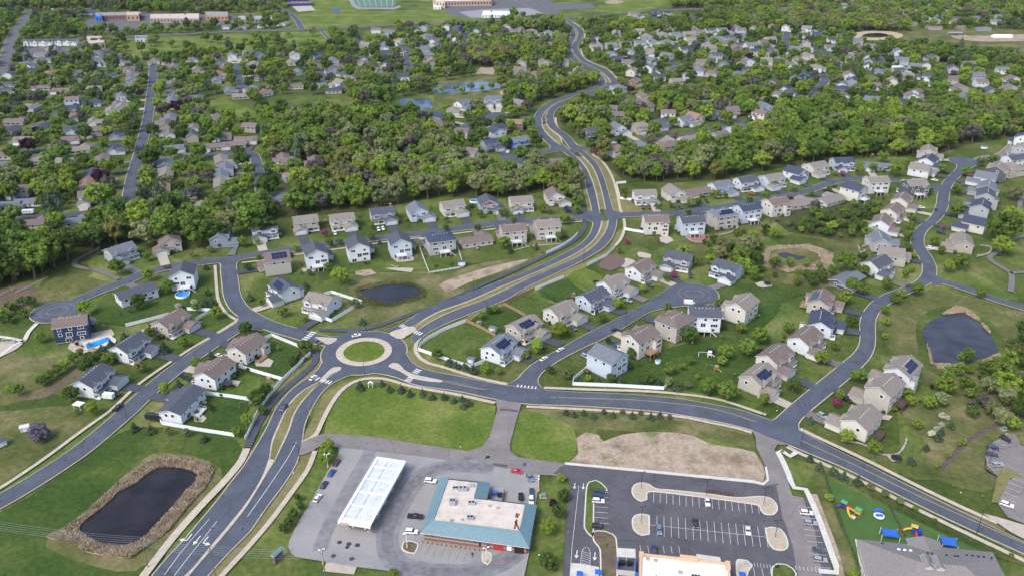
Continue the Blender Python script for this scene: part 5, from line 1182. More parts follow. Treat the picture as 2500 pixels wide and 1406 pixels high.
# ---- further roofs that only show as a crowd between the trees: one object
FZ = [[(1440,80),(1860,72),(2050,95),(2300,150),(2480,185),(2480,250),(2100,255),(1850,238),(1650,228),(1500,180),(1440,120)], [(0,140),(340,150),(640,125),(870,150),(860,228),(630,235),(620,340),(650,400),(650,500),(330,505),(0,480)],
      [(1080,68),(1380,75),(1380,112),(1080,112)], [(1860,-8),(2480,-8),(2480,62),(2200,60),(1860,40)], [(1420,270),(1860,255),(1860,330),(1420,360)], [(880,80),(1080,85),(1080,180),(880,180)], [(60,110),(300,125),(300,200),(60,200)]]
r2 = np.random.default_rng(21); n_ = 60000; fy = 400+r2.uniform(0, 1, n_)*1250; fx_ = r2.uniform(-1, 1, n_)*fy*.68; dp = fy*CT+HC*ST; fu = 1250+F*fx_/dp; fv = 703-F*(fy*ST-HC*CT)/dp
k_ = np.zeros(n_, bool)
for q in FZ: k_ |= inpoly(fu, fv, q)
for q in [[(630,235),(862,235),(862,300),(630,320)], [(1670,215),(1720,202),(1800,206),(1812,236),(1750,248)], [(290,90),(820,70),(800,126),(300,150)], [(480,240),(560,232),(640,262),(640,300),(500,290)]]: k_ &= ~inpoly(fu, fv, q)
fx_, fy, fu, fv = fx_[k_], fy[k_], fu[k_], fv[k_]; placed = [(h[0], h[1]) for h in HOUSES]; MH = MB(); wcol = ['white', 'tan', 'grey', 'cream', 'pale', 'taupe']; rcol = ['char', 'taupe', 'slate', 'brown', 'mauve', 'navyr']
FH = 0
for x, y, u, v in zip(fx_, fy, fu, fv):
    if FH >= 230: break
    pp = np.array(placed[-700:]); 
    if np.hypot(pp[:, 0]-x, pp[:, 1]-y).min() < 23: continue
    d = np.hypot(CORR[:, 0]-x, CORR[:, 1]-y)-CORR[:, 2]
    if d.min() < 10.5: continue
    placed.append((x, y)); FH += 1; near = int(d.argmin()); tx, ty = CORR[near, 0]-x, CORR[near, 1]-y; a = math.atan2(-tx, ty) if d.min() < 45 else r2.choice([0, 1.57])+r2.uniform(-.2, .2)
    one = MB(); lo_ = u < 900 and r2.uniform() < .7; H = 3. if lo_ else 5.6; wi, ri = int(r2.integers(0, 6)), 6+int(r2.integers(0, 6)); W_, D_ = (8.5, 4.6) if lo_ else (6.6, 4.8)
    one.gbody(-W_, W_, -D_, D_, 0, H, .5, 'x', wi); one.groof(-W_, W_, -D_, D_, H, .5, 'x', .5, .16, ri, 12); one.gbody(.5, W_+.8, D_-.5, D_+4.5, 0, 2.9, .5, 'y', wi); one.groof(.5, W_+.8, D_-2., D_+4.5, 2.9, .5, 'y', .4, .16, ri, 12)
    for xx_ in (-4.2, 0, 4.2): one.box(xx_-.8, xx_+.8, -D_-.05, -D_, H-1.9, H-.6, 13); one.box(xx_-.8, xx_+.8, D_, D_+.05, H-1.9, H-.6, 13)
    one.box(1.6, 6.2, D_+4.5, D_+4.56, 0, 2.2, 12); c_, s_ = math.cos(a), math.sin(a); b_ = len(MH.v)
    MH.v += [(x+c_*p[0]-s_*p[1], y+s_*p[0]+c_*p[1], p[2]) for p in one.v]; MH.f += [tuple(b_+i for i in f) for f in one.f]; MH.m += one.m
    HOUSES.append((x, y, 0, 'x', 1, '', '', None, (u, v)))
o = MH.build('distant_houses', [wall_mat(w_) for w_ in wcol]+[roof_mat(w_) for w_ in rcol]+[WHITE, GLASS]); tag(o, 'the further crowd of small roofs scattered among the far trees', 'houses', kind='stuff', px=(1800, 100)); print('crowd houses', FH)
# ---- the mass of the woods and the leafy blocks: one object per kind of cover, instanced crowns
hx = np.array([(h[0], h[1]) for h in HOUSES]); dv = []
NH = len(HOUSES)
for a, b in DRIVES:
    for t in (0, .25, .5, .75, 1): p = a.lerp(b, t); dv.append((p.x, p.y))
dv = np.array(dv)
WOODS = [
 [(-200,535),(150,545),(235,560),(240,595),(195,610),(145,640),(100,668),(60,685),(0,700),(-200,760)],
 [(240,548),(430,520),(640,510),(690,470),(700,405),(650,385),(655,322),(760,285),(900,290),(1010,320),(1100,350),(1160,402),(1250,425),(1330,402),(1398,420),(1412,480),(1400,500),(1335,466),(1200,486),(1080,478),(960,500),(880,515),(700,528),(600,548),(440,572),(330,590),(250,596)],
 [(1465,380),(1500,392),(1560,378),(1640,372),(1760,345),(1860,320),(2000,285),(2300,262),(2700,225),(2700,300),(2520,325),(2360,352),(2300,372),(2225,382),(2120,382),(1990,398),(1880,412),(1770,436),(1640,446),(1560,442),(1535,445),(1510,430),(1490,410)],
 [(1880,530),(1930,505),(2010,505),(2080,495),(2135,475),(2145,520),(2105,575),(2070,590),(1990,575),(1925,565)],
 [(1360,262),(1440,246),(1500,265),(1640,240),(1830,250),(1850,285),(1700,275),(1600,290),(1450,310),(1370,305)],
 [(1240,222),(1300,200),(1440,195),(1448,210),(1380,228),(1335,243),(1300,250),(1262,245)],
 [(1100,95),(1180,110),(1300,105),(1380,110),(1375,150),(1300,140),(1200,165),(1130,160)],
 [(1250,42),(1355,55),(1380,70),(1375,90),(1250,75),(1220,60)],
 [(-200,-14),(640,-14),(655,8),(600,26),(350,26),(150,20),(-200,22)],
 [(1640,-14),(2700,-14),(2700,60),(2430,52),(2250,48),(2150,66),(1900,75),(1800,68),(1700,30),(1640,20)],
 [(1440,60),(1520,56),(1560,68),(1860,70),(1860,78),(1440,82)],
 [(2040,45),(2220,62),(2220,76),(2040,78),(1990,60)],
 [(850,190),(940,185),(945,250),(860,262)],
 [(2440,870),(2520,840),(2520,1000),(2470,1010),(2420,980)],
 [(640,290),(760,285),(850,290),(860,310),(700,335),(640,330)],
 [(-200,380),(70,420),(180,440),(200,470),(130,500),(-200,500)],
 [(890,285),(975,282),(1050,290),(1050,345),(930,335),(870,310)],
 [(1600,255),(1850,200),(2100,262),(1860,300),(1700,300)],
]
SCRUB = [[(1715,592),(1790,562),(1885,545),(1868,600),(1850,650),(1880,668),(2030,668),(2050,690),(1900,694),(1800,662),(1725,640)], [(2290,930),(2400,905),(2470,1010),(2400,1045),(2320,1000)], [(2330,880),(2440,870),(2480,900),(2400,930),(2300,925)], [(2100,600),(2130,590),(2125,640),(2100,650)], [(0,760),(60,735),(150,720),(120,745),(40,790),(0,800)]]
SUBURB = [[(-250,-14),(700,-14),(700,85),(1430,45),(1500,60),(2750,-14),(2750,330),(2480,325),(2300,350),(2000,390),(1460,395),(1420,360),(1330,372),(1240,440),(700,520),(250,545),(-250,560)]]
OPEN = [
 [(735,26),(900,20),(1130,18),(1270,42),(1110,60),(860,72),(740,76)], [(690,-14),(1060,-14),(1130,24),(735,34)], [(290,150),(300,95),(440,90),(640,83),(805,74),(808,98),(780,124),(640,126),(470,132)], [(862,74),(950,70),(998,88),(992,98),(880,102)],
 [(1050,-14),(1400,-14),(1500,40),(1380,50),(1180,52)], [(1400,-14),(1650,-14),(1600,24),(1470,34),(1390,40)],
 [(960,236),(1060,232),(1050,205),(1140,188),(1240,192),(1300,215),(1240,248),(1080,276),(965,276)], [(2065,76),(2200,72),(2420,72),(2700,80),(2700,165),(2420,128),(2230,112),(2090,106),(2060,94)],
 [(1670,222),(1720,202),(1800,206),(1812,236),(1720,248)], [(630,240),(700,232),(862,236),(862,292),(640,300)], [(205,32),(640,36),(640,60),(300,78),(205,75)], [(50,100),(190,98),(205,140),(60,150)], [(480,258),(560,232),(640,262),(640,300),(560,285)],
 [(812,236),(850,238),(870,282),(820,284)], [(890,236),(930,240),(955,264),(930,276),(895,268)], [(1150,160),(1215,160),(1210,196),(1155,198)], [(325,90),(360,90),(370,115),(310,115)]]
rg = np.random.default_rng(5)
pts = []; 
N = 90000
v_ = rg.uniform(0, 1, N)
# uniform in the site plane inside the part the photo looks at
yy = 150+v_*1900; xx = rg.uniform(-1, 1, N)*(yy*.70+60)
uu = np.zeros(N); vv = np.zeros(N); dep = yy*CT+HC*ST
uu = 1250+F*xx/dep; vv = 703-F*(yy*ST-HC*CT)/dep
wood = np.zeros(N, bool); sub = np.zeros(N, bool); opn = np.zeros(N, bool)
for p in WOODS: wood |= inpoly(uu, vv, p)
for p in SUBURB: sub |= inpoly(uu, vv, p)
wood |= (vv < -10)
sc2 = np.zeros(N, bool)
for p in SCRUB: sc2 |= inpoly(uu, vv, p)
sc2 &= rg.uniform(0, 1, N) < .5; wood |= sc2
for p in OPEN: opn |= inpoly(uu, vv, p)
park = inpoly(uu, vv, OPEN[2]) & (rg.uniform(0, 1, N) < .05)
keep = ((wood | sub) & ~(opn & ~wood)) | park
# clear of roads, houses and drives
def mind(px, py, q, hw=None, chunk=4000):
    out = np.full(len(px), 1e9)
    for i in range(0, len(px), chunk):
        d = np.hypot(px[i:i+chunk, None]-q[None, :, 0], py[i:i+chunk, None]-q[None, :, 1])
        if hw is not None: d = d-hw[None, :]
        out[i:i+chunk] = d.min(1)
    return out
idx = np.where(keep)[0]; xx, yy, wood, uu, vv, sc2 = xx[idx], yy[idx], wood[idx], uu[idx], vv[idx], sc2[idx]
ok = (mind(xx, yy, CORR[:, :2], CORR[:, 2]) > 2.6) & (mind(xx, yy, hx) > 9.2) & (mind(xx, yy, dv) > 5.)
ex = np.array([(t[0], t[1]) for t in TREES]); ok &= mind(xx, yy, ex) > 5.5
# keep the view from the camera onto houses mostly open in the near and middle blocks
for hx_, hy_ in hx:
    d = math.hypot(hx_, hy_); ux, uy = hx_/d, hy_/d
    a = (hx_-xx)*ux+(hy_-yy)*uy; b = np.abs((xx-hx_)*uy-(yy-hy_)*ux)
    ok &= ~((a > 0) & (a < 30) & (b < 9.5) & (rg.uniform(0, 1, len(xx)) < .88))
# trees never stand where they would hide a street or a pond from the hill side it is seen from
dd = np.hypot(xx, yy); ux, uy = xx/dd, yy/dd
BL = np.concatenate([np.c_[r[0], np.full(len(r[0]), r[1])] for r in ROADS if not r[2]]); WT = np.array([tuple(G(*p).xy) for q in PONDS[3:4] for p in q])
i_ = np.where(ok)[0]
for k in (8, 16, 24, 32):
    b_ok = mind(xx[i_]+ux[i_]*k, yy[i_]+uy[i_]*k, BL[:, :2], BL[:, 2]) > 1.5
    if k < 17: b_ok &= (mind(xx[i_]+ux[i_]*k, yy[i_]+uy[i_]*k, CORR[:, :2], CORR[:, 2]) > 0) | (rg.uniform(0, 1, len(i_)) < .35)
    b_ok &= mind(xx[i_]+ux[i_]*k, yy[i_]+uy[i_]*k, WT) > 9
    ok[i_[~b_ok]] = False; i_ = i_[b_ok]
scrub_ = inpoly(uu, vv, WOODS[3]) | sc2
xx, yy, wood, uu, vv, scrub_ = xx[ok], yy[ok], wood[ok], uu[ok], vv[ok], scrub_[ok]
cell = {}; P_ = []
for x, y, wd, u, v, sb in zip(xx, yy, wood, uu, vv, scrub_):
    r = (rg.uniform(4.2, 7.0) if wd else rg.uniform(3.2, 6.4))
    if sb: r = rg.uniform(1.3, 3.2)
    gap = r*(.80 if wd else 1.3)
    if not wd and rg.uniform() < .45: continue
    cx, cy = int(x//8), int(y//8); bad = False
    for i in (-1, 0, 1):
        for j in (-1, 0, 1):
            for (a, b, rr) in cell.get((cx+i, cy+j), ()):
                if (a-x)**2+(b-y)**2 < (gap+rr)**2*.7: bad = True; break
            if bad: break
        if bad: break
    if bad: continue
    cell.setdefault((cx, cy), []).append((x, y, gap)); P_.append((x, y, r, wd, u, v))
for u, v, dpx, k in REST:
    s = ppm(u, v); r = dpx/2/s*1.1; p = G(u, v, r*1.2); P_.append((p.x, p.y, r, k, u, v))
print('mass trees', len(P_))
protos = {}
def make_cover(name, label, rowsP, kinds_of):
    col = bpy.data.collections.new(name+' crowns'); order = []
    def idx_of(k, j):
        key = (k, j)
        if key not in order:
            order.append(key)
        return order.index(key)
    ids = []; sc = []; rot = []
    for row in rowsP:
        x, y, r, wd, u, v = row
        k = kinds_of(row); j = int(rg.integers(0, 3 if k != 'c' else 2)); ids.append(idx_of(k, j))
        q = rg.uniform(.85, 1.18)
        if k == 'c': sc.append((r*.95, r*.95, r*1.75))
        else: sc.append((r*1.15, r*1.15, r*rg.uniform(.80, 1.08)*(1.12 if name == 'woodland' and r > 3.8 else 1.)))
        rot.append(rg.uniform(0, 6.28))
    for n_, (k, j) in enumerate(order):
        me, mi = MASS[('cone' if k == 'c' else 'round', j)]
        o = bpy.data.objects.new(f'wood_tree.{n_:03d}', me.copy()); o.data.materials.clear(); o.data.materials.append(LEAF[k]); o.data.materials.append(BARK)
        o.data.polygons.foreach_set('material_index', mi); col.objects.link(o)
    # order of a collection's children is by name, which follows n_
    me = bpy.data.meshes.new(name); zs = [s[2]*1.5 for s in sc]
    me.from_pydata([(r[0], r[1], z) for r, z in zip(rowsP, zs)], [], [])
    a = me.attributes.new('pick', 'INT', 'POINT'); a.data.foreach_set('value', ids)
    a = me.attributes.new('size', 'FLOAT_VECTOR', 'POINT'); a.data.foreach_set('vector', np.array(sc, dtype=np.float32).ravel())
    a = me.attributes.new('turn', 'FLOAT_VECTOR', 'POINT'); a.data.foreach_set('vector', np.array([(rg.uniform(-.12, .12), rg.uniform(-.12, .12), t) for t in rot], dtype=np.float32).ravel())
    o = bpy.data.objects.new(name, me); C.objects.link(o)
    ng = bpy.data.node_groups.new(name, 'GeometryNodeTree')
    ng.interface.new_socket('Geometry', in_out='INPUT', socket_type='NodeSocketGeometry'); ng.interface.new_socket('Geometry', in_out='OUTPUT', socket_type='NodeSocketGeometry')
    gi = ng.nodes.new('NodeGroupInput'); go = ng.nodes.new('NodeGroupOutput')
    ci = ng.nodes.new('GeometryNodeCollectionInfo'); ci.inputs['Collection'].default_value = col; ci.inputs['Separate Children'].default_value = True; ci.inputs['Reset Children'].default_value = True
    ip = ng.nodes.new('GeometryNodeInstanceOnPoints'); ip.inputs['Pick Instance'].default_value = True
    def att(nm, ty):
        a = ng.nodes.new('GeometryNodeInputNamedAttribute'); a.data_type = ty; a.inputs['Name'].default_value = nm; return a.outputs[0]
    mv = ng.nodes.new('GeometryNodeMeshToPoints'); ng.links.new(gi.outputs[0], mv.inputs[0]); ng.links.new(mv.outputs[0], ip.inputs['Points'])
    ng.links.new(ci.outputs[0], ip.inputs['Instance']); ng.links.new(att('pick', 'INT'), ip.inputs['Instance Index'])
    er = ng.nodes.new('FunctionNodeEulerToRotation'); ng.links.new(att('turn', 'FLOAT_VECTOR'), er.inputs[0]); ng.links.new(er.outputs[0], ip.inputs['Rotation'])
    ng.links.new(att('size', 'FLOAT_VECTOR'), ip.inputs['Scale'])
    ng.links.new(ip.outputs[0], go.inputs[0])
    md = o.modifiers.new('cover', 'NODES'); md.node_group = ng
    tag(o, label, 'trees', kind='stuff', px=(0, 0)); return o
MASS = {}
for j in range(3): MASS[('round', j)] = crown_mesh('crown', 300+j, 34, 950, .085, 'fine', trunk=True)
for j in range(2): MASS[('cone', j)] = crown_mesh('crown', 400+j, 18, 300, .12, 'cone', trunk=True)
def kinds(row):
    x, y, r, wd, u, v = row
    if isinstance(wd, str): return wd
    t = rg.uniform(); n = math.sin(x*.011+1.3)+math.sin(y*.013+x*.005)
    if wd:
        if v > 520: return 'k' if t < .45 else ('d' if t < .85 else 'y')
        if n > .5: return 'y' if t < .26 else ('g' if t < .6 else ('o' if t < .72 else ('b' if t < .76 else 'd')))
        return 'd' if t < .50 else ('k' if t < .62 else ('y' if t < .78 else ('g' if t < .92 else ('o' if t < .96 else 'b'))))
    return 'd' if t < .40 else ('k' if t < .60 else ('y' if t < .73 else ('c' if t < .80 else ('g' if t < .88 else ('b' if t < .93 else ('u' if t < .94 else 'y'))))))
make_cover('woodland', 'dense spring woods and far treelines between the neighbourhoods', [p for p in P_ if p[3] is True or (not isinstance(p[3], str) and p[3])], kinds)
make_cover('suburban_trees', 'countless garden and street trees among the distant houses', [p for p in P_ if isinstance(p[3], str) or not p[3]], kinds)
shr = []
for k_, (hx_, hy_, an, kd, s_, wl, rf_, ro, px_) in enumerate(HOUSES[:len(NEAR)]):
    rz_ = -R(an); c_, q_ = math.cos(rz_), math.sin(rz_); D_ = 5.2
    for j in range(int(rg.integers(6, 12))):
        sd = rg.integers(0, 4); a_, b_ = (rg.uniform(-7, 7), rg.choice([-1, 1])*D_*1.32) if sd < 2 else (rg.choice([-1, 1])*8.7, rg.uniform(-5, 6))
        if b_ > 4 and a_*s_ > -1: continue
        if sd > 2: a_, b_ = rg.uniform(-14, 14), rg.uniform(-13, -9)
        r_ = rg.uniform(.45, 1.15); shr.append((hx_+c_*a_-q_*b_, hy_+q_*a_+c_*b_, r_, str(rg.choice(list('dkygucw'), p=[.3, .25, .15, .12, .06, .07, .05])), 1000, 600))
sh_ok = (mind(np.array([q[0] for q in shr]), np.array([q[1] for q in shr]), CORR[:, :2], CORR[:, 2]) > 2.5); shr = [q for q, k_ in zip(shr, sh_ok) if k_]
make_cover('garden_shrubs', 'countless low garden shrubs planted round the near houses', shr, kinds)
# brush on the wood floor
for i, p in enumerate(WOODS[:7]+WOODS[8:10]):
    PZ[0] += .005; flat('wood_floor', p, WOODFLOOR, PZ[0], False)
# ------------------------------------------------------------------ vehicles
def carpaint(name, col, metal=.0):
    if name in MATS: return MATS[name]
    m, n, l = new_mat(name); b = n['Principled BSDF']; b.inputs['Base Color'].default_value = (*col, 1); b.inputs['Roughness'].default_value = .28
    b.inputs['Metallic'].default_value = metal; b.inputs['Coat Weight'].default_value = .5; MATS[name] = m; return m
PAINT = {'white': (.75, .76, .78), 'black': (.018, .02, .024), 'silver': (.42, .45, .48), 'grey': (.13, .15, .17), 'navy': (.025, .04, .10), 'blue': (.02, .09, .35), 'red': (.50, .02, .03), 'maroon': (.12, .02, .03), 'green': (.03, .06, .05), 'steel': (.20, .27, .34)}
HEADL = mat('headlight', (.75, .75, .70), rough=.1, var=0); TAILL = mat('tail_light', (.35, .01, .01), rough=.2, var=0)
def loft(mb, secs, mi=0):
    b = len(mb.v)
    for x0, x1, hw, z in secs: mb.v += [(x0, -hw, z), (x1, -hw, z), (x1, hw, z), (x0, hw, z)]
    for k in range(len(secs)-1):
        for i in range(4):
            j = (i+1) % 4; mb.f.append((b+k*4+i, b+k*4+j, b+k*4+4+j, b+k*4+4+i)); mb.m.append(mi)
    k = (len(secs)-1)*4; mb.f.append((b+k, b+k+1, b+k+2, b+k+3)); mb.m.append(mi)
    mb.f.append((b+3, b+2, b+1, b)); mb.m.append(mi)
def wheel_mesh():
    mb = MB(); b = 0
    mb.tube((0, -.12, 0), (0, .12, 0), .34, 14, 0); mb.tube((0, -.135, 0), (0, .135, 0), .19, 8, 1)
    return mb.mesh('wheel', [DARK, STEEL])
WHEEL = wheel_mesh()
def bxm(name, x, y, z, m):
    mb = MB(); mb.box(-x, x, -y, y, -z, z); return mb.mesh(name, [m])
LAMPM = bxm('headlight', .06, .19, .09, HEADL); TAILM = bxm('tail_light', .05, .17, .10, TAILL)
VP = {}
def vehicle_proto(t):
    if t in VP: return VP[t]
    b = MB(); g = MB(); extra = []
    if t == 'car':
        loft(b, [(-2.2, 2.2, .84, .28), (-2.32, 2.32, .90, .45), (-2.34, 2.28, .91, .62), (-2.28, 2.1, .88, .80)]); loft(b, [(-2.25, 1.35, .87, .80), (-1.95, 1.05, .80, .96)])
        loft(g, [(-1.9, 1.0, .79, .96), (-1.2, .25, .64, 1.36)]); loft(b, [(-1.24, .29, .66, 1.36), (-1.1, .15, .58, 1.43)]); wx = (-1.42, 1.42); ln = 2.32
    elif t == 'suv':
        loft(b, [(-2.25, 2.25, .88, .35), (-2.36, 2.34, .95, .55), (-2.36, 2.30, .96, .80), (-2.32, 2.1, .93, 1.0)]); loft(b, [(-2.3, 1.2, .92, 1.0), (-2.25, 1.0, .88, 1.10)])
        loft(g, [(-2.22, .98, .87, 1.10), (-1.95, .30, .74, 1.60)]); loft(b, [(-1.98, .34, .76, 1.60), (-1.85, .2, .68, 1.69)]); wx = (-1.45, 1.45); ln = 2.36
    elif t == 'pickup':
        loft(b, [(-2.8, 2.8, .92, .42), (-2.88, 2.88, .99, .60), (-2.88, 2.85, 1.0, .95), (-2.86, 2.7, .97, 1.12)]); loft(b, [(-.75, 1.35, .95, 1.12), (-.7, 1.2, .92, 1.2)])
        loft(g, [(-.68, 1.18, .90, 1.2), (-.45, .55, .76, 1.72)]); loft(b, [(-.48, .6, .78, 1.72), (-.4, .45, .7, 1.80)])
        bed = MB(); bed.box(-2.75, -.85, -.82, .82, 1.121, 1.135); wx = (-1.75, 1.8); ln = 2.88; extra = [('truck_bed', bed.mesh('truck_bed', [DARK]))]
    elif t == 'van':
        loft(b, [(-2.9, 2.9, .95, .4), (-3.0, 3.0, 1.02, .6), (-3.0, 2.95, 1.03, 1.1), (-3.0, 2.3, 1.0, 1.5), (-2.95, 1.7, .92, 2.35), (-2.85, 1.5, .84, 2.45)])
        loft(g, [(1.0, 2.50, .985, 1.45), (1.0, 1.98, .94, 2.1)]); wx = (-1.8, 1.9); ln = 3.0
    elif t == 'box_trailer':
        b.box(-2.4, 2.4, -1.15, 1.15, .55, 2.7); g.box(2.4, 3.3, -.05, .05, .55, .65); wx = (-.4, .5); ln = 2.4
    elif t == 'camper':
        loft(b, [(-3.6, 3.4, 1.2, .55), (-3.8, 3.8, 1.22, 1.2), (-3.8, 3.9, 1.22, 2.2), (-3.7, 3.6, 1.18, 2.9)])
        for x in (-2.4, -.6, 1.4): g.box(x-.45, x+.45, -1.24, 1.24, 1.5, 2.1)
        wx = (-.5, .5); ln = 3.8
    elif t == 'flatbed_trailer':
        b.box(-2.2, 1.6, -.9, .9, .6, .75); b.box(-2.2, -2.1, -.9, .9, .75, 1.2); b.box(1.5, 1.6, -.9, .9, .75, 1.2); b.box(-2.2, 1.6, -.9, -.82, .75, 1.05); b.box(-2.2, 1.6, .82, .9, .75, 1.05)
        g.box(1.6, 2.8, -.06, .06, .55, .68); wx = (-.5, .4); ln = 2.0
    parts = [('body', b.mesh('body', [WHITE]), (0, 0, 0))]
    parts.append(('windows' if t in ('car', 'suv', 'pickup', 'van', 'camper') else 'tow_bar', g.mesh('windows', [GLASS if t in ('car', 'suv', 'pickup', 'van', 'camper') else BLACK]), (0, 0, 0)))
    for nm, me in extra: parts.append((nm, me, (0, 0, 0)))
    hw = .84 if t == 'car' else .92
    for x in wx:
        for y in (-hw, hw): parts.append(('wheel', WHEEL, (x, y, .34)))
    if t in ('car', 'suv', 'pickup', 'van'):
        zz = .66 if t == 'car' else .86
        for y in (-.66, .66): parts.append(('headlight', LAMPM, (ln-.06, y, zz))); parts.append(('tail_light', TAILM, (-ln+.02, y, zz+.08)))
    VP[t] = parts; return parts
NM = {'car': 'parked_car', 'suv': 'parked_car', 'pickup': 'pickup_truck', 'van': 'van', 'box_trailer': 'box_trailer', 'camper': 'camper_trailer', 'flatbed_trailer': 'utility_trailer'}
CT_ = {'car': 'car', 'suv': 'car', 'pickup': 'pickup truck', 'van': 'van', 'box_trailer': 'trailer', 'camper': 'camper', 'flatbed_trailer': 'trailer'}
def vehicle(u, v, dx, dy, t, col, lab, group='parked and moving vehicles', moving=False):
    p = G(u, v, .8); q = G(u+dx, v+dy, .8); a = math.atan2(q.y-p.y, q.x-p.x)
    z = .21 if v > 1100 else .24
    root = empty('moving_car' if moving else NM[t], (p.x, p.y, z), a, lab, CT_[t], group)
    pm = carpaint('paint_'+col, PAINT[col], .35 if col in ('silver', 'steel', 'grey') else 0.)
    for nm, me, loc in vehicle_proto(t):
        o = bpy.data.objects.new(nm, me); C.objects.link(o); o.parent = root; o.location = loc
        if nm == 'body': o.material_slots[0].link = 'OBJECT'; o.material_slots[0].material = pm
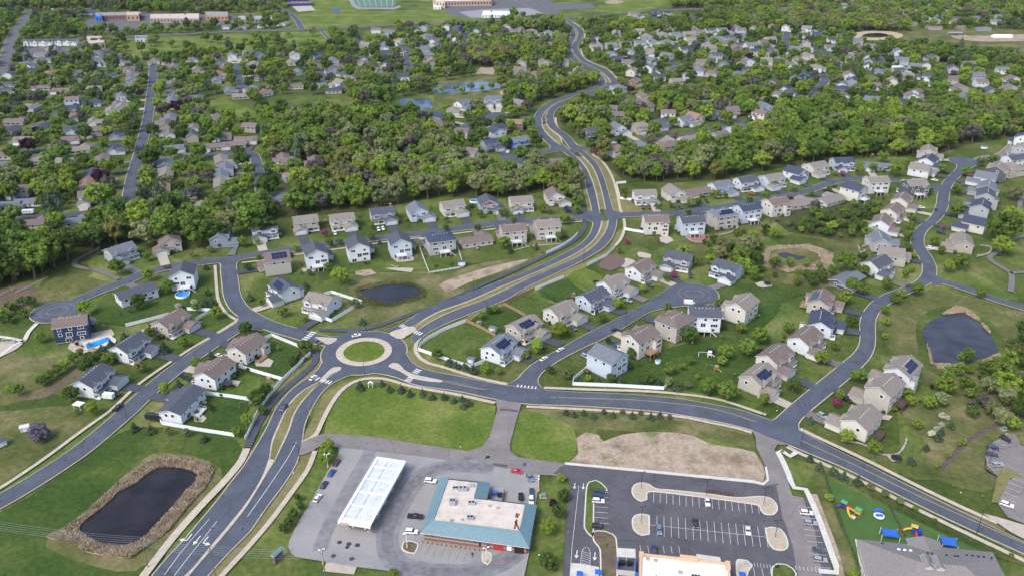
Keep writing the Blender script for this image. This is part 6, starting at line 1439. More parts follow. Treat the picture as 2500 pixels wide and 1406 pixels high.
V = [
 (822,1128,5,-7,'car','maroon','dark maroon car, farthest in the row left of the fuel canopy'), (809,1153,5,-7,'car','blue','bright blue car, second in the row left of the fuel canopy'),
 (791,1182,5,-7,'car','navy','dark navy car, third in the row left of the fuel canopy'), (775,1215,5,-7,'car','white','white car, nearest in the row left of the fuel canopy'),
 (1051,1173,10,1.4,'suv','white','white estate car beside the upper left corner of the teal-roofed store'), (1014,1260,10,.8,'pickup','black','black pickup truck nosed against the teal-roofed store'),
 (1005,1297,10,.8,'suv','white','white car with dark sunroof left of the teal-roofed store'), (1262,1149,10,2,'car','red','red car driving where the concrete lot meets the road'),
 (1294,1165,4,7,'suv','steel','blue-grey car below the red car by the store'), (1298,1201,0,10,'car','navy','dark blue car waiting in the lane right of the store'),
 (1297,1221,0,10,'suv','white','white van-like car partly under the right teal eave'), (1463,1199,10,.8,'suv','green','dark green car, top of the left stall row'), (1461,1210,10,.8,'suv','navy','dark blue car, second in the left stall row'),
 (1461,1222,10,.8,'suv','white','white car, third in the left stall row'), (1461,1284,10,.8,'suv','black','black car at the foot of the left stall row'), (1727,1224,1.2,9,'car','white','white car alone in the top stall row'),
 (1609,1293,1.2,9,'suv','steel','blue-grey car at the left of the central double row'), (1697,1276,1.2,9,'car','black','black car in the middle of the central double row'), (1826,1294,1.2,9,'car','white','white car at the right of the central double row'),
 (1597,1345,.6,9,'suv','navy','navy car nosed against the tan parapet building'), (1969,1251,10,1.,'suv','white','white car, top of the right stall row'), (1978,1276,10,1.,'suv','silver','silver car, second in the right stall row'),
 (1999,1341,10,1.,'car','grey','dark grey car, third in the right stall row'), (2002,1366,10,1.,'suv','silver','silver car with open sunroof, bottom of the right stall row'),
 (2455,1071,10,5,'suv','black','black car at the top of the curved right-edge car park'), (2425,1090,10,3,'car','navy','dark car, second in the curved right-edge car park'), (2422,1108,10,1.5,'car','navy','navy car, third in the curved right-edge car park'),
 (2435,1134,10,-.6,'suv','silver','silver car at the foot of the curved right-edge car park'), (2458,1231,10,3.4,'suv','white','white car in the striped stalls at the right edge'), (2008,1014,10,6,'suv','silver','silver estate car on the drive by the main street corner'),
 (870,818,10,-2,'car','white','white car circulating at the top of the roundabout'), (775,834,10,5,'suv','grey','grey car waiting to enter the roundabout from the west'), (764,921,10,-9,'car','white','white car leaving the roundabout down the boulevard'),
 (693,995,-9,10,'suv','navy','dark blue car on the lower boulevard lane'), (288,994,10,-9,'pickup','black','black pickup truck on the diagonal street at left'), (453,921,10,4,'pickup','black','black pickup on the drive of the white brown-roofed house'),
 (535,867,10,4,'car','white','white car on the drive beside the cream west house'), (282,959,10,2,'suv','black','black car behind the white box trailer'), (266,969,10,1,'box_trailer','white','white box trailer on the drive of the lower-left house'),
 (378,1021,10,1,'camper','black','black and white camper beside the low white decked house'), (1368,853,10,-6,'car','white','white car on the cul-de-sac street, upper of two'), (1328,875,10,-6,'car','white','white car near the mouth of the cul-de-sac street'),
 (1502,804,10,-3,'car','black','black car at the kerb of the cul-de-sac street'), (1683,740,10,.6,'van','white','white van parked at the cul-de-sac circle'), (1533,734,10,2,'car','silver','silver car on the drive left of the cul-de-sac street'),
 (1400,800,8,7,'car','grey','grey car on the drive behind the round green street tree'), (1428,869,8,5,'suv','silver','silver car on the drive of the pale blue corner house'), (1501,837,8,6,'car','blue','blue car on the pale concrete drive'),
 (1587,695,8,4,'suv','grey','grey car on the wide drive above the cul-de-sac street'), (1452,762,8,3,'suv','black','black car at the dark drive of the pale blue house'), (1325,842,3,8,'suv','black','black car beside the taupe solar house'),
 (2220,697,10,-5,'suv','navy','dark blue car on the right street by the side road'), (2067,974,10,5,'suv','black','black car on the drive by the pink blossom bush'), (412,652,10,-1.6,'pickup','grey','grey pickup on the upper street above the pool house'),
 (479,497,10,-1,'pickup','black','black pickup on the street behind the wood'), (70,520,10,-.4,'camper','white','long white camper on the left-edge street'), (19,514,8,3,'pickup','black','black pickup on the drive at the left edge'),
 (355,433,8,-2,'car','steel','blue car on the drive east of the straight street'), (392,482,10,-.5,'van','white','white van behind the orange-roofed house'), (338,484,10,0,'car','white','white car at the corner of the straight street'),
 (818,570,2,8,'car','white','white car on the drive right of the pink blossom tree'), (924,561,3,8,'suv','white','white car on the shared drive, left of a pair'), (935,559,3,8,'suv','white','white car on the shared drive, right of a pair'),
 (1031,598,1,8,'suv','grey','grey car beneath the carport by the picket yard'), (1268,524,3,6,'car','black','black car on the drive of the blue-gabled garage'), (1569,506,1.5,6,'suv','maroon','maroon car on the twin drive by the upper boulevard'),
 (1585,506,1.5,6,'suv','black','black car on the twin drive by the upper boulevard'), (1651,507,5,5,'car','navy','navy car on the pale drive, left of a pair'), (1661,506,5,5,'car','navy','navy car on the pale drive, right of a pair'),
 (1725,490,4,5,'suv','black','black car before the low brown-roofed house'), (1834,473,10,1,'car','red','red car at the kerb of the north-east street'), (1786,513,8,3,'suv','white','white car behind the solar-roofed tan house'),
 (1686,673,2,7,'suv','black','black car on the drive with red shutters behind'), (2037,454,10,-3,'car','black','black car on the north-east street before the long bend'), (2015,464,10,-3,'suv','navy','navy car on the north-east street, lower of two'),
 (1929,483,10,-1,'pickup','maroon','maroon pickup parked beside the bushy hollow houses'), (2285,511,3,-8,'car','black','black car driving along the s-bend street'), (2282,440,10,2,'car','white','white car on the drive with blossom beside it'),
 (2249,507,10,1,'suv','white','white car in the yard drive left of the s-bend'), (2244,513,10,1,'suv','black','black car in the yard drive left of the s-bend'), (2273,606,10,2,'suv','white','white car on the drive right of the s-bend'),
 (2298,568,10,2,'pickup','navy','dark blue pickup by the pink bush right of the s-bend'), (2354,452,10,1,'suv','grey','grey car on the drive in the right column'), (1213,273,10,1,'car','white','white car beside the middle cul-de-sac'),
 (1512,234,10,-2,'suv','white','white car by the hidden upper cul-de-sac'), (1587,333,10,2,'suv','maroon','maroon car on the drive of the tan tree-street house'), (1698,330,10,-1.5,'car','red','red car on the tree-lined upper street'),
 (1500,349,10,-1,'car','white','white car at the kerb of the tree-lined upper street'), (1611,180,10,2,'suv','white','white car by the curving drive in the upper blocks'), (990,127,2,-6,'suv','white','white car at the head of the short upper street'),
 (988,155,1,-6,'suv','white','white car on the left kerb of the short upper street'), (998,160,1,-6,'car','black','black car midway down the short upper street'), (1004,152,1,-6,'suv','white','white car on the right kerb of the short upper street')]
for a in V: vehicle(*a)
for i, (x, c) in enumerate(((102,'white'),(109,'silver'),(116,'silver'),(131,'navy'),(137,'black'),(166,'grey'),(172,'white'),(180,'blue'))):
    vehicle(x, 130-(i > 4)*4, 3, -6, 'suv', c, f'{c} car in the town-house car park row', 'cars in the town-house car park')
vehicle(128,24,10,-1,'van','white','white lorry-sized van on the far top-left highway')
vehicle(1272,1214,.6,8,'flatbed_trailer','black','black utility trailer behind the teal-roofed store')

# ------------------------------------------------------------------ fences
def fence(px, lab, h=1.85, m=VINYL, kind='solid', post=2.6, cat='fence', base=0.):
    pts = W(px); o = pts[0]; root = empty('fence', (o.x, o.y, base), 0, lab, cat, 'yard fences')
    pn = MB(); posts = []
    for a, b in zip(pts, pts[1:]):
        d = (b-a); L = d.length; d.normalize(); n = Vector((-d.y, d.x)); k = max(1, round(L/post)); a0 = a-o; b0 = b-o
        def bar(z0, z1, t):
            q = [a0+n*t, b0+n*t, b0-n*t, a0-n*t]; pn.prism([tuple(p) for p in q], z0, z1)
        if kind == 'solid': bar(.05, h-.1, .05); bar(h-.1, h, .09)
        elif kind == 'wood': bar(.05, h, .04); bar(h*.8, h*.8+.1, .08); bar(.4, .5, .08)
        elif kind == 'rail':
            for z in (.35, .75, 1.12): bar(z, z+.14, .04)
        else:
            bar(h-.06, h, .03); bar(.15, .2, .03)
            for i in range(int(L/.6)): p = a0+d*i*.6; pn.box(p.x-.02, p.x+.02, p.y-.02, p.y+.02, .1, h-.05)
        for i in range(k): posts.append(a0+d*(L*i/k))
    posts.append(pts[-1]-o); pn.build('panel', m, root)
    if len(posts) > 95: posts = posts[::2]
    pm = MB(); w = .09 if kind in ('solid', 'rail', 'wood') else .05; pm.box(-w, w, -w, w, 0, h+.08); pm.box(-w-.03, w+.03, -w-.03, w+.03, h+.08, h+.13)
    me = pm.mesh('post', [m])
    for p in posts: q = bpy.data.objects.new('post', me); C.objects.link(q); q.parent = root; q.location = (p.x, p.y, 0)
fence([(308,797),(360,784),(412,770)], 'white vinyl fence running left from the tan house')
fence([(458,757),(517,760),(476,785)], 'white vinyl fence round the right side of the tan house yard')
fence([(643,831),(664,821),(733,849)], 'white vinyl fence between the cream house and the west street')
fence([(759,864),(735,887),(690,930),(660,964),(643,987),(622,1024),(606,1062),(599,1072)], 'long white vinyl fence along the boulevard trail')
fence([(599,887),(584,897),(640,914),(692,929)], 'white vinyl fence dividing two yards below the cream house')
fence([(504,963),(560,970),(614,978)], 'short white vinyl fence behind the white decked house')
fence([(392,1030),(396,1036),(480,1051),(572,1065)], 'white vinyl fence along the grassy slope above the reed-ringed pond')
fence([(792,721),(810,716),(884,740),(853,760),(810,786),(779,776)], 'white vinyl fence looped round the yard by the small pond')
fence([(1138,786),(1086,806),(1048,827),(1027,843),(1022,856),(1061,870),(1110,886),(1148,898),(1184,884)], 'white vinyl fence curving round the yard east of the roundabout')
fence([(1138,786),(1170,800),(1209,822)], 'brown wooden fence at the back of the white-walled corner yard', m=WOOD, kind='wood')
fence([(1225,744),(1262,727),(1305,709)], 'brown wooden fence beside the boulevard verge', m=WOOD, kind='wood'); fence([(1228,745),(1255,757),(1282,773)], 'brown wooden fence between two back yards', m=WOOD, kind='wood')
fence([(1307,709),(1340,694),(1375,680)], 'straight white vinyl fence beside the boulevard verge')
fence([(1436,898),(1400,928),(1398,940),(1500,944),(1620,951),(1630,941)], 'long white vinyl fence along the main street sidewalk')
fence([(1434,650),(1460,637),(1482,626),(1502,606)], 'white vinyl fence curving beside the rock garden'); fence([(1524,562),(1545,566),(1571,570)], 'short white vinyl fence below the upper boulevard crossing')
fence([(1334,621),(1362,608),(1379,599),(1398,586),(1410,574)], 'white vinyl fence curving along the trail behind the tan houses')
fence([(1528,448),(1505,450),(1514,487),(1544,491)], 'white vinyl fence round the bare yard by the upper crossing')
fence([(1117,604),(1099,607)], 'short white rail fence beside the solar-roofed house', 1.25, kind='rail'); fence([(1117,604),(1132,652),(1120,656),(1048,668),(1036,637),(1025,608)], 'white rail fence enclosing the green yard with the shed', 1.25, kind='rail')
IRON = mat('dark_iron', (.05, .05, .05), rough=.6, var=0)
fence([(2008,1154),(2089,1190),(2170,1234),(2290,1292),(2406,1346),(2460,1374)], 'dark metal fence along the roadside edge of the play yard', 1.7, IRON, 'iron', 3.)
fence([(2012,1158),(2037,1231),(2066,1312),(2106,1408)], 'dark metal fence along the left edge of the play yard', 1.7, IRON, 'iron', 3.); fence([(2170,1236),(2190,1275),(2215,1325)], 'dark metal fence splitting the play yard in two', 1.3, IRON, 'iron', 3.)
fence([(118,885),(150,870)], 'short dark fence by the hedge row', 1.3, IRON, 'iron', 3.)
fence([(240,810),(228,770)], 'dark fence stub behind the tan house', 1.3, IRON, 'iron', 3.) if False else None
fence([(240,614),(192,643),(225,661)], 'dark split fence following the inside of the trail bend', 1.2, IRON, 'iron', 3.)
fence([(1380,682),(1440,708)], 'thin dark fence between deep green lawns', 1.3, IRON, 'iron', 3.); fence([(1320,713),(1368,744)], 'thin dark fence left of the deep green lawns', 1.3, IRON, 'iron', 3.)

# ------------------------------------------------------------------ lamps, poles, wires
def lamp_proto(kind):
    pole = MB(); head = MB(); base = MB()
    if kind == 'street': pole.cyl(0, 0, 0, 8.6, .11, 8, 0, .07); pole.tube((0, 0, 8.5), (1.5, 0, 8.8), .05); head.box(1.3, 2.0, -.14, .14, 8.68, 8.86); return [('pole', pole, BLACK), ('lamp_head', head, BLACK)]
    if kind == 'lot':
        pole.cyl(0, 0, .6, 8.2, .09, 8); pole.tube((-.9, 0, 8.15), (.9, 0, 8.15), .05); base.cyl(0, 0, 0, .6, .28, 12)
        for s in (-1, 1): head.box(s*.65, s*1.15, -.2, .2, 8.1, 8.3)
        return [('pole', pole, BLACK), ('concrete_base', base, CONC), ('lamp_head', head, BLACK)]
    pole.cyl(0, 0, .9, 6.6, .10, 8); base.cyl(0, 0, 0, .9, .33, 12); pole.box(-.9, .9, -.04, .04, 6.5, 6.6)
    for s in (-1, 1): head.box(s*.5, s*1.1, -.25, .25, 6.6, 6.85)
    return [('pole', pole, WHITE), ('yellow_base', base, YEL), ('lamp_head', head, WHITE)]
LP_ = {k: [(n, mb.mesh(n, [m])) for n, mb, m in lamp_proto(k)] for k in ('street', 'lot', 'gas')}
def lamp(u, v, kind, lab, rz=0.):
    p = G(u, v, .2); r = empty('street_lamp', (p.x, p.y, .15), rz, lab, 'lamp', 'street and car park lamps')
    for n, me in LP_[kind]: o = bpy.data.objects.new(n, me); C.objects.link(o); o.parent = r
for u, v, k, l, rz in [(310,1023,'street','black street lamp below the black pickup on the diagonal street',1.8),(890,914,'street','black street lamp at the bottom edge of the roundabout',1.57),(1002,857,'street','black street lamp right of the roundabout',3.1),
 (894,808,'street','black street lamp at the top edge of the roundabout',-1.57),(778,858,'street','black street lamp left of the roundabout',0),(1156,713,'street','black street lamp by the trail above the boulevard',-1),(1528,793,'street','black street lamp halfway along the cul-de-sac street',2.),
 (1425,642,'street','black street lamp by the boulevard before the rock garden',2.),(733,1130,'street','black street lamp where the shop road meets the boulevard',2.6),(1861,1014,'street','black street lamp at the main street corner',-1.57),(2385,1300,'street','black street lamp beside the lower right verge',1.),
 (490,652,'street','black street lamp by the upper street fork',1.57),(1955,1088,'street','black street lamp opposite the main street corner',1.57),(1565,1193,'lot','black car park lamp on the upper left planting island',.2),(1565,1279,'lot','twin-headed black lamp on the lower left planting island',.2),
 (1724,1211,'lot','black car park lamp midway along the top island',.2),(1864,1232,'lot','black car park lamp on the top right island',.2),(1892,1313,'lot','twin-headed black lamp on the lower right planting island',.2),(2457,1059,'lot','black lamp above the curved right-edge car park',.5),
 (2414,1134,'lot','black lamp at the foot of the curved right-edge car park',.5),(801,1141,'gas','white lamp on a yellow base beside the dark maroon car',.3),(789,1377,'gas','white lamp on a yellow base at the front edge of the lot',.3),
 (994,1337,'gas','white lamp on a yellow base on the shrub island',.3),(1187,1372,'gas','white lamp on a yellow base near the car wash door',.3),(1315,1199,'gas','white lamp on a yellow base right of the store',1.5)]: lamp(u, v, k, l, rz)
wd = (G(526,1404)-G(362,1384)).xy.normalized(); wn = Vector((-wd.y, wd.x)); wa = math.atan2(wn.y, wn.x)
poles = []
for u, v, l in ((362,1384,'weathered wooden power pole at the tip of the reed-ringed pond'),(526,1404,'weathered wooden power pole in the lower boulevard verge'),(795,1413,'grey power pole at the front edge of the fuel lot')):
    p = G(u, v); r = empty('power_pole', (p.x, p.y, 0), wa, l, 'pole', 'power poles'); poles.append(p)
    mb = MB(); mb.cyl(0, 0, 0, 12.6, .19, 10, 0, .12); mb.build('pole', POLEW, r)
    mb = MB(); mb.box(-1.5, 1.5, -.06, .06, 11.6, 11.75); mb.build('crossarm', POLEW, r)
    for x in (-1.4, -.5, .5, 1.4): mb = MB(); mb.cyl(x, 0, 11.75, 12.0, .05, 6); mb.build('insulator', STEEL, r)
L0 = G(-40,1330,0); ends = [poles[0]+(poles[0]-poles[1]).normalized()*60, *poles, poles[2]+(poles[2]-poles[1]).normalized()*60]
for k, (off, z) in enumerate(((-1.4,12.0),(-.5,12.0),(.5,12.0),(1.4,12.0),(0,9.6))):
    mb = MB()
    for a, b in zip(ends, ends[1:]):
        pr = None
        for i in range(13):
            t = i/12; q = a.lerp(b, t); q = Vector((q.x+wn.x*off, q.y+wn.y*off, z-1.2*4*t*(1-t)))
            if pr is not None: mb.tube(pr, q, .028, 4)
            pr = q
    o = mb.build('power_line', STEEL); tag(o, ['grey power line, farthest of four upper wires', 'grey power line, second of four upper wires', 'grey power line, third of four upper wires', 'grey power line, nearest of four upper wires', 'grey cable hung lowest on the wooden poles'][k], 'cable', 'power lines', px=(100, 1280+k*5))

# ------------------------------------------------------------------ helper for big buildings traced by their corners
class Site:
    def __init__(s, name, org, lab, cat, z=0.15, group=None):
        s.o = G(*org, 0); s.root = empty(name, (s.o.x, s.o.y, z), 0, lab, cat, group); s.z = z
    def l(s, p, z=0.): q = G(p[0], p[1], z); return (q.x-s.o.x, q.y-s.o.y)
    def ls(s, ps, z): return [s.l(p, z) for p in ps]
    def add(s, name, mb, m, par=None): return mb.build(name, m, par or s.root)
def lerp2(a, b, t): return (a[0]+(b[0]-a[0])*t, a[1]+(b[1]-a[1])*t)
# fuel canopy
s = Site('fuel_canopy', (864,1290), 'long white fuel canopy with ribbed recessed roof and red sign', 'canopy', .16)
A, B_, D_ = [Vector(s.l(p, 5.6)) for p in ((825,1271),(903,1112),(903,1284))]   # near-left, far-left, near-right
ux = (D_-A); uy = (B_-A); CW, CL = ux.length, uy.length; ux.normalize(); uy = (uy-ux*uy.dot(ux)).normalized()
s.root.rotation_euler = (0, 0, math.atan2(ux.y, ux.x)); s.root.location = (s.o.x+A.x, s.o.y+A.y, .16)
mb = MB(); mb.box(0, CW, 0, CL, 4.5, 5.0); s.add('canopy_deck', mb, mat('canopy_deck', (.54, .57, .60), var=.14, scale=.5))
mb = MB()
for x0, x1, y0, y1 in ((0, 1.0, 0, CL), (CW-1.0, CW, 0, CL), (1., CW-1., 0, 1.), (1., CW-1., CL-1., CL)): mb.box(x0, x1, y0, y1, 5.002, 5.45)
for x0, x1, y0, y1 in ((-.1, 0, -.1, CL+.1), (CW, CW+.1, -.1, CL+.1), (0, CW, -.1, 0), (0, CW, CL, CL+.1)): mb.box(x0, x1, y0, y1, 4.4, 5.46)
s.add('fascia', mb, WHITE)
for i in range(5):
    y = CL*(i+.5)/5-CL*.05; mb = MB(); mb.box(1.0, CW-1.0, y, y+.55, 5.002, 5.25); s.add('cross_beam', mb, WHITE)
for x in (CW*.34, CW*.44, CW*.52, CW*.66): mb = MB(); mb.box(x, x+.16, 1., CL-1., 5.002, 5.08); s.add('roof_rib', mb, STEEL if x == CW*.44 else WHITE)
mb = MB(); mb.box(.6, CW*.36, -.16, -.1, 4.6, 5.3); s.add('sign', mb, WHITE)
mb = MB(); mb.box(CW+.1, CW+.16, .8, CL*.17, 4.6, 5.3); s.add('sign', mb, RED)
mb = MB(); mb.box(.7, CW*.34, -.18, -.16, 4.66, 5.24); s.add('red_band', mb, RED)
def text(t, size, loc, rot, m, parent, name='lettering'):
    cu = bpy.data.curves.new(name, 'FONT'); cu.body = t; cu.size = size; cu.extrude = .01; cu.align_x = 'CENTER'
    tmp = bpy.data.objects.new(name, cu); C.objects.link(tmp); dg = bpy.context.evaluated_depsgraph_get()
    me = bpy.data.meshes.new_from_object(tmp.evaluated_get(dg)); bpy.data.objects.remove(tmp); me.materials.clear(); me.materials.append(m)
    o = bpy.data.objects.new(name, me); C.objects.link(o); o.parent = parent; o.location = loc; o.rotation_euler = rot; return o
text('Kwik Trip', .62, (CW*.18, -.185, 4.72), (R(90), 0, 0), WHITE, s.root)
for i in range(5):
    y = CL*(i+.5)/5
    for x in (CW*.30, CW*.70): mb = MB(); mb.box(x-.22, x+.22, y-.22, y+.22, 0, 4.5); s.add('column', mb, WHITE)
for i in range(5):
    y = CL*(i+.5)/5
    for j, x in enumerate((CW*.17, CW*.84)):
        w = s.root.matrix_basis @ Vector((x, y, 0)); r = empty('fuel_pump', (w.x, w.y, .17), s.root.rotation_euler.z, f'red and grey fuel pump under the {"left" if j == 0 else "right"} edge of the canopy, {["nearest","second","middle","fourth","farthest"][i]} one', 'fuel pump', 'fuel pumps under the canopy')
        mb = MB(); mb.box(-.75, .75, -1.3, 1.3, 0, .15); mb.build('kerb_island', CONC, r)
        mb = MB(); mb.box(-.35, .35, -.5, .5, .15, 1.75); mb.build('cabinet', STEEL, r); mb = MB(); mb.box(-.38, .38, -.53, .53, 1.75, 2.2); mb.build('header', RED, r)
        mb = MB(); mb.tube((.4, .3, 1.4), (.42, .35, .5), .03); mb.tube((-.4, .3, 1.4), (-.42, .35, .5), .03); mb.build('hose', DARK, r)
        for yy in (-1.2, 1.2): mb = MB(); mb.cyl(0, yy, .15, 1.1, .09, 8); mb.build('bollard', YEL, r)
# teal-roofed store
s = Site('store', (1026,1320), 'brick store with teal metal mansard roof and pale flat roof', 'store', .16)
EZ, IZ = 4.0, 6.4
E = [(1074,1165),(1197,1178),(1189,1218),(1311,1232),(1292,1338),(1026,1301)]; I_ = [(1095,1169),(1166,1176.5),(1157,1215),(1282,1230),(1268,1295),(1059,1269)]
E_ = s.ls(E, EZ); IN = s.ls(I_, IZ); cx = sum(p[0] for p in E_)/6; cy = sum(p[1] for p in E_)/6
mb = MB()
for i in range(6):
    j = (i+1) % 6; a, b, c, d = (*E_[i], EZ), (*E_[j], EZ), (*IN[j], IZ), (*IN[i], IZ); mb.poly([a, d, c, b])
    n = max(2, int(math.dist(E_[i], E_[j])/1.1))   # standing seams
    for k in range(1, n):
        p = Vector(a).lerp(Vector(b), k/n); q = Vector(d).lerp(Vector(c), k/n); mb.tube(p+Vector((0, 0, .03)), q+Vector((0, 0, .03)), .035, 4)
s.add('mansard_roof', mb, TEAL)
ins = [(p[0]+(cx-p[0])*.05, p[1]+(cy-p[1])*.09) for p in E_]
def inset(pts, k):
    out = []; n = len(pts); ar = sum(pts[i][0]*pts[(i+1) % n][1]-pts[(i+1) % n][0]*pts[i][1] for i in range(n)); sg = 1 if ar > 0 else -1
    for i in range(n):
        p0, p1, p2 = Vector(pts[i-1]), Vector(pts[i]), Vector(pts[(i+1) % n]); a = (p1-p0).normalized(); b = (p2-p1).normalized()
        na = Vector((-a.y, a.x))*sg; nb = Vector((-b.y, b.x))*sg; m_ = (na+nb); m_ = m_/max(.3, m_.dot(na)) if m_.length > 1e-4 else na; out.append(tuple(p1+m_*k))
    return out
WL = inset(E_, 1.1)
mb = MB(); mb.prism(WL, 0, EZ-.1); s.add('wall', mb, BRICK)
mb = MB(); mb.prism(inset(WL, -.03), 1.3, 1.55); s.add('stone_band', mb, mat('band', (.55, .42, .36), var=.05))
mb = MB(); mb.prism(inset(E_, .02), EZ-.22, EZ-.03); s.add('gutter', mb, WHITE)
mb = MB(); mb.prism(inset(IN, .05), IZ-.6, IZ-.25); rfp = s.add('flat_roof', mb, ROOFT)
a, b = Vector(WL[4]), Vector(WL[5]); fr = (b-a); LF = fr.length; fr.normalize(); nn = Vector((-fr.y, fr.x)); 
if nn.y > 0: nn = -nn
ra = math.atan2(fr.y, fr.x)
def front(name, t, w, z0, z1, m, dpt=.08):
    c = a+fr*LF*t; mb = MB(); q = [c-fr*w/2, c+fr*w/2, c+fr*w/2+nn*dpt, c-fr*w/2+nn*dpt]; mb.prism([tuple(p) for p in q], z0, z1); return s.add(name, mb, m)
front('car_wash_door', .07, 3.4, 0, 3.2, DARK); front('garage_door', .27, 3.6, 0, 3.0, RED); front('poster', .165, 1.6, .6, 2.6, WHITE); front('door', .37, 1.1, 0, 2.2, mat('brown_door', (.12, .06, .07), var=0))
front('window', .45, .9, .8, 2.6, GLASS); front('window', .50, .9, 2.2, 3.0, GLASS); front('window', .92, 1.2, 2.3, 3.1, GLASS)
for (u, v, w, d, h) in ((1130,1195,3.4,1.8,1.3),(1112,1192,2.2,1.5,.7),(1105,1228,2.2,2.6,1.6),(1151,1229,2.6,1.4,1.0),(1148,1265,2.4,1.8,1.1),(1152,1186,1.6,1.2,.8),(1195,1235,.8,.8,.6),(1102,1270,1.2,1.0,.5),(1128,1268,1.0,.8,.5),(1215,1240,1.,.8,.5)):
    c = s.l((u, v), IZ); mb = MB(); mb.box(c[0]-w/2, c[0]+w/2, c[1]-d/2, c[1]+d/2, IZ-.25, IZ-.25+h, 0)
    if w > 2: mb.cyl(c[0]-w*.22, c[1], IZ-.25+h, IZ-.1+h, .42, 12, 1); mb.cyl(c[0]+w*.22, c[1], IZ-.25+h, IZ-.1+h, .42, 12, 1)
    s.add('rooftop_unit', mb, [STEEL, DARK], rfp)
mb = MB()
for p, q in (((1262,1266),(1256,1290)),((1262,1262),(1268,1252)),((1258,1270),(1268,1293)),((1260,1262),(1262,1250))):
    x = s.l(p, IZ); y = s.l(q, IZ); c = catmull([x, y], 1.); strip(offset(c, .35), offset(c, -.35), IZ-.235, mb)
s.add('rust_stain', mb, mat('rust', (.22, .09, .045), var=.3), rfp)
for i in range(14):
    p = lerp2((1032,1322), (1182,1344), i/13); q = G(*p, .5); r = MB(); r.cyl(0, 0, 0, 1.05, .1, 8); o = r.build('bollard', BLACK, None, (q.x, q.y, .17)); tag(o, 'black bollard before the store front', 'bollard', 'bollards along the store front')
# dumpster yard behind the store
s2 = Site('bin_enclosure', (1200,1215), 'open-topped bin enclosure with metal gates behind the teal-roofed store', 'enclosure', .16)
q = [s2.l(p, 2.2) for p in ((1200,1189),(1231,1192),(1226,1218),(1195,1215))]; mb = MB()
for i in (1, 3): 
    a_, b_ = Vector(q[i]), Vector(q[(i+1) % 4]); d_ = (b_-a_).normalized(); n_ = Vector((-d_.y, d_.x))*.12; mb.prism([tuple(a_+n_), tuple(b_+n_), tuple(b_-n_), tuple(a_-n_)], 0, 2.2)
s2.add('wall', mb, BRICK); mb = MB(); a_, b_ = Vector(q[0]), Vector(q[1])
for t0, t1 in ((0, .48), (.52, 1)):
    for z in (.3, 1.1, 1.9): mb.tube((*a_.lerp(b_, t0), z), (*a_.lerp(b_, t1), z), .05)
s2.add('gate', mb, STEEL)
def dumpster(u, v, rz, m, lab, w=1.9, d=1.2, h=1.5):
    p = G(u, v, .9); r = empty('dumpster', (p.x, p.y, .17), rz, lab, 'dumpster', 'dumpsters'); mb = MB(); loft(mb, [(-w/2+.1, w/2-.1, d/2-.05, 0.1), (-w/2, w/2, d/2, h)]); mb.build('bin', m, r)
    mb = MB(); mb.box(-w/2-.05, w/2+.05, -d/2-.05, d/2+.05, h, h+.1); mb.build('lid', m if m is BLUE else DARK, r)
    for x in (-w/2+.2, w/2-.2): mb = MB(); mb.cyl(x, 0, 0, .12, .08, 8); mb.build('caster', DARK, r)
dumpster(1208,1204,-.1,BLUE,'blue dumpster inside the bin enclosure behind the store'); dumpster(1221,1208,-.1,mat('bin_navy', (.02,.03,.07), var=0),'dark dumpster beside the blue one behind the store')
# restaurant
s = Site('restaurant', (1562,1370), 'tan stucco restaurant with white flat roof and blue awnings', 'restaurant', .16)
A, B_ = Vector(s.l((1562,1349), 6.)), Vector(s.l((1780,1373), 6.)); fx = (B_-A); RL = fx.length; fx.normalize(); 
s.root.rotation_euler = (0, 0, math.atan2(fx.y, fx.x)); s.root.location = (s.o.x+A.x, s.o.y+A.y, .16); RD = 18.
mb = MB(); mb.box(0, RL, -RD, 0, 0, 5.0); s.add('wall', mb, PARA)
mb = MB(); mb.box(.7, RL-.7, -RD+.7, -.7, 5.002, 5.2); fr_ = s.add('flat_roof', mb, ROOFW)
mb = MB()
for b in ((0, RL*.45, -.7, 0, 6.), (RL*.65, RL, -.7, 0, 6.), (0, .7, -RD, -.7, 6.), (RL-.7, RL, -RD, -.7, 6.), (RL*.45, RL*.65, -1.0, .35, 6.9), (-.25, 1.3, -1.3, .25, 6.5), (RL-1.3, RL+.25, -3.2, .25, 6.5)): mb.box(*b[:4], 5.002, b[4])
s.add('parapet', mb, PARA)
for x, y in ((RL*.22, -11.), (RL*.62, -8.6)):
    mb = MB(); mb.box(x-1.6, x+1.6, y-1.3, y+.6, 5.2, 6.1, 0)
    for k in (-1, 0, 1): mb.cyl(x+k*.95, y+1., 5.2, 6.2, .42, 12, 1)
    s.add('rooftop_unit', mb, [STEEL, BLACK], fr_)
for x, y in ((2.6, -2.), (5.2, -2.4), (RL*.45, -6.5)): mb = MB(); mb.box(x-.6, x+.6, y-.5, y+.5, 5.2, 6.); s.add('vent_box', mb, STEEL, fr_)
for x, y, w in ((-1.2, -6., 1.2), (RL, -5.5, 2.6)): mb = MB(); mb.box(x, x+w, y-2.8, y, 2.9, 3.1); s.add('awning', mb, BLUE)
for (u, v), l in (((1416,1400),'blue clearance canopy over the drive-through lane, left one'),((1461,1396),'blue clearance canopy over the drive-through lane, right one'),((1813,1402),'blue patio umbrella canopy beside the restaurant corner')):
    p = G(u, v, 3.); r = empty('blue_canopy', (p.x, p.y, .17), s.root.rotation_euler.z, l, 'canopy', 'blue canopies'); mb = MB(); mb.prism([(-1.1, -1), (1.1, -1), (1.1, .5), (.6, 1.), (-1.1, 1.)], 2.9, 3.15); mb.build('cover', BLUE, r)
    mb = MB(); mb.cyl(-.9, 0, 0, 2.9, .09, 8); mb.build('post', STEEL, r)
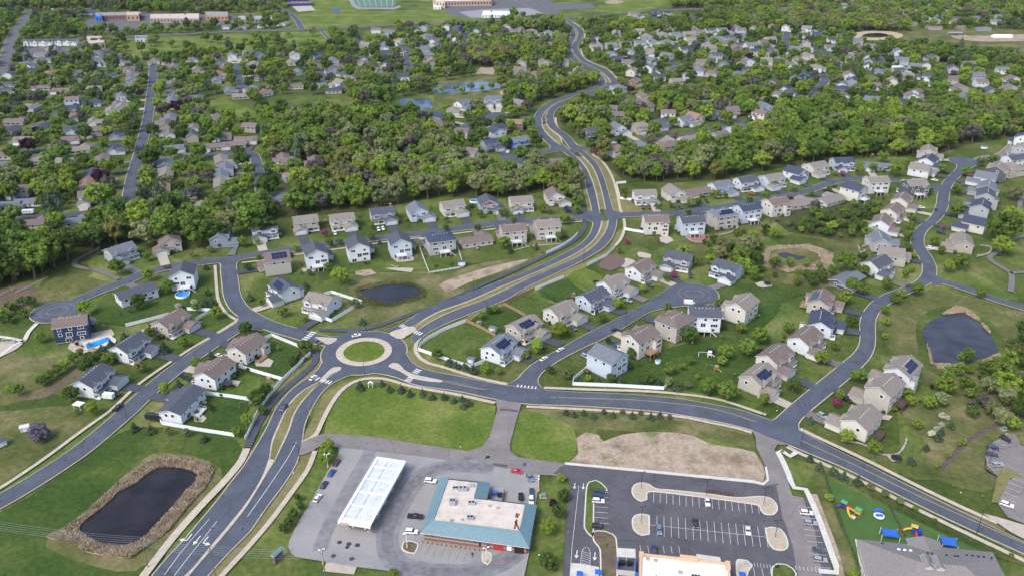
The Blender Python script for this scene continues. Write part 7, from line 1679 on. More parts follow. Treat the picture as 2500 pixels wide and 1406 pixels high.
s3 = Site('bin_enclosure', (1530,1392), 'blue-trimmed bin enclosure on a pale concrete pad by the restaurant', 'enclosure', .17)
q = [Vector(s3.l(p, 2.4)) for p in ((1507,1360),(1551,1363),(1551,1393),(1506,1389))]; mb = MB(); tr = MB()
for i in (1, 2, 3):
    a_, b_ = q[i], q[(i+1) % 4]; d_ = (b_-a_).normalized(); n_ = Vector((-d_.y, d_.x)); mb.prism([tuple(a_+n_*.12), tuple(b_+n_*.12), tuple(b_-n_*.12), tuple(a_-n_*.12)], 0, 2.3); tr.prism([tuple(a_+n_*.16), tuple(b_+n_*.16), tuple(b_-n_*.16), tuple(a_-n_*.16)], 2.3, 2.45)
s3.add('wall', mb, mat('beige_block', (.55, .50, .43), var=.06)); s3.add('blue_cap', tr, BLUE)
dumpster(1518,1374,0,BLACK,'black dumpster in the blue-trimmed enclosure, left one'); dumpster(1537,1375,0,BLACK,'black dumpster in the blue-trimmed enclosure, right one')
flat('concrete_pad', [(1508,1337),(1550,1340),(1551,1362),(1507,1359)], CONCL, .176, False); flat('drive_through_slab', [(1395,1374),(1421,1376),(1440,1380),(1462,1384),(1462,1420),(1390,1420)], CONCL, .174, False)
flat('accessible_bays', [(1700,1352),(1758,1360),(1762,1380),(1700,1378)], CONCL, .176, False)
# day care
s = Site('day_care', (2110,1340), 'large building with grey shingled hip roof beside the play yard', 'building', .1)
A, B_ = Vector(s.l((2090,1314), 3.6)), Vector(s.l((2424,1346), 3.6)); fx = (B_-A); DL = fx.length; fx.normalize(); s.root.rotation_euler = (0, 0, math.atan2(fx.y, fx.x)); s.root.location = (s.o.x+A.x, s.o.y+A.y, .1); DD = 30.
SH = mat('shingles_daycare', (.215, .195, .190), var=.12, scale=1.2, detail=6)
mb = MB(); mb.box(.6, DL-.6, -DD, -.6, 0, 3.4); s.add('wall', mb, mat('day_care_wall', (.45, .42, .38), var=.05))
mb = MB(); mb.hroof(.5, DL-.5, -DD, -.5, 3.4, .42, .5, .16, 0, 1); rr = s.add('roof', mb, [SH, WHITE])
mb = MB(); mb.groof(DL*.385, DL*.62, -9., 1.9, 3.9, .30, 'y', .3, .16, 0, 1); s.add('gable_roof', mb, [SH, WHITE]); mb = MB(); mb.gbody(DL*.40, DL*.605, -6., 1.7, 0, 3.75, .28, 'y'); s.add('wing_wall', mb, MATS['day_care_wall'])
for k in range(3): mb = MB(); x = DL*.27+k*1.9; mb.cyl(x, -6.2, 5.7, 6.15, .62, 16, 0, .5); s.add('skylight', mb, WHITE, rr)
for k, (x, y) in enumerate(((.18,-2.2),(.47,-7.),(.50,-7.2),(.60,-7.4),(.66,-7.4),(.68,-7.4),(.76,-5.6),(.80,-5.6),(.84,-5.8),(.88,-5.6),(.93,-6.))):
    mb = MB(); z = 3.4+.42*min(-y, 14)+.1; mb.box(DL*x-.3, DL*x+.3, y-.2, y+.2, z-.2, z+.25); s.add('roof_vent', mb, BLACK, rr)
for x in (.40, .48):
    mb = MB(); xx_ = DL*x; mb.gbody(xx_-1.1, xx_+1.1, -17.5, -13.2, 7.6, 9.6, .7, 'y'); dm = s.add('dormer', mb, mat('grey_trim', (.50, .50, .50), var=.05), rr)
    mb = MB(); mb.groof(xx_-1.1, xx_+1.1, -17.5, -12., 9.6, .7, 'y', .3, .14, 0, 1); s.add('dormer_roof', mb, [SH, WHITE])
flat('side_slab', [(2087,1314),(2092,1316),(2120,1420),(2106,1420)], CONCL, .02, False)
# ------------------------------------------------------------------ playgrounds and small garden things
def thing(u, v, name, lab, cat, rz=0., z=.05, group=None): p = G(u, v, .3); return empty(name, (p.x, p.y, z), rz, lab, cat, group)
def part(r, name, m, fn, par=None):
    mb = MB(); fn(mb); return mb.build(name, m, par or r)
r = thing(2076,1247,'play_structure','colourful play structure with green roofs, purple slide and yellow tube slide','playground',-.8)
for x, y in ((-2.6, 0), (2.8, 0)):
    part(r, 'tower', PURP if x < 0 else YEL, lambda mb: ([mb.cyl(x+a, y+b, 0, 3.0, .08, 6) for a in (-.9, .9) for b in (-.9, .9)], mb.box(x-.95, x+.95, y-.95, y+.95, 1.3, 1.45)))
    part(r, 'roof', GRNP, lambda mb: mb.groof(x-1., x+1., y-1., y+1., 3.0, .5, 'x', .15, .1, 0, 0))
part(r, 'bridge', YEL, lambda mb: mb.box(-1.7, 1.9, -.5, .5, 1.3, 1.42)); part(r, 'tube_slide', YEL, lambda mb: (mb.tube((-1, -.6, 1.5), (.4, -2.4, .9), .42, 10), mb.tube((.4, -2.4, .9), (1.9, -3.2, .35), .42, 10)))
part(r, 'slide', PURP, lambda mb: (mb.tube((-3.4, -.5, 1.6), (-4.8, -1.8, .3), .35, 8), mb.tube((-3.2, .3, 1.5), (-4.4, .8, .3), .35, 8))); part(r, 'climbing_dome', RED, lambda mb: mb.cyl(-3.6, 1.4, 0, 2.2, .6, 8, 0, .45)); part(r, 'ramp', CONCL, lambda mb: mb.box(1.4, 3., -3., -1.6, 0, .5)); part(r, 'red_panel', RED, lambda mb: mb.box(-2.2, -.4, .5, .7, .4, 2.2))
r = thing(2233,1300,'play_structure','play structure with orange roof, orange slide and red slide','playground',-.5)
part(r, 'tower', mat('blue_plastic', (.02, .05, .40), rough=.4, var=0), lambda mb: ([mb.cyl(a, b, 0, 2.6, .08, 6) for a in (-1., 1.) for b in (-1., 1.)], mb.box(-1.05, 1.05, -1.05, 1.05, 1.2, 1.4), mb.box(1., 2.2, -.8, 1., .3, 1.9)))
part(r, 'roof', YEL, lambda mb: mb.groof(-1.5, .6, -.2, 1.6, 2.7, .4, 'x', .1, .1, 0, 0)); part(r, 'slide', YEL, lambda mb: (mb.tube((-1., .3, 1.7), (-2.6, .2, 1.0), .42, 10), mb.tube((-2.6, .2, 1.), (-3.8, -.6, .35), .42, 10))); part(r, 'slide', RED, lambda mb: mb.tube((.4, -1., 1.4), (1.0, -3., .3), .5, 10)); part(r, 'climber', RED, lambda mb: mb.cyl(-4.4, -1.2, 0, .6, .4, 10))
r = thing(2144,1257,'umbrella_table','round white table ring under four blue sunshades','table',0)
part(r, 'table', WHITE, lambda mb: mb.cyl(0, -.6, .55, .65, 1.9, 20)); part(r, 'frame', STEEL, lambda mb: mb.cyl(0, 0, 0, 2.2, .06, 8))
for x, y, q in ((-1.1, .6, 2.2), (0, .9, 2.4), (1.1, .6, 2.2), (-.6, -.6, .85), (.7, -.7, .85)): part(r, 'sunshade', BLUE, lambda mb: mb.cyl(x, y, q, q+.3, .8, 8, 0, .1))
for c4, l in ((((2151,1286),(2191,1291),(2198,1312),(2154,1306)),'blue shade sail on four white posts in the left play yard'), (((2293,1305),(2336,1312),(2340,1334),(2301,1328)),'blue shade sail on four white posts in the right play yard')):
    P4 = [G(*p, 3.1) for p in c4]; o_ = P4[3]; r = empty('shade_sail', (o_.x, o_.y, .05), 0, l, 'shade sail', 'blue shade sails'); Q4 = [Vector((p.x-o_.x, p.y-o_.y, 3.0)) for p in P4]; mb = MB(); n = 6; g_ = []
    for i in range(n+1):
        for j in range(n+1):
            s_, t_ = i/n, j/n; p = (Q4[0]*(1-s_)+Q4[1]*s_)*(1-t_)+(Q4[3]*(1-s_)+Q4[2]*s_)*t_; cen = (Q4[0]+Q4[1]+Q4[2]+Q4[3])/4; k = .22*(4*s_*(1-s_)*(1-4*t_*(1-t_))+4*t_*(1-t_)*(1-4*s_*(1-s_))); p = p+(cen-p)*k*.6; p.z -= .35*(4*s_*(1-s_)+4*t_*(1-t_))*.5; g_.append(tuple(p))
    mb.v = g_
    for i in range(n):
        for j in range(n): a0 = i*(n+1)+j; mb.f.append((a0, a0+1, a0+n+2, a0+n+1)); mb.m.append(0)
    so_ = mb.build('canopy', BLUE, r); md = so_.modifiers.new('thickness', 'SOLIDIFY'); md.thickness = .04
    for q in Q4: mb = MB(); mb.cyl(q.x, q.y, 0, 3.05, .09, 8); mb.build('post', WHITE, r)
TRM = None
def trampoline(u, v, lab, rad=2.1):
    r = thing(u, v, 'trampoline', lab, 'trampoline', 0, group='garden trampolines')
    part(r, 'mat', DARK, lambda mb: mb.cyl(0, 0, .82, .86, rad*.92, 24)); part(r, 'rim', mat('tramp_pad', (.02, .03, .06), var=0), lambda mb: strip([Vector((rad*math.cos(a*.2618), rad*math.sin(a*.2618))) for a in range(25)], [Vector((rad*.9*math.cos(a*.2618), rad*.9*math.sin(a*.2618))) for a in range(25)], .9, mb))
    for k in range(6): a = k*1.047; part(r, 'leg', BLACK, lambda mb: mb.cyl(rad*math.cos(a), rad*math.sin(a), 0, 2.4, .04, 6))
for u, v, l in ((2188,1119,'dark trampoline in the corner yard below the cream corner house'),(1735,857,'dark trampoline in the shared back lawns'),(1766,801,'dark trampoline beside the white decked house'),(1874,693,'dark trampoline on a sand patch in the far lawn'),(1456,690,'dark trampoline on the deep green lawn'),
 (1380,580,'dark trampoline behind the tan house nearest the boulevard'),(1284,589,'dark spa tub-like trampoline beneath the tan house deck'),(1151,505,'grey trampoline by the oval pool before the wood'),(1858,858,'dark trampoline behind the cream house on the right street')): trampoline(u, v, l)
flat('sand_patch', [(1843,692),(1858,687),(1885,692),(1884,699),(1862,702),(1850,699)], CONCD, .02); flat('sand_patch', [(2165,1112),(2185,1106),(2200,1118),(2198,1126),(2178,1126)], CONCD, .02)
def shed(u, v, wl, rf, lab, rz=0., w=3., d=2.4, h=2.1):
    r = thing(u, v, 'shed', lab, 'shed', rz, group='garden sheds'); part(r, 'wall', wall_mat(wl), lambda mb: mb.gbody(-w/2, w/2, -d/2, d/2, 0, h, .4, 'x')); part(r, 'roof', [roof_mat(rf), WHITE], lambda mb: mb.groof(-w/2, w/2, -d/2, d/2, h, .4, 'x', .2, .1)); part(r, 'door', WHITE, lambda mb: mb.box(-.6, .6, -d/2-.05, -d/2, 0, 1.8))
for a in ((62,1048,'pale','white0','small white shed with pale roof on the left meadow',.4,3.4,2.6),(1127,645,'white','char','white shed with dark roof in the picket-fenced corner',.1,4.2,3.2),(1204,806,'cream','slate','grey-roofed shed at the wooden fence corner',-.5,3.6,2.8),(1150,882,'pale','slate','pale blue playhouse by the curved white fence',-.3,3.,2.6),(2,1085,'white','char','white shed cut by the left picture edge',.8,4.,3.),
 (1239,372,'white','slate','small white shed in the upper left blocks',0,3.,2.4),(2237,371,'tan','taupe','small tan shed at the wood edge',.2,3.,2.4),(483,406,'white','taupe','white shed behind the western houses',0,4.,3.),(467,449,'cream','mauve','small cream shed beside the white wall',.2,3.,2.6),(141,405,'white','slate','small white garage shed in the western block',0,4.,3.),(950,215,'white','slate','white shed among the tall poplars',0,4.,3.)): shed(*a)
# swimming pools
def round_pool(u, v, rad, lab, sx=1., deck_=False):
    r = thing(u, v, 'swimming_pool', lab, 'pool', .1, group='garden pools'); N_ = 32
    part(r, 'wall', WHITE, lambda mb: (strip([Vector((rad*sx*math.cos(a*.19635), rad*math.sin(a*.19635))) for a in range(33)], [Vector(((rad-.18)*sx*math.cos(a*.19635), (rad-.18)*math.sin(a*.19635))) for a in range(33)], 1.3, mb), [mb.poly([(rad*sx*math.cos(a*.19635), rad*math.sin(a*.19635), 0), (rad*sx*math.cos((a+1)*.19635), rad*math.sin((a+1)*.19635), 0), (rad*sx*math.cos((a+1)*.19635), rad*math.sin((a+1)*.19635), 1.3), (rad*sx*math.cos(a*.19635), rad*math.sin(a*.19635), 1.3)]) for a in range(32)]))
    part(r, 'water', POOL, lambda mb: mb.poly([((rad-.1)*sx*math.cos(a*.19635), (rad-.1)*math.sin(a*.19635), 1.1) for a in range(32)]))
round_pool(446,721,3.9,'round above-ground pool with bright blue water below the deck'); round_pool(767,539,2.6,'small blue pool behind the tan house before the wood'); round_pool(1162,493,3.,'oval blue pool behind the house at the wood edge',1.5)
round_pool(1219,338,2.4,'small round blue pool left of the upper boulevard'); round_pool(86,468,2.4,'turquoise pool among trees at the left',1.4); round_pool(2403,362,2.2,'small blue pool at the far right wood edge',1.3); round_pool(1606,884,1.1,'tiny turquoise paddling pool on the dark lawn',1.2)
flat('pool_patio', [(165,850),(205,862),(255,835),(280,815),(272,803),(235,810),(185,828)], CONCD, .03); flat('pool_deck', [(200,836),(268,817),(284,828),(282,836),(212,858)], CONCL, .06, False)
o = flat('swimming_pool', [(209,840),(263,822),(270,827),(266,832),(219,852),(212,850)], POOL, .10, False, kind='thing'); del o['kind']; tag(o, 'rectangular in-ground swimming pool behind the navy blue house', 'pool', px=(238, 838))
for px in ([(1500,640),(1530,630),(1555,642),(1530,655),(1505,648)], [(1558,615),(1590,622),(1588,632),(1560,628)], [(645,868),(668,880),(660,895),(625,893),(622,885)], [(560,925),(588,930),(580,942),(555,935)], [(472,1015),(490,1007),(505,1020),(495,1030),(475,1028)],
           [(1005,665-0),(1010,655),(940,655)], [(735,655),(775,655),(770,662),(740,664)], [(960,625),(1010,628),(1010,636),(970,640)], [(2155,1010),(2180,1015),(2170,1025),(2148,1022)], [(1610,580),(1628,575),(1645,588),(1628,596),(1612,590)], [(345,805),(385,785),(395,795),(350,815)], [(2070,1340-400),(2090,945)]):
    if len(px) > 2: flat('patio', px, CONCD, .03)
flat('rock_bed', [(1668,574),(1730,575),(1725,592),(1700,592),(1680,585)], mat('red_rock', (.30, .15, .12), var=.3, scale=1.5), .035); flat('rock_garden', [(1465,640),(1490,622),(1525,632),(1520,648),(1490,662),(1465,655)], mat('dark_mulch', (.15, .10, .085), var=.5, scale=1.5), .035); flat('play_sand', [(868,662),(905,658),(920,668),(890,675),(868,670)], DIRT, .03)
flat('gravel_court', [(-60,850),(20,832),(56,838),(20,862),(-60,890)], CONCD, .03)
# walls of piled stone
def stone_wall(px, lab, h=.7):
    c = catmull(W(px), .7); o_ = c[0]; mb = MB(); rr_ = random.Random(3)
    for p in c: q = p-o_; s_ = rr_.uniform(.25, .42); mb.box(q.x-s_, q.x+s_, q.y-s_, q.y+s_, 0, h*rr_.uniform(.6, 1.1))
    o = mb.build('stone_wall', STONE, None, (o_.x, o_.y, 0)); tag(o, lab, 'stone wall', 'garden stone walls')
stone_wall([(1756,575),(1785,568),(1802,555),(1798,548)], 'stone wall edging the yard of the solar-roofed tan house'); stone_wall([(2055,1075+0),(2105,1084),(2150,1108),(2190,1108),(2209,1085),(2213,1071)], 'pale stone edging curving round the corner house lawn', .4)
stone_wall([(2385,628),(2415,618),(2418,605),(2395,600)], 'stone wall behind the taupe house at right'); stone_wall([(2095,600),(2102,618),(2112,612)], 'stone wall by the mulch slope'); stone_wall([(1668,573),(1690,590),(1722,594)], 'white stone edging below the red rock bed', .4)
stone_wall([(1255,612),(1290,603),(1340,598),(1368,596)], 'low boulder line behind the tan houses', .4); stone_wall([(955,647),(965,652),(972,650)], 'round stone tree ring above the small pond', .4)
for u, v, l in ((1733,900,'wooden swing set with slide in the shared back lawns'),(1716,868,'white climbing frame in the shared back lawns'),(596,990,'wooden playset with green roof near the long fence'),(945,505,'orange wooden playset at the wood edge'),(2120,385,'wooden swing set at the wood edge, right'),(644,930,'wooden playset beside the dividing white fence'),(18,836,'metal swing frame in the park at the left edge'),(1388,730,'wooden playset behind the cream house')):
    r = thing(u, v, 'swing_set', l, 'playset', rnd.uniform(-.6, .6), group='garden playsets'); m_ = WHITE if 'white climb' in l else (STEEL if 'metal' in l else WOOD)
    part(r, 'frame', m_, lambda mb: (mb.tube((-2, 0, 2.4), (2, 0, 2.4), .07), [mb.tube((x, 0, 2.4), (x+.2*(1 if x > 0 else -1), y, 0), .07) for x in (-2, 2) for y in (-1.1, 1.1)]))
    part(r, 'tower', m_, lambda mb: ([mb.box(a-.06, a+.06, b-.06, b+.06, 0, 2.8) for a in (2.4, 3.9) for b in (-.8, .8)], mb.box(2.3, 4., -.85, .85, 1.3, 1.4)))
    if 'metal' not in l: part(r, 'roof', GRNP if 'green' in l else m_, lambda mb: mb.groof(2.4, 3.9, -.8, .8, 2.8, .6, 'x', .15, .08, 0, 0)); part(r, 'slide', YEL if 'orange' in l or 'with slide' in l else m_, lambda mb: mb.tube((3.9, 0, 1.4), (5.6, 0, .2), .25, 6))
    for x in (-1., .6): part(r, 'swing', DARK, lambda mb: (mb.box(x-.25, x+.25, -.1, .1, .5, .55), mb.tube((x-.2, 0, .55), (x-.2, 0, 2.4), .015, 4), mb.tube((x+.2, 0, .55), (x+.2, 0, 2.4), .015, 4)))
for u, v, m_, l in ((1533,900,BLACK,'black-roofed patio pergola behind the pale blue corner house'),(556,943,GLASS,'dark blue pergola on the patio of the white brown-roofed house'),(1032,590,STEEL,'grey carport beside the picket-fenced yard'),(228,862,WOOD,'grey garden gazebo by the rectangular pool'),(194,994,WHITE,'small white framed kennel left of the yellow-green bush')):
    r = thing(u, v, 'pergola', l, 'pergola', -.3, group='garden pergolas'); part(r, 'roof', m_, lambda mb: mb.hroof(-1.9, 1.9, -1.5, 1.5, 2.3, .25, .2, .12, 0, 0))
    for x in (-1.7, 1.7):
        for y in (-1.3, 1.3): part(r, 'post', m_, lambda mb: mb.box(x-.08, x+.08, y-.08, y+.08, 0, 2.3))
# monument sign by the fuel lot
r = thing(680,1364,'price_sign','tall fuel price sign with teal roof on brick base','sign',R(62),group=None)
part(r, 'base', BRICK, lambda mb: (mb.box(-2.2, 2.2, -.5, .5, 0, .8), mb.box(-2.1, -1.4, -.35, .35, .8, 3.4), mb.box(1.4, 2.1, -.35, .35, .8, 3.4))); part(r, 'panel', mat('sign_panel', (.05, .05, .09), var=0), lambda mb: mb.box(-1.4, 1.4, -.25, .25, 1., 3.4)); part(r, 'cap', [TEAL, WHITE], lambda mb: mb.groof(-2.4, 2.4, -.6, .6, 3.6, .6, 'x', .2, .15)); part(r, 'white_band', WHITE, lambda mb: mb.box(-2.4, 2.4, -.6, .6, 3.4, 3.6))
flat('concrete_pad', [(797,1371),(872,1382),(864,1402),(788,1394)], CONCD, .10, False)
r = thing(905,943,'arbour','small white arched arbour at the edge of the triangular park','arbour',0); part(r, 'frame', WHITE, lambda mb: (mb.box(-1., -.8, -.6, .6, 0, 2.2), mb.box(.8, 1., -.6, .6, 0, 2.2))); part(r, 'roof', WHITE, lambda mb: mb.groof(-1., 1., -.6, .6, 2.2, .7, 'y', .15, .1, 0, 0))
def sign(u, v, m_, shape, lab, h=2.1, s_=.45):
    r = thing(u, v, 'road_sign', lab, 'sign', 0, group='road signs'); part(r, 'post', STEEL, lambda mb: mb.cyl(0, 0, 0, h, .05, 6))
    n = {'d': 4, 'o': 8, 'r': 4}[shape]; a0 = {'d': 0, 'o': .39, 'r': .785}[shape]; part(r, 'plate', m_, lambda mb: mb.prism([(s_*math.cos(a0+k*6.2832/n), s_*math.sin(a0+k*6.2832/n)) for k in range(n)], 0, .04)).rotation_euler = (R(90), 0, 0); r.children[-1].location = (0, -.08, h)
sign(756,1004,YEL,'d','yellow diamond warning sign beside the upper boulevard lane',s_=.85); sign(757,1010,YEL,'r','small yellow plate below the warning sign',1.2,.4)
for u, v, l in ((669,1112,'white keep-right sign at the median tip, upper'),(673,1117,'white keep-right sign at the median tip, lower'),(638,1255,'white sign on the lower boulevard kerb'),(716,1152,'white sign on the boulevard kerb below the shop road'),(1026,815,'white sign at the east crosswalk'),(1000,945,'white sign at the south-east crosswalk'),(1897,1000,'blue-and-white sign at the main street corner'),(2346,1200,'narrow purple and white banner in the right meadow'),(1039,1087,'white stake marker at the edge of the green park'),(1124,1088,'white stake marker near the park corner'),(1316,1352,'small white sign right of the car wash')): sign(u, v, WHITE, 'r', l, 1.6, .35)
def box_thing(u, v, w, d, h, m_, nm, lab, cat, rz=0., grp=None):
    r = thing(u, v, nm, lab, cat, rz, group=grp); part(r, 'pad', CONC, lambda mb: mb.box(-w/2-.4, w/2+.4, -d/2-.4, d/2+.4, 0, .14)); part(r, 'cabinet', m_, lambda mb: loft(mb, [(-w/2, w/2, d/2, .14), (-w/2, w/2, d/2, h*.8), (-w/2, w/2, d/2-.25, h)]))
TG = mat('transformer_green', (.13, .22, .20), var=.05)
box_thing(1326,1210,1.8,1.6,1.5,TG,'transformer','green electrical transformer in the strip right of the store','transformer'); box_thing(2451,1046,1.8,1.6,1.4,TG,'transformer','green electrical transformer above the curved car park','transformer',.3); box_thing(1820,1374,1.2,.8,1.,STEEL,'utility_box','grey utility box on the crosswalk island','utility box'); box_thing(1897,1383,1.2,.8,.9,DARK,'utility_box','dark utility box on the grass island','utility box')
for u, v, w, l in ((1742,1199,5.,'dark pallets and debris stacked above the top island'),(1778,1206,3.,'smaller pile of dark debris right of the pallets')):
    r = thing(u, v, 'debris_pile', l, 'debris', -.15); rr_ = random.Random(4)
    for k in range(7): x = (k-3)*w/6; part(r, 'pallet', DWOOD, lambda mb: mb.box(x-.5, x+.45, -.5+rr_.uniform(-.3, .3), .5, .0, rr_.uniform(.4, 1.)))
# motorcycle with its rider, and a parked motorcycle
def moto(u, v, dx, dy, lab, red=False):
    p = G(u, v, .5); q = G(u+dx, v+dy, .5); r = empty('motorcycle', (p.x, p.y, .2), math.atan2(q.y-p.y, q.x-p.x), lab, 'motorcycle', 'motorcycles')
    for x in (-.72, .72): part(r, 'wheel', DARK, lambda mb: mb.tube((x, -.07, .32), (x, .07, .32), .32, 14))
    part(r, 'frame', RED if red else BLACK, lambda mb: (loft(mb, [(-.5, .45, .14, .35), (-.35, .35, .2, .6), (-.05, .40, .17, .88)]), mb.tube((.72, 0, .32), (.42, 0, 1.0), .05))); part(r, 'seat', DARK, lambda mb: loft(mb, [(-.75, .02, .16, .72), (-.7, .0, .13, .82)])); part(r, 'handlebar', STEEL, lambda mb: mb.tube((.36, -.38, 1.03), (.36, .38, 1.03), .025)); return r
mr = moto(1190,1116,-10,3,'black motorcycle ridden along the shop road'); moto(1152,1352,-1,-9,'red and black motorcycle standing in the store front stalls', True)
def skin_body(name, J, E_, root_i, m):
    me = bpy.data.meshes.new(name); me.from_pydata([j[:3] for j in J], E_, []); o = bpy.data.objects.new(name, me); C.objects.link(o); md = o.modifiers.new('skin', 'SKIN'); sd = o.modifiers.new('smooth', 'SUBSURF'); sd.levels = 1
    for i, j in enumerate(J): me.skin_vertices[0].data[i].radius = (j[3], j[4] if len(j) > 4 else j[3]); me.skin_vertices[0].data[i].use_root = (i == root_i)
    dg = bpy.context.evaluated_depsgraph_get(); m2 = bpy.data.meshes.new_from_object(o.evaluated_get(dg)); bpy.data.objects.remove(o); m2.materials.clear(); m2.materials.append(m)
    return m2
J = [(-.3,0,.95,.16,.14),(-.25,0,1.15,.15,.17),(-.12,0,1.42,.14,.19),(-.08,0,1.56,.06),(-.05,0,1.68,.10),(-.05,0,1.80,.09),(-.10,.2,1.45,.065),(.10,.30,1.25,.05),(.33,.34,1.08,.04),(-.10,-.2,1.45,.065),(.10,-.30,1.25,.05),(.33,-.34,1.08,.04),(-.2,.13,.92,.10),(.18,.22,.78,.075),(.02,.22,.38,.055),(.16,.22,.32,.045),(-.2,-.13,.92,.10),(.18,-.22,.78,.075),(.02,-.22,.38,.055),(.16,-.22,.32,.045)]
Eg = [(0,1),(1,2),(2,3),(3,4),(4,5),(2,6),(6,7),(7,8),(2,9),(9,10),(10,11),(0,12),(12,13),(13,14),(14,15),(0,16),(16,17),(17,18),(18,19)]
for sy in (1, -1):
    b_ = 8 if sy == 1 else 11
    for k in range(4): n_ = len(J); J.append((.38,sy*(.31+k*.025),1.075,.012)); J.append((.41-.004*k,sy*(.31+k*.025),1.045,.010)); J.append((.385,sy*(.31+k*.025),1.015,.009)); Eg += [(b_,n_),(n_,n_+1),(n_+1,n_+2)]
    n_ = len(J); J.append((.33,sy*.29,1.03,.012)); J.append((.37,sy*.285,1.01,.010)); Eg += [(b_,n_),(n_,n_+1)]
pme = skin_body('person', J, Eg, 0, mat('rider_clothes', (.03, .035, .05), var=.1)); po = bpy.data.objects.new('person', pme); C.objects.link(po); po.location = mr.location; po.rotation_euler = mr.rotation_euler; tag(po, 'person in dark clothes and white helmet riding the motorcycle', 'person')
part(po, 'helmet', WHITE, lambda mb: ([mb.v.append(tuple(np.array((-.05, 0, 1.76))+x*.15)) for x in IV2], [(mb.f.append(tuple(int(i) for i in f)), mb.m.append(0)) for f in IF2]))
# ------------------------------------------------------------------ far buildings
def block(name, px4, h, wm, rm, lab, cat='building', par=.5, z0=0., extra=None):
    s = Site(name, px4[3], lab, cat, .02); q = s.ls(px4, h); mb = MB(); mb.prism(q, 0, h); s.add('wall', mb, wm)
    mb = MB(); mb.prism(inset(q, .5), h+.002, h+.12); s.add('flat_roof', mb, rm); mb = MB(); qi = inset(q, .45); qo = inset(q, -.06)
    for i in range(4): j = (i+1) % 4; mb.prism([qo[i], qo[j], qi[j], qi[i]], h+.003, h+par)
    s.add('parapet', mb, wm); a = sorted(range(4), key=lambda i: q[i][1]+q[(i+1) % 4][1])[0]; A, B = Vector(q[a]), Vector(q[(a+1) % 4]); L = (B-A).length; n = min(24, max(2, int(L/5)))
    d = (B-A).normalized(); nn = Vector((-d.y, d.x)); nn = nn if nn.y < 0 else -nn
    for i in range(n): c = A+d*L*(i+.5)/n; mb = MB(); mb.prism([tuple(c-d*1.1), tuple(c+d*1.1), tuple(c+d*1.1+nn*.06), tuple(c-d*1.1+nn*.06)], h*.35, h*.75); s.add('window', mb, GLASS)
    for k in range(4):
        c = Vector(q[0]).lerp(Vector(q[2]), .25+.16*k); mb = MB(); mb.box(c.x-1.2, c.x+1.2, c.y-.8, c.y+.8, h+.12, h+1.2); s.add('rooftop_unit', mb, STEEL)
    return s
TW = mat('tan_block', (.50, .42, .34), var=.05); WB = mat('white_block', (.74, .74, .72), var=.04); BB = mat('blue_block', (.03, .16, .60), var=.05); FR = mat('grey_flat_roof', (.27, .25, .27), var=.1, scale=.2)
block('school', [(1070,-3),(1205,-6),(1200,2),(1086,4)], 9., mat('school_brick', (.42, .30, .25), var=.06), mat('pale_roof', (.62, .61, .60), var=.05), 'long tan and brown school with pale flat roof at the top edge', 'school')
block('gym', [(1056,-4),(1074,-4),(1086,5),(1064,3)], 11., TW, MATS['pale_roof'], 'tall blank cream school hall at the top edge', 'school')
block('clinic', [(1180,28),(1258,29),(1260,37),(1176,37)], 4.5, WB, ROOFW, 'low white building with white roof and blue end by the school car park', 'building')
block('annex', [(1240,30),(1260,30),(1261,38),(1240,38)], 5.2, BB, ROOFW, 'blue end block of the low white building', 'building')
block('shop', [(232,32),(345,30),(345,38),(232,40)], 6., BRICK, FR, 'long low shop building with blue front corner at top left', 'shop')
block('shop', [(232,36),(248,36),(248,42),(232,42)], 8., BB, BB, 'bright blue cube shop entrance at top left', 'shop')
block('shop', [(308,30),(339,30),(339,38),(308,38)], 9., mat('orange_block', (.38, .25, .17), var=.06), TW, 'orange-brown shop block at top left', 'shop')
block('school', [(366,36),(486,34),(486,47),(366,46)], 6.5, mat('mauve_block', (.33, .28, .26), var=.06), mat('sand_roof', (.50, .42, .36), var=.1), 'sprawling tan-roofed school beside the top-left treeline', 'school')
block('warehouse', [(500,30),(556,30),(556,40),(503,40)], 7., BRICKT, FR, 'brick warehouse beside the top-left treeline', 'warehouse'); block('warehouse', [(582,40),(682,40),(680,48),(580,49)], 5., FR, mat('shed_roof', (.33, .32, .33), var=.1), 'long grey flat building above the highway', 'warehouse')
block('apartments', [(211,90),(248,90),(256,104),(218,108)], 10., mat('apartment_tan', (.50, .40, .32), var=.05), mat('pink_roof', (.48, .40, .38), var=.06), 'tan flat-roofed apartment block by the top-left park', 'apartment block')
block('office', [(330,88),(358,88),(360,96),(330,96)], 4., wall_mat('pale'), roof_mat('slate'), 'small pale office at the corner of the top-left park', 'office')
block('dugout', [(1058,12),(1076,12),(1077,18),(1058,18)], 4., WB, ROOFW, 'small white store building beside the running track', 'building'); block('grandstand', [(672,-4),(748,-6),(752,1),(680,1)], 6., mat('navy_stand', (.02, .04, .16), var=.1), BRICK, 'dark blue grandstand at the top edge', 'grandstand'); block('grandstand', [(698,5),(762,4),(763,9),(700,11)], 4., mat('navy_wall', (.03, .06, .22), var=.1), BRICK, 'low brick building with blue wall below the grandstand', 'building')
flat('forecourt', [(708,12),(758,13),(770,26),(728,30)], CONCD, .03, False); flat('football_field', [(858,-8),(960,-12),(968,10),(962,18),(880,18),(868,12)], mat('field_turf', (.10, .19, .13), var=.08), .02, False); flat('running_track', [(846,-8),(858,-8),(868,12),(880,19),(962,19),(975,14),(980,18),(962,24),(872,23),(860,16)], FR, .03, False)
mb = MB()
for k in range(7): a_ = G(868+k*15, -8).xy; b_ = G(880+k*13, 16).xy; strip(offset([a_, b_], .25), offset([a_, b_], -.25), .06, mb)
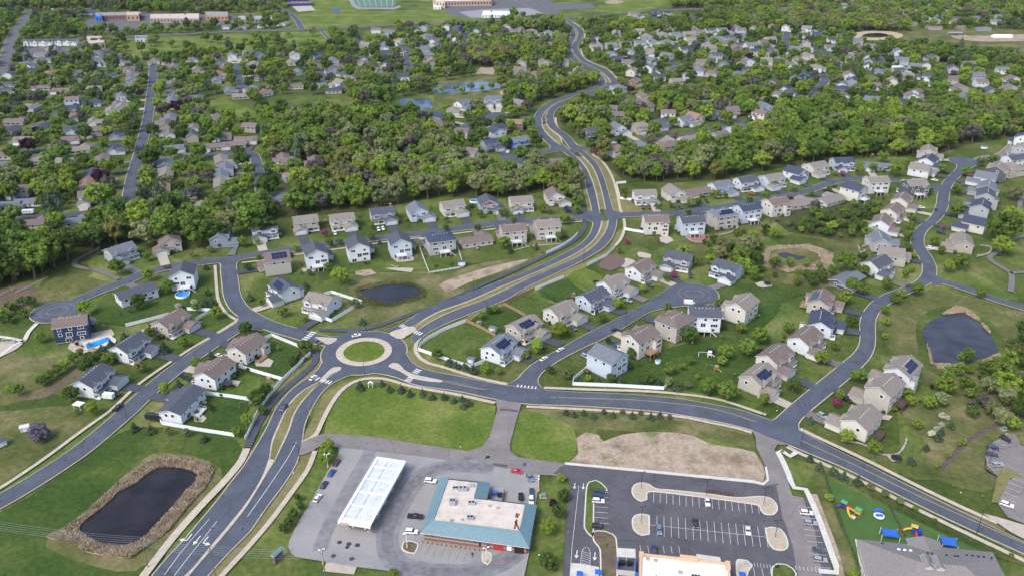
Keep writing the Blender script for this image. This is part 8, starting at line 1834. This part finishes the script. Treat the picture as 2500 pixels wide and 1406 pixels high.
struct('yard_lines', mb, LINE); flat('tennis_paving', [(1312,12),(1440,8),(1458,20),(1350,28)], ASPH2, .03, False); flat('parking_asphalt', [(1120,30),(1180,24),(1290,20),(1330,34),(1240,44),(1150,44)], FR, -.02, False)
r = thing(821,30,'scoreboard','blue scoreboard at the edge of the playing field','scoreboard'); part(r, 'board', BB, lambda mb: mb.box(-6, 6, -.3, .3, 1.5, 5.5)); part(r, 'post', STEEL, lambda mb: (mb.box(-4, -3.6, -.2, .2, 0, 1.5), mb.box(3.6, 4, -.2, .2, 0, 1.5)))
for u, v, w, l in ((92,108,46.,'white town-house row with slate roof, left of a pair'),(151,107,44.,'white town-house row with slate roof, right of a pair'),(64,168,26.,'short white town-house row with dark roof by the leafy left blocks')):
    r = thing(u, v+4, 'town_houses', l, 'town houses', .02, group='white town-house rows'); part(r, 'wall', wall_mat('white'), lambda mb: (mb.gbody(-w/2, w/2, -5, 5, 0, 6., .5, 'x'), [mb.gbody(x-2.6, x+2.6, -6.2, -5, 0, 6., .6, 'y') for x in (-w/4, 0, w/4)])); part(r, 'roof', [roof_mat('char'), WHITE], lambda mb: (mb.groof(-w/2, w/2, -5, 5, 6., .5, 'x'), [mb.groof(x-2.6, x+2.6, -6., -1.5, 6., .6, 'y', .4) for x in (-w/4, 0, w/4)]))
    n = int(w/4)
    for i in range(n):
        x = -w/2+w*(i+.5)/n; part(r, 'window', GLASS, lambda mb: mb.box(x-.8, x+.8, -6.3 if any(abs(x-c) < 2.4 for c in (-w/4, 0, w/4)) else -5.08, -5.0, 3.6, 4.8)); part(r, 'garage_door', ROLE['garage'], lambda mb: mb.box(x-1.2, x+1.2, -5.1, -5.0, 0, 2.2)) if i % 2 else None
def hall(u, v, w, d, rz, h, pitch, lab, name='hall'):
    r = thing(u, v, name, lab, 'hall', rz, group='brick hall buildings'); part(r, 'wall', BRICKT, lambda mb: mb.box(-w/2, w/2, -d/2, d/2, 0, h)); part(r, 'roof', [roof_mat('char'), DARK], lambda mb: mb.hroof(-w/2, w/2, -d/2, d/2, h, pitch, .8, .3))
    for i in range(3): x = -w/2+w*(i+.5)/3; part(r, 'window', GLASS, lambda mb: mb.box(x-.9, x+.9, -d/2-.06, -d/2, h*.4, h*.75))
hall(785,272,14,13,.0,7.5,.5,'square brick hall with pyramid slate roof right of the complex'); hall(677,308,30,17,.05,5.,.45,'long brick hall with big slate hip roof, nearest the wood'); hall(700,277,24,8,.35,6.,.5,'narrow brick hall with slate roof in the middle of the complex'); hall(722,286,30,9,.35,4.5,.35,'low brick hall stepping down the middle of the complex'); hall(660,275,18,12,.3,4.,.3,'flat-looking slate-roofed hall at the left of the complex'); hall(754,292,22,12,.35,4.,.2,'low flat-roofed brick hall with covered walk')
flat('parking_asphalt', [(745,296),(785,272+6),(830,286),(800,300),(770,306)], ASPH2, .02, False)
r = thing(205,36,'hall','large slate-roofed hall by the top-left main road','hall'); part(r, 'wall', wall_mat('white'), lambda mb: mb.box(-18, 18, -10, 10, 0, 4.)); part(r, 'roof', [roof_mat('char'), WHITE], lambda mb: mb.hroof(-18, 18, -10, 10, 4., .42, 1.)); part(r, 'roof_lantern', [roof_mat('slate'), WHITE], lambda mb: mb.hroof(-5, 5, -4, 4, 7.6, .5, .5))
o = None
r = thing(2445,92,'marquee','long white marquee tent on the far right field','tent'); part(r, 'canopy', WHITE, lambda mb: mb.groof(-13, 13, -5, 5, 2.6, .35, 'x', .2, .1, 0, 0)); part(r, 'side_wall', WHITE, lambda mb: mb.gbody(-13, 13, -5, 5, 0, 2.5, .34, 'x'))
r = thing(2330,85,'horse_shelter','pale open-sided farm shelter on the far right field','shed'); part(r, 'roof', STEEL, lambda mb: mb.groof(-10, 10, -4, 4, 3., .2, 'x', .2, .1, 0, 0)); part(r, 'wall', wall_mat('cream'), lambda mb: mb.box(-9, 9, 2, 3.6, 0, 3.))
# fallen trunks on the left slope
r = empty('fallen_tree', (*G(45,712).xy, 0), 0, 'pale fallen dead tree lying on the brown slope at left', 'fallen tree'); a_ = G(45,712); 
for p, q, w, nm in (((38,714),(118,676),.28,'trunk'),((-10,724),(40,700),.24,'trunk'),((60,703),(80,700),.10,'branch'),((30,708),(20,695),.10,'branch'),((85,692),(100,692),.09,'branch')):
    P1, P2 = G(*p, .6)-a_, G(*q, .6)-a_; mb = MB(); mb.tube((P1.x, P1.y, .5), (P2.x, P2.y, .7), w, 7, 0, w*.5); mb.build(nm, mat('dead_wood', (.36, .32, .28), var=.15), r)
# reeds round the ponds: too many stalks to count
def reeds(name, outer, inner, lab, n, h=1., m=None):
    px = [p for p in outer]; ow = [(*G(*p).xy,) for p in outer]; iw = [(*G(*p).xy,) for p in inner]; o_ = np.array(ow); x0, y0 = o_.min(0); x1, y1 = o_.max(0)
    X = rg.uniform(x0, x1, n*4); Y = rg.uniform(y0, y1, n*4); k = inpoly(X, Y, ow) & (~inpoly(X, Y, iw) if len(inner) > 3 else True); X, Y = X[k][:n], Y[k][:n]; mb = MB()
    for x, y in zip(X, Y):
        a = rg.uniform(0, 3.14); c_, s_ = math.cos(a)*.13, math.sin(a)*.13; hh = h*rg.uniform(.6, 1.3); lx, ly = rg.uniform(-.5, .5), rg.uniform(-.5, .5); mb.poly([(x-c_, y-s_, 0), (x+c_, y+s_, 0), (x+lx+c_*.7, y+ly+s_*.7, hh), (x+lx-c_*.6, y+ly-s_*.6, hh*.9)])
    o = mb.build(name, m or REEDM); tag(o, lab, 'reeds', kind='stuff', px=outer[0])
reeds('reeds', [(373,1124),(410,1111),(462,1118),(514,1133),(521,1150),(502,1188),(462,1231),(413,1292),(347,1341),(318,1361),(274,1358),(202,1344),(173,1320),(116,1312),(162,1286),(214,1248),(277,1188),(303,1167),(332,1144)], PONDS[0], 'tall dry tan reeds ringing the bottom-left pond', 26000, .8)
for o_, n_r in (([(2300,768),(2312,757),(2335,748),(2358,753),(2372,762),(2390,775),(2392,784),(2376,777),(2354,763),(2321,766)],600), ([(2395,788),(2412,800),(2418,815),(2402,800)],160), ([(2262,840),(2272,862),(2276,884),(2290,900),(2320,905),(2340,892),(2318,888),(2272,888),(2268,862)],500), ([(2395,882),(2425,868),(2440,862),(2445,872),(2415,884)],160)):
    reeds('reeds', o_, [(0,0),(1,0),(1,1)], 'patch of dry tan reeds on the edge of the big right pond', n_r*3, .8)
reeds('reeds', [(864,706),(895,692),(950,686),(1000,688),(1040,705),(1040,724),(1000,738),(950,748),(905,745),(875,730)], PONDS[1], 'low green-brown reeds round the pond above the roundabout', 3500, .5, MEADOW)
reeds('reeds', [(1872,602),(1960,598),(2022,612),(2036,635),(2015,658),(1930,662),(1868,650),(1855,625)], [(1890,612),(1940,606),(1990,615),(2005,635),(1960,650),(1900,648),(1878,628)], 'dry tan reeds circling the small marsh at right', 3000, .6)
flat('reed_litter', [(373,1124),(410,1111),(462,1118),(514,1133),(521,1150),(502,1188),(462,1231),(413,1292),(347,1341),(318,1361),(274,1358),(202,1344),(173,1320),(116,1312),(162,1286),(214,1248),(277,1188),(303,1167),(332,1144)], REEDM, -.055, True, 3.)
# ------------------------------------------------------------------ labels: make every one point at one thing
ORD = ['leftmost', 'second from left', 'third from left', 'fourth from left', 'fifth from left', 'sixth from left', 'seventh from left', 'eighth from left', 'ninth from left', 'tenth from left']
def ordinal(i, n):
    if n == 2: return ['the left one', 'the right one'][i]
    if n == 3: return ['the left one', 'the middle one', 'the right one'][i]
    if i < (n+1)//2 and i < 10: return ORD[i]
    j = n-1-i
    if j < 10: return ORD[j].replace('left', 'right')
    return f'number {i+1} counted from left'
for rep in range(2):
    seen = {}
    for o, px in REG:
        if o.get('label'): seen.setdefault(o['label'], []).append((px, o))
    for lab, L in seen.items():
        if len(L) > 1:
            L.sort(key=lambda t: t[0][0]); n = len(L)
            for i, (px, o) in enumerate(L): o['label'] = f'{lab}, {ordinal(i, n)}'
for o, px in REG:
    w = o['label'].split()
    if len(w) > 16: print('LONG', len(w), o['label'])
# ------------------------------------------------------------------ camera, sky and sun
cam = bpy.data.cameras.new('camera'); co = bpy.data.objects.new('camera', cam); C.objects.link(co)
co.location = (0, 0, HC); co.rotation_euler = (math.pi/2-TH, 0, 0)
cam.sensor_width = 36.; cam.lens = F/2500*36; cam.clip_start = 1.; cam.clip_end = 20000.
scene.camera = co
w = bpy.data.worlds.new('World'); scene.world = w; w.use_nodes = True
nt = w.node_tree; bg = nt.nodes['Background']
sky = nt.nodes.new('ShaderNodeTexSky'); sky.sky_type = 'NISHITA'; sky.sun_disc = False
SUN_EL, SUN_AZ = R(50), R(-140)      # azimuth measured clockwise from +y
sky.sun_elevation = SUN_EL; sky.sun_rotation = SUN_AZ; sky.air_density = 1.2; sky.dust_density = 3.; sky.ozone_density = 1.5
nt.links.new(sky.outputs[0], bg.inputs[0]); bg.inputs[1].default_value = .15
sl = bpy.data.lights.new('sun', 'SUN'); sl.energy = 1.3; sl.angle = R(20); sl.color = (1., .965, .92)
so = bpy.data.objects.new('sun', sl); C.objects.link(so)
d = Vector((math.sin(SUN_AZ)*math.cos(SUN_EL), math.cos(SUN_AZ)*math.cos(SUN_EL), math.sin(SUN_EL)))
so.rotation_euler = (-d).to_track_quat('-Z', 'Y').to_euler(); so.location = (0, 300, 400)
hz = MB(); hz.box(-2400, 2400, -260, 4200, -1.6, HC+8); m, n, l = new_mat('haze_air'); n.remove(n['Principled BSDF'])
pv = n.new('ShaderNodeVolumePrincipled'); pv.inputs['Color'].default_value = (.80, .86, .95, 1); pv.inputs['Density'].default_value = .00002; pv.inputs['Anisotropy'].default_value = .2
l.new(pv.outputs[0], n['Material Output'].inputs['Volume']); o = hz.build('haze', m); o['kind'] = 'stuff'; o['label'] = 'thin pale air softening the far treelines'; o['category'] = 'haze'
scene.view_settings.view_transform = 'Standard'; scene.view_settings.look = 'None'
scene.view_settings.exposure = .74; scene.view_settings.gamma = 1.
scene.render.engine = 'CYCLES'; scene.cycles.max_bounces = 5; scene.cycles.diffuse_bounces = 2; scene.cycles.glossy_bounces = 2; scene.cycles.transparent_max_bounces = 4
